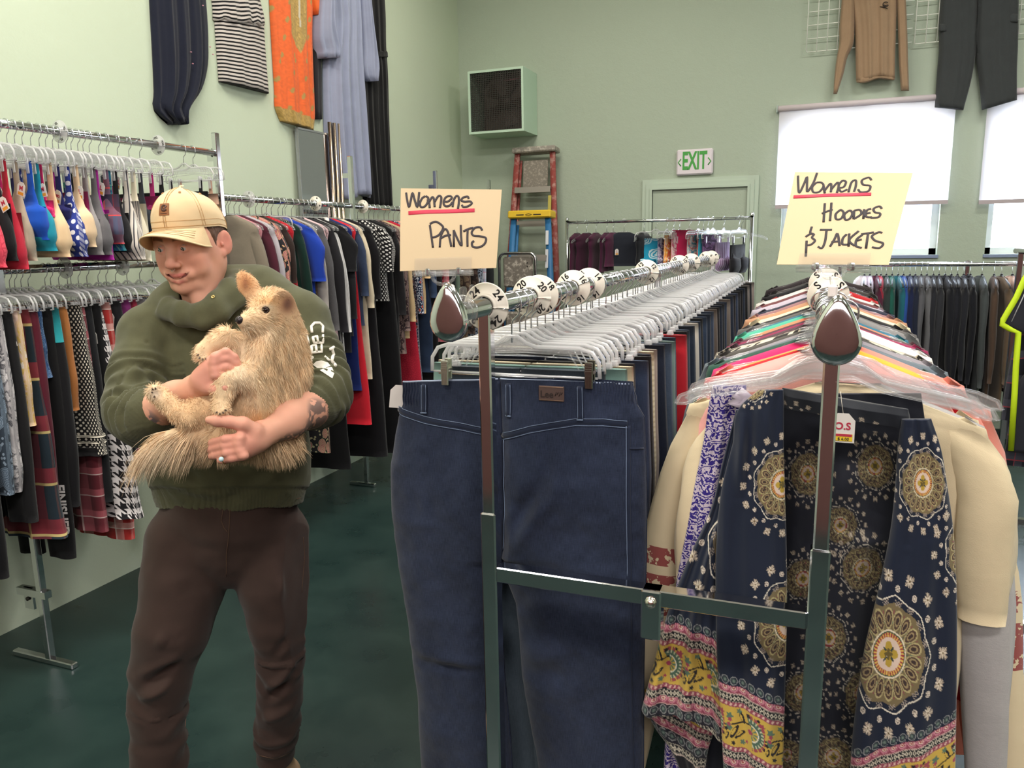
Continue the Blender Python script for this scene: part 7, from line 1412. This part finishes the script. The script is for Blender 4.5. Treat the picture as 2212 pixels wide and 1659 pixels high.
# sleeve ends are open round the forearms
for a, b_, r in ((A(338, 884, 1.835), A(400, 852, 1.765), .0), (A(650, 890, 1.87), A(590, 925, 1.76), .0)): pass
Vg, Qg = S.mesh(); Vg = smooth_mesh(Vg, Qg, 2, .5); Ng = vnormals(Vg, Qg)
def cr3(V, lst):
    d = np.zeros(len(V))
    for p0, p1, w, a in lst:
        p0, p1 = np.array(A(*p0)), np.array(A(*p1)); ab = p1-p0; t = np.clip(((V-p0) @ ab)/(ab @ ab), 0, 1); r2 = ((V-p0-t[:, None]*ab)**2).sum(1); d += a*np.exp(-r2/(2*w*w))*np.sin(PI*np.clip(t, .06, .94))
    return d
gl = [((300, 740, 1.96), (330, 900, 1.90), .012, -.010), ((345, 720, 1.93), (385, 850, 1.93), .014, .008), ((372, 730, 1.93), (420, 860, 1.94), .013, -.007), ((250, 820, 1.93), (330, 870, 1.85), .008, -.009), ((245, 850, 1.90), (325, 885, 1.82), .008, .008), ((240, 880, 1.88), (320, 900, 1.80), .008, -.009), ((250, 925, 1.86), (330, 915, 1.80), .009, .008), ((262, 790, 1.95), (335, 820, 1.90), .009, .007), ((270, 770, 1.95), (330, 800, 1.90), .008, -.007),
 ((640, 790, 1.98), (735, 790, 1.98), .008, -.010), ((650, 812, 1.95), (742, 812, 1.97), .008, .010), ((650, 828, 1.92), (742, 840, 1.96), .007, -.011), ((655, 845, 1.90), (730, 865, 1.93), .007, .009), ((700, 770, 2.0), (735, 850, 1.96), .008, .008), ((690, 800, 1.97), (720, 880, 1.93), .007, -.009), ((660, 850, 1.87), (700, 890, 1.90), .006, -.008), ((345, 1040, 2.0), (480, 1075, 1.98), .012, .008), ((370, 1000, 1.98), (440, 1060, 1.97), .012, -.007), ((560, 1000, 1.98), (660, 1010, 2.02), .012, -.008), ((540, 1050, 1.98), (655, 1030, 2.02), .010, .009), ((600, 960, 1.98), (655, 990, 2.0), .010, .007), ((480, 1080, 2.0), (520, 1066, 2.0), .010, -.010), ((640, 1060, 2.03), (560, 1078, 2.0), .008, -.006)]
dd = 1.5*cr3(Vg, gl)+.0035*vnoise(Vg, 14, 2)+.002*vnoise(Vg, 34, 6)
def axis_w(V, pts, per, amp, r, seed, lo_=0.):
    out = np.zeros(len(V)); L0 = 0.
    for p, q in zip(pts[:-1], pts[1:]):
        p, q = np.array(p), np.array(q); ab = q-p; L = np.linalg.norm(ab); t = (V-p) @ ab/L; d = np.linalg.norm(V-p-np.clip(t, 0, L)[:, None]*ab/L, axis=1); m = (t >= 0)*(t < L)*(d < r)
        ph = (L0+t)/per*2*PI+3.2*vnoise(V, 9, seed)+1.1*vnoise(V, 22, seed+1); w = np.sign(np.sin(ph))*np.abs(np.sin(ph))**1.0; out += m*amp*(w*.5-.5*np.abs(np.cos(ph*.5+1)))*sstep(lo_, lo_+.08, L0+t)*(.55+.6*vnoise(V, 12, seed+2)); L0 += L
    return out
dd += axis_w(Vg, [A(322, 735, 2.04), A(300, 810, 1.98), A(292, 885, 1.915), A(330, 888, 1.842)], .038, .011, .12, 3, .05)+axis_w(Vg, [A(650, 704, 2.11), A(684, 775, 2.06), A(698, 835, 2.0), A(664, 878, 1.905)], .036, .012, .12, 5, .05)
ty = ((Vg-CC) @ CU)/((Vg-CC) @ CF); tyy = 829.5-ty*FPX; rg = 1-np.abs(vnoise(Vg*np.array([1, 1, .8]), 11, 9))*2; dd += .006*np.clip(rg, 0, 1)**2*sstep(760, 1040, tyy)-.002
# body panel seam at the shoulder, pocket edges, hem ribbing
dd += cr3(Vg, [((268, 745, 2.0), (345, 735, 1.93), .0035, -.005), ((345, 735, 1.93), (352, 850, 1.92), .0035, -.003), ((603, 965, 1.99), (643, 1012, 2.0), .003, -.007), ((606, 962, 1.99), (646, 1008, 2.0), .003, .006)])
py = ((Vg-CC) @ CU)/((Vg-CC) @ CF); yy = 829.5-py*FPX; rib = sstep(1050, 1058, yy); dd += -.006*rib+.0011*np.sin(((Vg-CC) @ CR)*1500)*rib
for c0, c1 in ((A(330, 888, 1.842), A(318, 896, 1.862)), (A(664, 878, 1.905), A(682, 868, 1.935))):
    ax = unit(c1-c0); t = (Vg-c0) @ ax; r = np.linalg.norm(Vg-c0-t[:, None]*ax, axis=1); cu = ((t < .040) & (t > -.07) & (r < .078)); ex = np.cross(ax, CU); an = np.arctan2((Vg-c0) @ np.cross(ax, ex), (Vg-c0) @ ex); dd += cu*(.0009*np.sin(an*60)); dd += -.0035*np.exp(-((t-.042)/.004)**2)*(r < .085)
Vg = Vg+Ng*dd[:, None]; gc = np.tile(np.array(lin('#4c4c36')[:3]), (len(Vg), 1))*(1+.10*vnoise(Vg, 40, 1)+.05*vnoise(Vg, 260, 2))[:, None]
HOOD = np_mesh('hoodie', Vg, Qg, vcol_mat('olive_green_fleece', .95, 700, sheen=.15, bs=.35, bd=.001), man, gc); HOOD['label'] = 'olive green hoodie'
from mathutils.bvhtree import BVHTree
BV = BVHTree.FromPolygons([tuple(v) for v in Vg], [tuple(q) for q in Qg.tolist()])
def onto(x, y, off=.0012, bv=None):
    d = Vector(unit(ray(x, y))); h, n, i, ds = (bv or BV).ray_cast(Vector(CC), d, 4); 
    if h is None: return A(x, y, 1.98), BK_
    return np.array(h)-np.array(d)*off, np.array(n)
def c2(*p): return [(480+x/5.925, 570+y/5.925) for x, y in p]
def dense(P, k=4): return [(P[i][0]+(P[i+1][0]-P[i][0])*j/k, P[i][1]+(P[i+1][1]-P[i][1])*j/k) for i in range(len(P)-1) for j in range(k)]+[P[-1]]
WPR = M('cream_sleeve_print', '#e2ddd2', .6); b = MB()
for st, r in ((c2((1150, 880), (1140, 800), (1180, 757), (1250, 757), (1290, 800), (1285, 880)), .0038), (c2((1290, 905), (1292, 1010), (1175, 1008), (1160, 940), (1215, 925), (1228, 1000)), .0034), (c2((1270, 1030), (1275, 1125), (1150, 1135), (1140, 1050), (1200, 1040), (1208, 1125)), .0034)):
    b = MB(); pp = dense(st); P = [onto(x, y) for x, y in pp]; b.tube([tuple(p) for p, n in P], r, 8, flat=(tuple(BK_), .25)); b.build('sleeve_letter', WPR, HOOD)
for st, r in ((c2((1055, 850), (1075, 930), (1095, 1020)), .0060), (c2((1070, 1040), (1085, 1120)), .0050), (c2((1085, 1170), (1165, 1210)), .0048), (c2((1060, 1200), (1110, 1240)), .003), (c2((1080, 1290), (1100, 1240), (1150, 1225)), .0050), (c2((1400, 1080), (1425, 1160), (1400, 1240), (1450, 1300)), .0046), (c2((1310, 1180), (1380, 1240)), .0030), (c2((1375, 1095), (1430, 1065)), .0040)):
    b = MB(); P = [onto(x, y) for x, y in dense(st)]; b.tube([tuple(p) for p, n in P], r, 8, flat=(tuple(BK_), .22)); o = b.build('sleeve_print', WPR, HOOD)
for (x, y), ch in zip(c2((1060, 870), (1075, 940), (1095, 1010), (1080, 1110), (1120, 1195)), 'STAFB'):
    p, n = onto(x, y, .0036); text_copy('print_letter', ch, .008, M('dark_green_print', '#343a26', .8), HOOD, tuple(p), Matrix((CR, CU, BK_)).transposed().to_euler(), 1, .0004, .0002).rotation_euler = (Matrix((CR, CU, BK_)).transposed() @ Matrix.Rotation(-PI/2, 3, 'Z')).to_euler()
out = c2((1160, 1290), (1200, 1250), (1270, 1235), (1350, 1260), (1410, 1330), (1435, 1400), (1410, 1465), (1340, 1420), (1250, 1360)); b = MB(); cx, cy = np.mean(out, 0); rings = [1., .66, .33]; vs = []
for s_ in rings: vs += [tuple(onto(cx+(x-cx)*s_, cy+(y-cy)*s_, .0016)[0]) for x, y in dense(out+[out[0]], 2)[:-1]]
n = len(vs)//3; vs.append(tuple(onto(cx, cy, .0016)[0])); b.add(vs, [(i*n+k, i*n+(k+1) % n, (i+1)*n+(k+1) % n, (i+1)*n+k) for i in range(2) for k in range(n)]+[(2*n+k, 2*n+(k+1) % n, 3*n) for k in range(n)]); b.build('sleeve_oval_print', WPR, HOOD)
p, n = onto(460, 641, .001); b = MB(); b.lathe((0, 0, 0), [(.0022, 0), (.0026, .001), (.0046, .001), (.0048, 0)], 16); o = b.build('drawcord_eyelet', M('brass_eyelet', '#b8a468', .3, .8), HOOD); o.matrix_world = Matrix.Translation(p) @ Vector(n).to_track_quat('Z', 'Y').to_matrix().to_4x4()
# ---- trousers
S = SDF(*prim_box([A(250, 1060, 1.95), A(700, 1060, 2.35), A(250, 1760, 2.0), A(700, 1700, 2.5)], .06), .0050)
S.chain([(A(497, 1075, 2.13), .168), (A(497, 1115, 2.14), .176), (A(496, 1140, 2.15), .165)], .04, sq=(BK_, 1.38))
S.chain([(A(412, 1170, 2.14), .120), (A(398, 1250, 2.13), .112), (A(372, 1360, 2.11), .098), (A(348, 1450, 2.12), .083), (A(341, 1520, 2.13), .077), (A(342, 1640, 2.15), .073), (A(350, 1720, 2.20), .076)], .015)
S.chain([(A(575, 1165, 2.17), .120), (A(592, 1260, 2.16), .096), (A(598, 1340, 2.17), .080), (A(605, 1410, 2.19), .068), (A(603, 1500, 2.24), .066), (A(600, 1570, 2.28), .065), (A(594, 1622, 2.32), .058)], .012)
S.plane(A(593, 1640, 2.32), -CU-CR*.06, 0) if 0 else None
Vt, Qt = S.mesh(); Vt = smooth_mesh(Vt, Qt, 2, .5); Nt = vnormals(Vt, Qt)
tl = [((355, 1180, 2.0), (488, 1200, 2.0), .010, -.008), ((350, 1205, 2.0), (490, 1215, 2.0), .009, .008), ((350, 1230, 2.0), (480, 1212, 2.0), .009, -.008), ((360, 1262, 2.0), (470, 1235, 2.02), .010, .007), ((370, 1300, 2.0), (460, 1262, 2.02), .010, -.007), ((390, 1340, 2.0), (450, 1300, 2.03), .010, .006), ((330, 1380, 2.0), (360, 1395, 2.0), .014, .006), ((370, 1400, 2.0), (430, 1350, 2.03), .009, -.007), ((300, 1490, 2.03), (400, 1430, 2.04), .011, -.013), ((290, 1465, 2.03), (395, 1410, 2.04), .011, .009), ((285, 1515, 2.04), (390, 1475, 2.04), .010, .009), ((380, 1520, 2.04), (398, 1640, 2.08), .010, -.006), ((500, 1150, 2.0), (600, 1130, 2.0), .012, .005), ((490, 1240, 2.05), (540, 1300, 2.05), .012, -.006),
 ((585, 1200, 2.05), (640, 1350, 2.08), .013, .010), ((610, 1200, 2.05), (655, 1330, 2.1), .012, -.009), ((590, 1425, 2.1), (640, 1370, 2.1), .009, -.014), ((590, 1440, 2.1), (650, 1395, 2.12), .009, .010), ((560, 1530, 2.16), (640, 1460, 2.16), .010, -.012), ((560, 1505, 2.15), (645, 1430, 2.14), .009, .008), ((556, 1560, 2.18), (640, 1520, 2.2), .010, .009), ((556, 1600, 2.22), (640, 1590, 2.24), .007, -.008), ((558, 1585, 2.22), (640, 1570, 2.24), .007, .007), ((492, 1090, 2.0), (486, 1180, 2.0), .003, -.005), ((478, 1095, 2.0), (472, 1140, 2.0), .003, .004)]
Vt = Vt+Nt*(1.5*cr3(Vt, tl)+axis_w(Vt, [A(398, 1250, 2.13), A(372, 1360, 2.11), A(341, 1520, 2.13), A(350, 1720, 2.2)], .085, .0065, .14, 3, .14)+axis_w(Vt, [A(592, 1260, 2.16), A(605, 1410, 2.19), A(600, 1570, 2.28), A(594, 1640, 2.32)], .075, .007, .12, 6, .12)+.003*vnoise(Vt, 13, 4)+.0015*vnoise(Vt, 30, 7))[:, None]; tc = np.tile(np.array(lin('#3a2b26')[:3]), (len(Vt), 1))*(1+.10*vnoise(Vt, 30, 1))[:, None]
TR = np_mesh('trousers', Vt, Qt, vcol_mat('brown_cotton_duck', .85, 900, bs=.3), man, tc); TR['label'] = 'dark brown work trousers'
BT = BVHTree.FromPolygons([tuple(v) for v in Vt], [tuple(q) for q in Qt.tolist()])
for st in ([(497, 1100), (494, 1160), (489, 1200), (489, 1245)], [(482, 1100), (478, 1125), (484, 1140), (492, 1150)], [(650, 1075), (630, 1082), (600, 1078)], [(655, 1160), (658, 1200), (652, 1280)], [(560, 1632), (595, 1640), (628, 1625)]):
    b = MB(); b.tube([tuple(onto(x, y, .0006, BT)[0]) for x, y in dense(st, 6)], .0009, 5); b.build('seam', M('brown_seam_thread', '#57402f', .8), TR)
# boots
for c, yaw in ((ankR, 1.95), (ankL, 1.8)):
    d = np.array([math.cos(-PI/2+.25), math.sin(-PI/2+.25), 0]) if c is ankL else np.array([math.cos(-PI/2-.1), math.sin(-PI/2-.1), 0]); S = SDF(*prim_box([c-.16, c+.16, c+d*.22], .06), .004)
    g0 = np.array([c[0], c[1], 0]); S.chain([(c+[0, 0, .05], .046), (g0+[0, 0, .06], .044)], .02); S.chain([(g0-d*.03+[0, 0, .045], .042), (g0+d*.07+[0, 0, .040], .042), (g0+d*.15+[0, 0, .036], .034)], .03); S.plane(g0+[0, 0, .004], (0, 0, -1)); S.plane(c+[0, 0, .07], (0, 0, 1))
    Vb, Qb = S.mesh(); np_mesh('boot', Vb, Qb, M('tan_suede_boot', '#a08468', .9), man)
# rings
for (c, ax, r) in ((A(474, 795, 1.680), unit(A(489, 793, 1.68)-A(464, 799, 1.68)), .0112), (A(484, 993, 1.668), unit(A(482, 994, 1.668)-A(501, 990, 1.668)), .0095)):
    b = MB(); o_ = Vector(ax).orthogonal().normalized(); q_ = Vector(ax).cross(o_); b.tube([tuple(Vector(c)+o_*r*math.cos(a)+q_*r*math.sin(a)) for a in np.linspace(0, 2*PI, 24)[:-1]], .0012, 8, closed=True); b.build('finger_ring', M('gold_ring', '#d8b36a', .2, 1.), man)
b = MB(); b.lathe(tuple(A(478, 992, 1.650)), [(.0055*math.sin(q), -.0055*math.cos(q)) for q in np.linspace(.01, PI-.01, 10)], 14); b.build('ring_stone', M('pale_blue_pearl', '#b9d6dc', .15), man)
# ================================================================= the dog
S = SDF(*prim_box([A(280, 580, 1.68), A(680, 580, 2.0), A(280, 1020, 1.62), A(680, 1020, 2.0)], .05), .0030)
DB = [(600, 715, 1.80, .055), (592, 760, 1.795, .068), (588, 810, 1.79, .078), (580, 860, 1.80, .080), (555, 895, 1.80, .070), (510, 918, 1.79, .058), (465, 925, 1.78, .056), (445, 940, 1.765, .048)]
S.chain([(A(x, y, d), r) for x, y, d, r in DB], .04); S.ell(A(625, 790, 1.83), (.05, .05, .10), .05); S.ell(A(590, 945, 1.84), (.07, .05, .035), .05); S.ell(A(465, 945, 1.745), (.034, .03, .030), .03)
dc = A(592, 672, 1.775); DF = unit(BK_*.85-CR*.51-CU*.12); DU = unit(CU-DF*(CU @ DF)+CR*.06); DU = unit(DU-DF*(DU @ DF)); DS = np.cross(DF, DU); DR = np.stack([DS, DF, DU])
if DS @ CR < 0: DS = -DS; DR = np.stack([DS, DF, DU])
def D(s, f, u): return dc+DS*s+DF*f+DU*u
S.ell(D(0, -.004, .004), (.047, .052, .044), .02, DR); S.cap(dc, A(604, 715, 1.80), .042, .052, .03)
for s in (-1, 1): S.ell(D(s*.026, .020, -.020), (.022, .028, .022), .02, DR); S.ell(D(s*.022, .036, .012), (.013, .012, .009), .012, DR)
S.chain([(D(0, .032, -.012), .028), (D(0, .062, -.018), .0205), (D(0, .088, -.021), .0150)], .018); S.chain([(D(0, .040, -.032), .016), (D(0, .078, -.034), .0105)], .012)
for s in (-1, 1): S.ell(D(s*.0245, .045, .004), (.0085, .008, .0065), .006, DR, 'sub')
S.chain([(D(-.016, .060, -.029), .0016), (D(-.010, .090, -.030), .0014), (D(0, .096, -.030), .0014), (D(.010, .090, -.030), .0014), (D(.016, .060, -.029), .0016), (D(.020, .045, -.031), .0012)], .002, 'sub')
# ears: cupped shells
E1 = [(545, 632, 1.765, .020), (535, 615, 1.765, .021), (525, 600, 1.768, .014), (520, 593, 1.77, .006)]; S.chain([(A(x, y, d), r) for x, y, d, r in E1], .012, sq=(unit(BK_+CR*.2), 2.2)); S.chain([(A(546, 632, 1.742), .009), (A(537, 616, 1.738), .0125), (A(527, 602, 1.742), .0065)], .004, 'sub', sq=(BK_, .9))
EA = np.stack([unit(CR+CU*.25), BK_, unit(CU-CR*.25)]); S.ell(A(624, 655, 1.700), (.0250, .012, .0300), .004, EA); S.cap(A(612, 678, 1.735), A(618, 668, 1.715), .016, .014, .012); S.ell(A(622, 654, 1.684), (.0185, .0115, .0235), .003, EA, 'sub')
legs = [[(598, 830, 1.755, .038), (555, 818, 1.72, .029), (515, 815, 1.70, .024), (487, 822, 1.69, .020), (481, 850, 1.685, .0165), (478, 872, 1.68, .0165)], [(565, 765, 1.80, .032), (520, 748, 1.76, .023), (494, 734, 1.735, .019), (482, 728, 1.725, .018), (462, 742, 1.715, .0175), (446, 755, 1.71, .018)], [(505, 895, 1.775, .052), (460, 880, 1.745, .040), (428, 893, 1.72, .029), (407, 904, 1.70, .0205), (384, 890, 1.69, .0165), (358, 868, 1.685, .0155), (344, 856, 1.685, .016)], [(480, 900, 1.84, .045), (440, 892, 1.82, .035), (420, 875, 1.80, .022)]]
for L in legs: S.chain([(A(x, y, d), r) for x, y, d, r in L], .018)
paws = [((476, 884, 1.675), (.9, 0), [(469, 890), (475, 893), (482, 891), (487, 886)]), ((438, 762, 1.705), (0, 0), [(429, 766), (432, 772), (438, 775), (445, 775)]), ((337, 849, 1.685), (0, 0), [(331, 842), (330, 848), (336, 840), (334, 856)])]
for c, _, toes in paws:
    S.ell(A(*c), (.020, .018, .019), .010)
    for x, y in toes: S.ell(A(x, y, c[2]-.012), (.0078, .009, .0085), .004)
TA = [(440, 950, 1.745, .026), (405, 945, 1.72, .022), (370, 950, 1.71, .017), (335, 968, 1.705, .012), (305, 992, 1.70, .006)]; S.chain([(A(x, y, d), r) for x, y, d, r in TA], .02)
Vd, Qd = S.mesh(); Vd = smooth_mesh(Vd, Qd, 2, .4); Nd = vnormals(Vd, Qd)
def pxs(V): z = (V-CC) @ CF; return 1106+FPX*((V-CC) @ CR)/z, 829.5-FPX*((V-CC) @ CU)/z
def dogcol(V):
    X, Y = pxs(V); c = np.tile(np.array(lin('#e2c29a')[:3]), (len(V), 1)); L = (V-dc) @ DR.T
    def b(cx, cy, rx, ry, cc, a=1.):
        w = a*np.exp(-((X-cx)/rx)**2-((Y-cy)/ry)**2); c[:] = c*(1-w[:, None])+np.array(lin(cc)[:3])*w[:, None]
    b(530, 610, 26, 30, '#c4824a', .9); b(620, 657, 27, 30, '#a86c40', .9); b(621, 656, 14, 18, '#5c3630', .9); b(530, 612, 9, 18, '#7a4c3c', .7); b(580, 650, 26, 14, '#c9955c', .7)
    b(560, 715, 38, 13, '#e2ccae', .8); b(575, 663, 14, 5, '#e6d2b4', .7); b(520, 690, 12, 9, '#b08058', .6); b(520, 790, 45, 70, '#ecd9bd', .75); b(590, 790, 60, 60, '#dfbc90', .5); b(570, 908, 58, 26, '#b98550', .85); b(465, 955, 30, 24, '#d9bb90', .8); b(478, 880, 14, 14, '#d9c0a0', .7); b(438, 765, 14, 12, '#d9c0a0', .7); b(335, 850, 14, 14, '#dac8b4', .8); b(610, 950, 60, 30, '#c09a72', .6); b(430, 890, 50, 30, '#d6ae80', .5)  # belly: browner bare skin, deepened as painted shade to set the legs apart
    b(360, 965, 60, 30, '#e3cdb0', .9); return c*(1+.10*vnoise(V, 45, 3)+.06*vnoise(V, 160, 4))[:, None]
dcol = np.clip(dogcol(Vd), 0, 1); Ld = (Vd-dc) @ DR.T
dog = np_mesh('dog', Vd, Qd, vcol_mat('dog_undercoat', .9, 600, sheen=.1), None, dcol*.9); tag(dog, 'shaggy tan terrier dog with big ears cradled in the man\'s arms', 'dog')
b = MB(); b.lathe((0, 0, 0), [(.0098*math.sin(q), -.0080*math.cos(q)) for q in np.linspace(.01, PI-.01, 12)], 18); o = b.build('nose', M('wet_black_nose', '#2a2224', .25), dog); o.matrix_world = Matrix.Translation(D(0, .100, -.016)) @ Vector(DF).to_track_quat('Z', 'Y').to_matrix().to_4x4()
b = MB(); [b.lathe(tuple(D(s*.0042, .1075, -.018)), [(0, -.002), (.0018, 0), (0, .002)], 8) for s in (-1, 1)]; b.build('nostril', M('nostril_black', '#0c0a0a', .5), dog)
for s in (-1, 1):
    b = MB(); b.lathe((0, 0, 0), [(.0082*math.sin(q), -.0082*math.cos(q)) for q in np.linspace(.01, PI-.01, 12)], 18); o = b.build('eye', M('dark_dog_eye', '#1a0f0c', .06), dog); o.location = tuple(D(s*.0235, .0435, .004))
    b = MB(); b.tube([tuple(D(s*(.0235+.0100*t), .0500-.004*t*t, .004+.0075*(1-t*t)**.5-.0015)) for t in np.linspace(-1, 1, 9)], .0017, 6); b.tube([tuple(D(s*(.0235+.0100*t), .0500-.004*t*t, .004-.0065*(1-t*t)**.5)) for t in np.linspace(-1, 1, 9)], .0013, 6); b.build('eyelid', M('dark_eyelid', '#3a2620', .6), dog)
for c, _, toes in paws:
    for x, y in toes: b = MB(); p = A(x, y, c[2]-.019); q = p+BK_*.002+unit(p-A(*c))*.007; b.tube([tuple(p), tuple(q)], [.0022, .0008], 6); b.build('claw', M('dark_claw', '#4a3c36', .4), dog)
# fur strands
rng = np.random.RandomState(5); tri = Vd[Qd]; ar = np.linalg.norm(np.cross(tri[:, 2]-tri[:, 0], tri[:, 3]-tri[:, 1]), axis=1); NF = 46000
fi = rng.choice(len(Qd), NF, p=ar/ar.sum()); w4 = rng.dirichlet((1, 1, 1, 1), NF); P0 = (tri[fi]*w4[..., None]).sum(1); N0 = (Nd[Qd[fi]]*w4[..., None]).sum(1); N0 /= np.linalg.norm(N0, axis=1, keepdims=True)+1e-9
X, Y = pxs(P0); Lf = (P0-dc) @ DR.T
ln = np.full(NF, .013); 
def reg(cx, cy, rx, ry, v): 
    w = np.exp(-((X-cx)/rx)**2-((Y-cy)/ry)**2); ln[:] = ln*(1-w)+v*w
reg(600, 760, 60, 60, .026); reg(640, 830, 40, 60, .034); reg(600, 960, 80, 34, .050); reg(560, 715, 40, 14, .030); reg(580, 655, 42, 28, .007); reg(540, 690, 30, 12, .010); reg(515, 700, 14, 12, .004); reg(530, 612, 30, 34, .004); reg(623, 657, 34, 38, .0035); reg(430, 890, 60, 30, .007); reg(345, 860, 34, 28, .005); reg(480, 850, 18, 44, .006); reg(455, 750, 44, 26, .006); reg(545, 818, 50, 16, .010); reg(565, 905, 55, 24, .007); reg(590, 870, 30, 14, .012); reg(445, 985, 50, 22, .034); reg(590, 630, 30, 8, .014); reg(540, 645, 10, 10, .015)
tail = (X < 425) & (Y > 925); ln[tail] = .05+.035*rng.rand(tail.sum()); face = (np.linalg.norm(Lf-np.array([0, .045, -.005]), axis=1) < .030); ln[face] = np.minimum(ln[face], .008)
kill = np.zeros(NF, bool)
for s in (-1, 1): kill |= np.linalg.norm(Lf-np.array([s*.0235, .046, .004]), axis=1) < .0115
kill |= np.linalg.norm(Lf-np.array([0, .10, -.016]), axis=1) < .0135; kill |= (P0-A(560, 830, 1.95)) @ CF > .03
kill |= (((X-624)/22)**2+((Y-655)/27)**2 < 1) & (rng.rand(NF) < .7); ln *= .6+.7*rng.rand(NF); flow = np.tile(np.array([0, 0, -1.]), (NF, 1))*.8
fl = np.zeros((NF, 3)); fl += np.where(((Y < 720) & (X > 500))[:, None], -DF*.9-DU*.25, 0); fl += np.where(((Y >= 720) & (Y < 920) & (X > 500))[:, None], CR*.25-CU*.5, 0); fl += np.where(((X < 470) & (Y > 920))[:, None], (-CR*1.1-CU*.45), 0); fl += np.where(((X < 500) & (Y < 780))[:, None], -CR*.8-CU*.5, 0)
flow = flow*.5+fl; flow += .35*np.stack([vnoise(P0, 40, k) for k in (1, 2, 3)], 1)+.25*rng.randn(NF, 3)*.5
flow -= N0*(flow*N0).sum(1, keepdims=True)*.9; lift = np.where(ln > .03, .35, .45)[:, None]; d0 = N0*lift+flow; d0 /= np.linalg.norm(d0, axis=1, keepdims=True)+1e-9
keep = ~kill; P0, N0, d0, ln, X, Y = P0[keep], N0[keep], d0[keep], ln[keep], X[keep], Y[keep]; n = len(P0); NS = 4; curl = np.stack([vnoise(P0, 60, k) for k in (5, 6, 7)], 1)*1.5; wd = rng.randn(n, 3); wd -= d0*(wd*d0).sum(1, keepdims=True); wd /= np.linalg.norm(wd, axis=1, keepdims=True)
p = P0-N0*.001; dcur = d0.copy(); R_ = []; 
for k in range(NS+1):
    w = np.where(ln > .03, .0011, .0008)*(1-k/NS)**.6+.00012; R_.append(np.stack([p-wd*w[:, None]*.5, p+wd*w[:, None]*.5], 1)); dcur = dcur+np.array([0, 0, -.22])*(ln > .02)[:, None]+curl*.35*np.sin(k*1.9+1); dcur /= np.linalg.norm(dcur, axis=1, keepdims=True); p = p+dcur*(ln/NS)[:, None]
Vf = np.stack(R_, 1).reshape(-1, 3); base = np.arange(n)[:, None]*(2*(NS+1)); Qf = np.concatenate([base+np.array([2*k, 2*k+1, 2*k+3, 2*k+2]) for k in range(NS)]); cl = vnoise(P0, 55, 21)+.7*vnoise(P0, 120, 22); cf_ = dogcol(P0)*(.85+.45*rng.rand(n, 1))*(1+.24*cl)[:, None]; cf_ = cf_*.86+.14*np.array([.95, .85, .7])*rng.rand(n, 1); cf_ = np.repeat(np.clip(cf_, 0, 1), 2*(NS+1), 0)
fur = np_mesh('fur', Vf, Qf, vcol_mat('dog_fur', .75, 10, sheen=.2), dog, cf_); fur['kind'] = 'stuff'
# ================================================================= light and camera
def area(name, loc, rot, sx, sy, power, col):
    l = bpy.data.lights.new(name, 'AREA'); l.shape = 'RECTANGLE'; l.size = sx; l.size_y = sy; l.energy = power; l.color = col
    o = bpy.data.objects.new(name, l); COL.objects.link(o); o.location = loc; o.rotation_euler = rot; return o
WARM = (1., .95, .85)
for i, (x, y, p, c) in enumerate([(-2.0, -.6, 95, WARM), (-1.9, 2.2, 90, WARM), (-1.7, 4.9, 50, (1, .93, .8)), (1.4, 4.7, 62, (1, .96, .9)), (1.0, -.8, 90, (1, .96, .91)), (1.3, 2.0, 75, (1, .97, .93)), (3.6, 1., 40, (1, .97, .93))]):
    area('ceiling_lamp', (x, y, ZC-.06), (0, 0, 0), 1.3, .5, p, c)
area('front_fill_light', (.2, YF+.15, 2.7), (math.radians(72), 0, 0), 4.2, 1.0, 60, (1., .97, .93))  # added soft fill from behind the camera, brightens the face under the brim
w = bpy.data.worlds.new('daylight'); SC.world = w; w.use_nodes = True; nt = w.node_tree; bg = nt.nodes['Background']; bg.inputs[0].default_value = (.80, .88, 1., 1); bg.inputs[1].default_value = 30
s = bpy.data.lights.new('sun', 'SUN'); s.energy = 5.0; s.angle = .02; s.color = (1, .96, .9); so = bpy.data.objects.new('sun', s); COL.objects.link(so); so.rotation_euler = (math.radians(-50), 0, math.radians(-20))
so.rotation_euler = Vector((.25, -.35, -.9)).to_track_quat('-Z', 'Y').to_euler()
cam = bpy.data.cameras.new('camera'); co = bpy.data.objects.new('camera', cam); COL.objects.link(co); SC.camera = co
cam.sensor_width = 36; cam.lens = FPX/2212*36; cam.clip_start = .05; cam.clip_end = 100
Rm = Matrix(((CR[0], CU[0], -CF[0]), (CR[1], CU[1], -CF[1]), (CR[2], CU[2], -CF[2])))
co.matrix_world = Matrix.Translation(CC) @ Rm.to_4x4()
SC.view_settings.view_transform = 'Standard'; SC.view_settings.look = 'None'; SC.view_settings.gamma = 1; SC.view_settings.exposure = 0.0; SC.view_settings.use_curve_mapping = False
SC.cycles.transparent_max_bounces = 40; SC.cycles.max_bounces = 8; SC.cycles.caustics_reflective = False; SC.cycles.caustics_refractive = False; SC.cycles.sample_clamp_indirect = 6
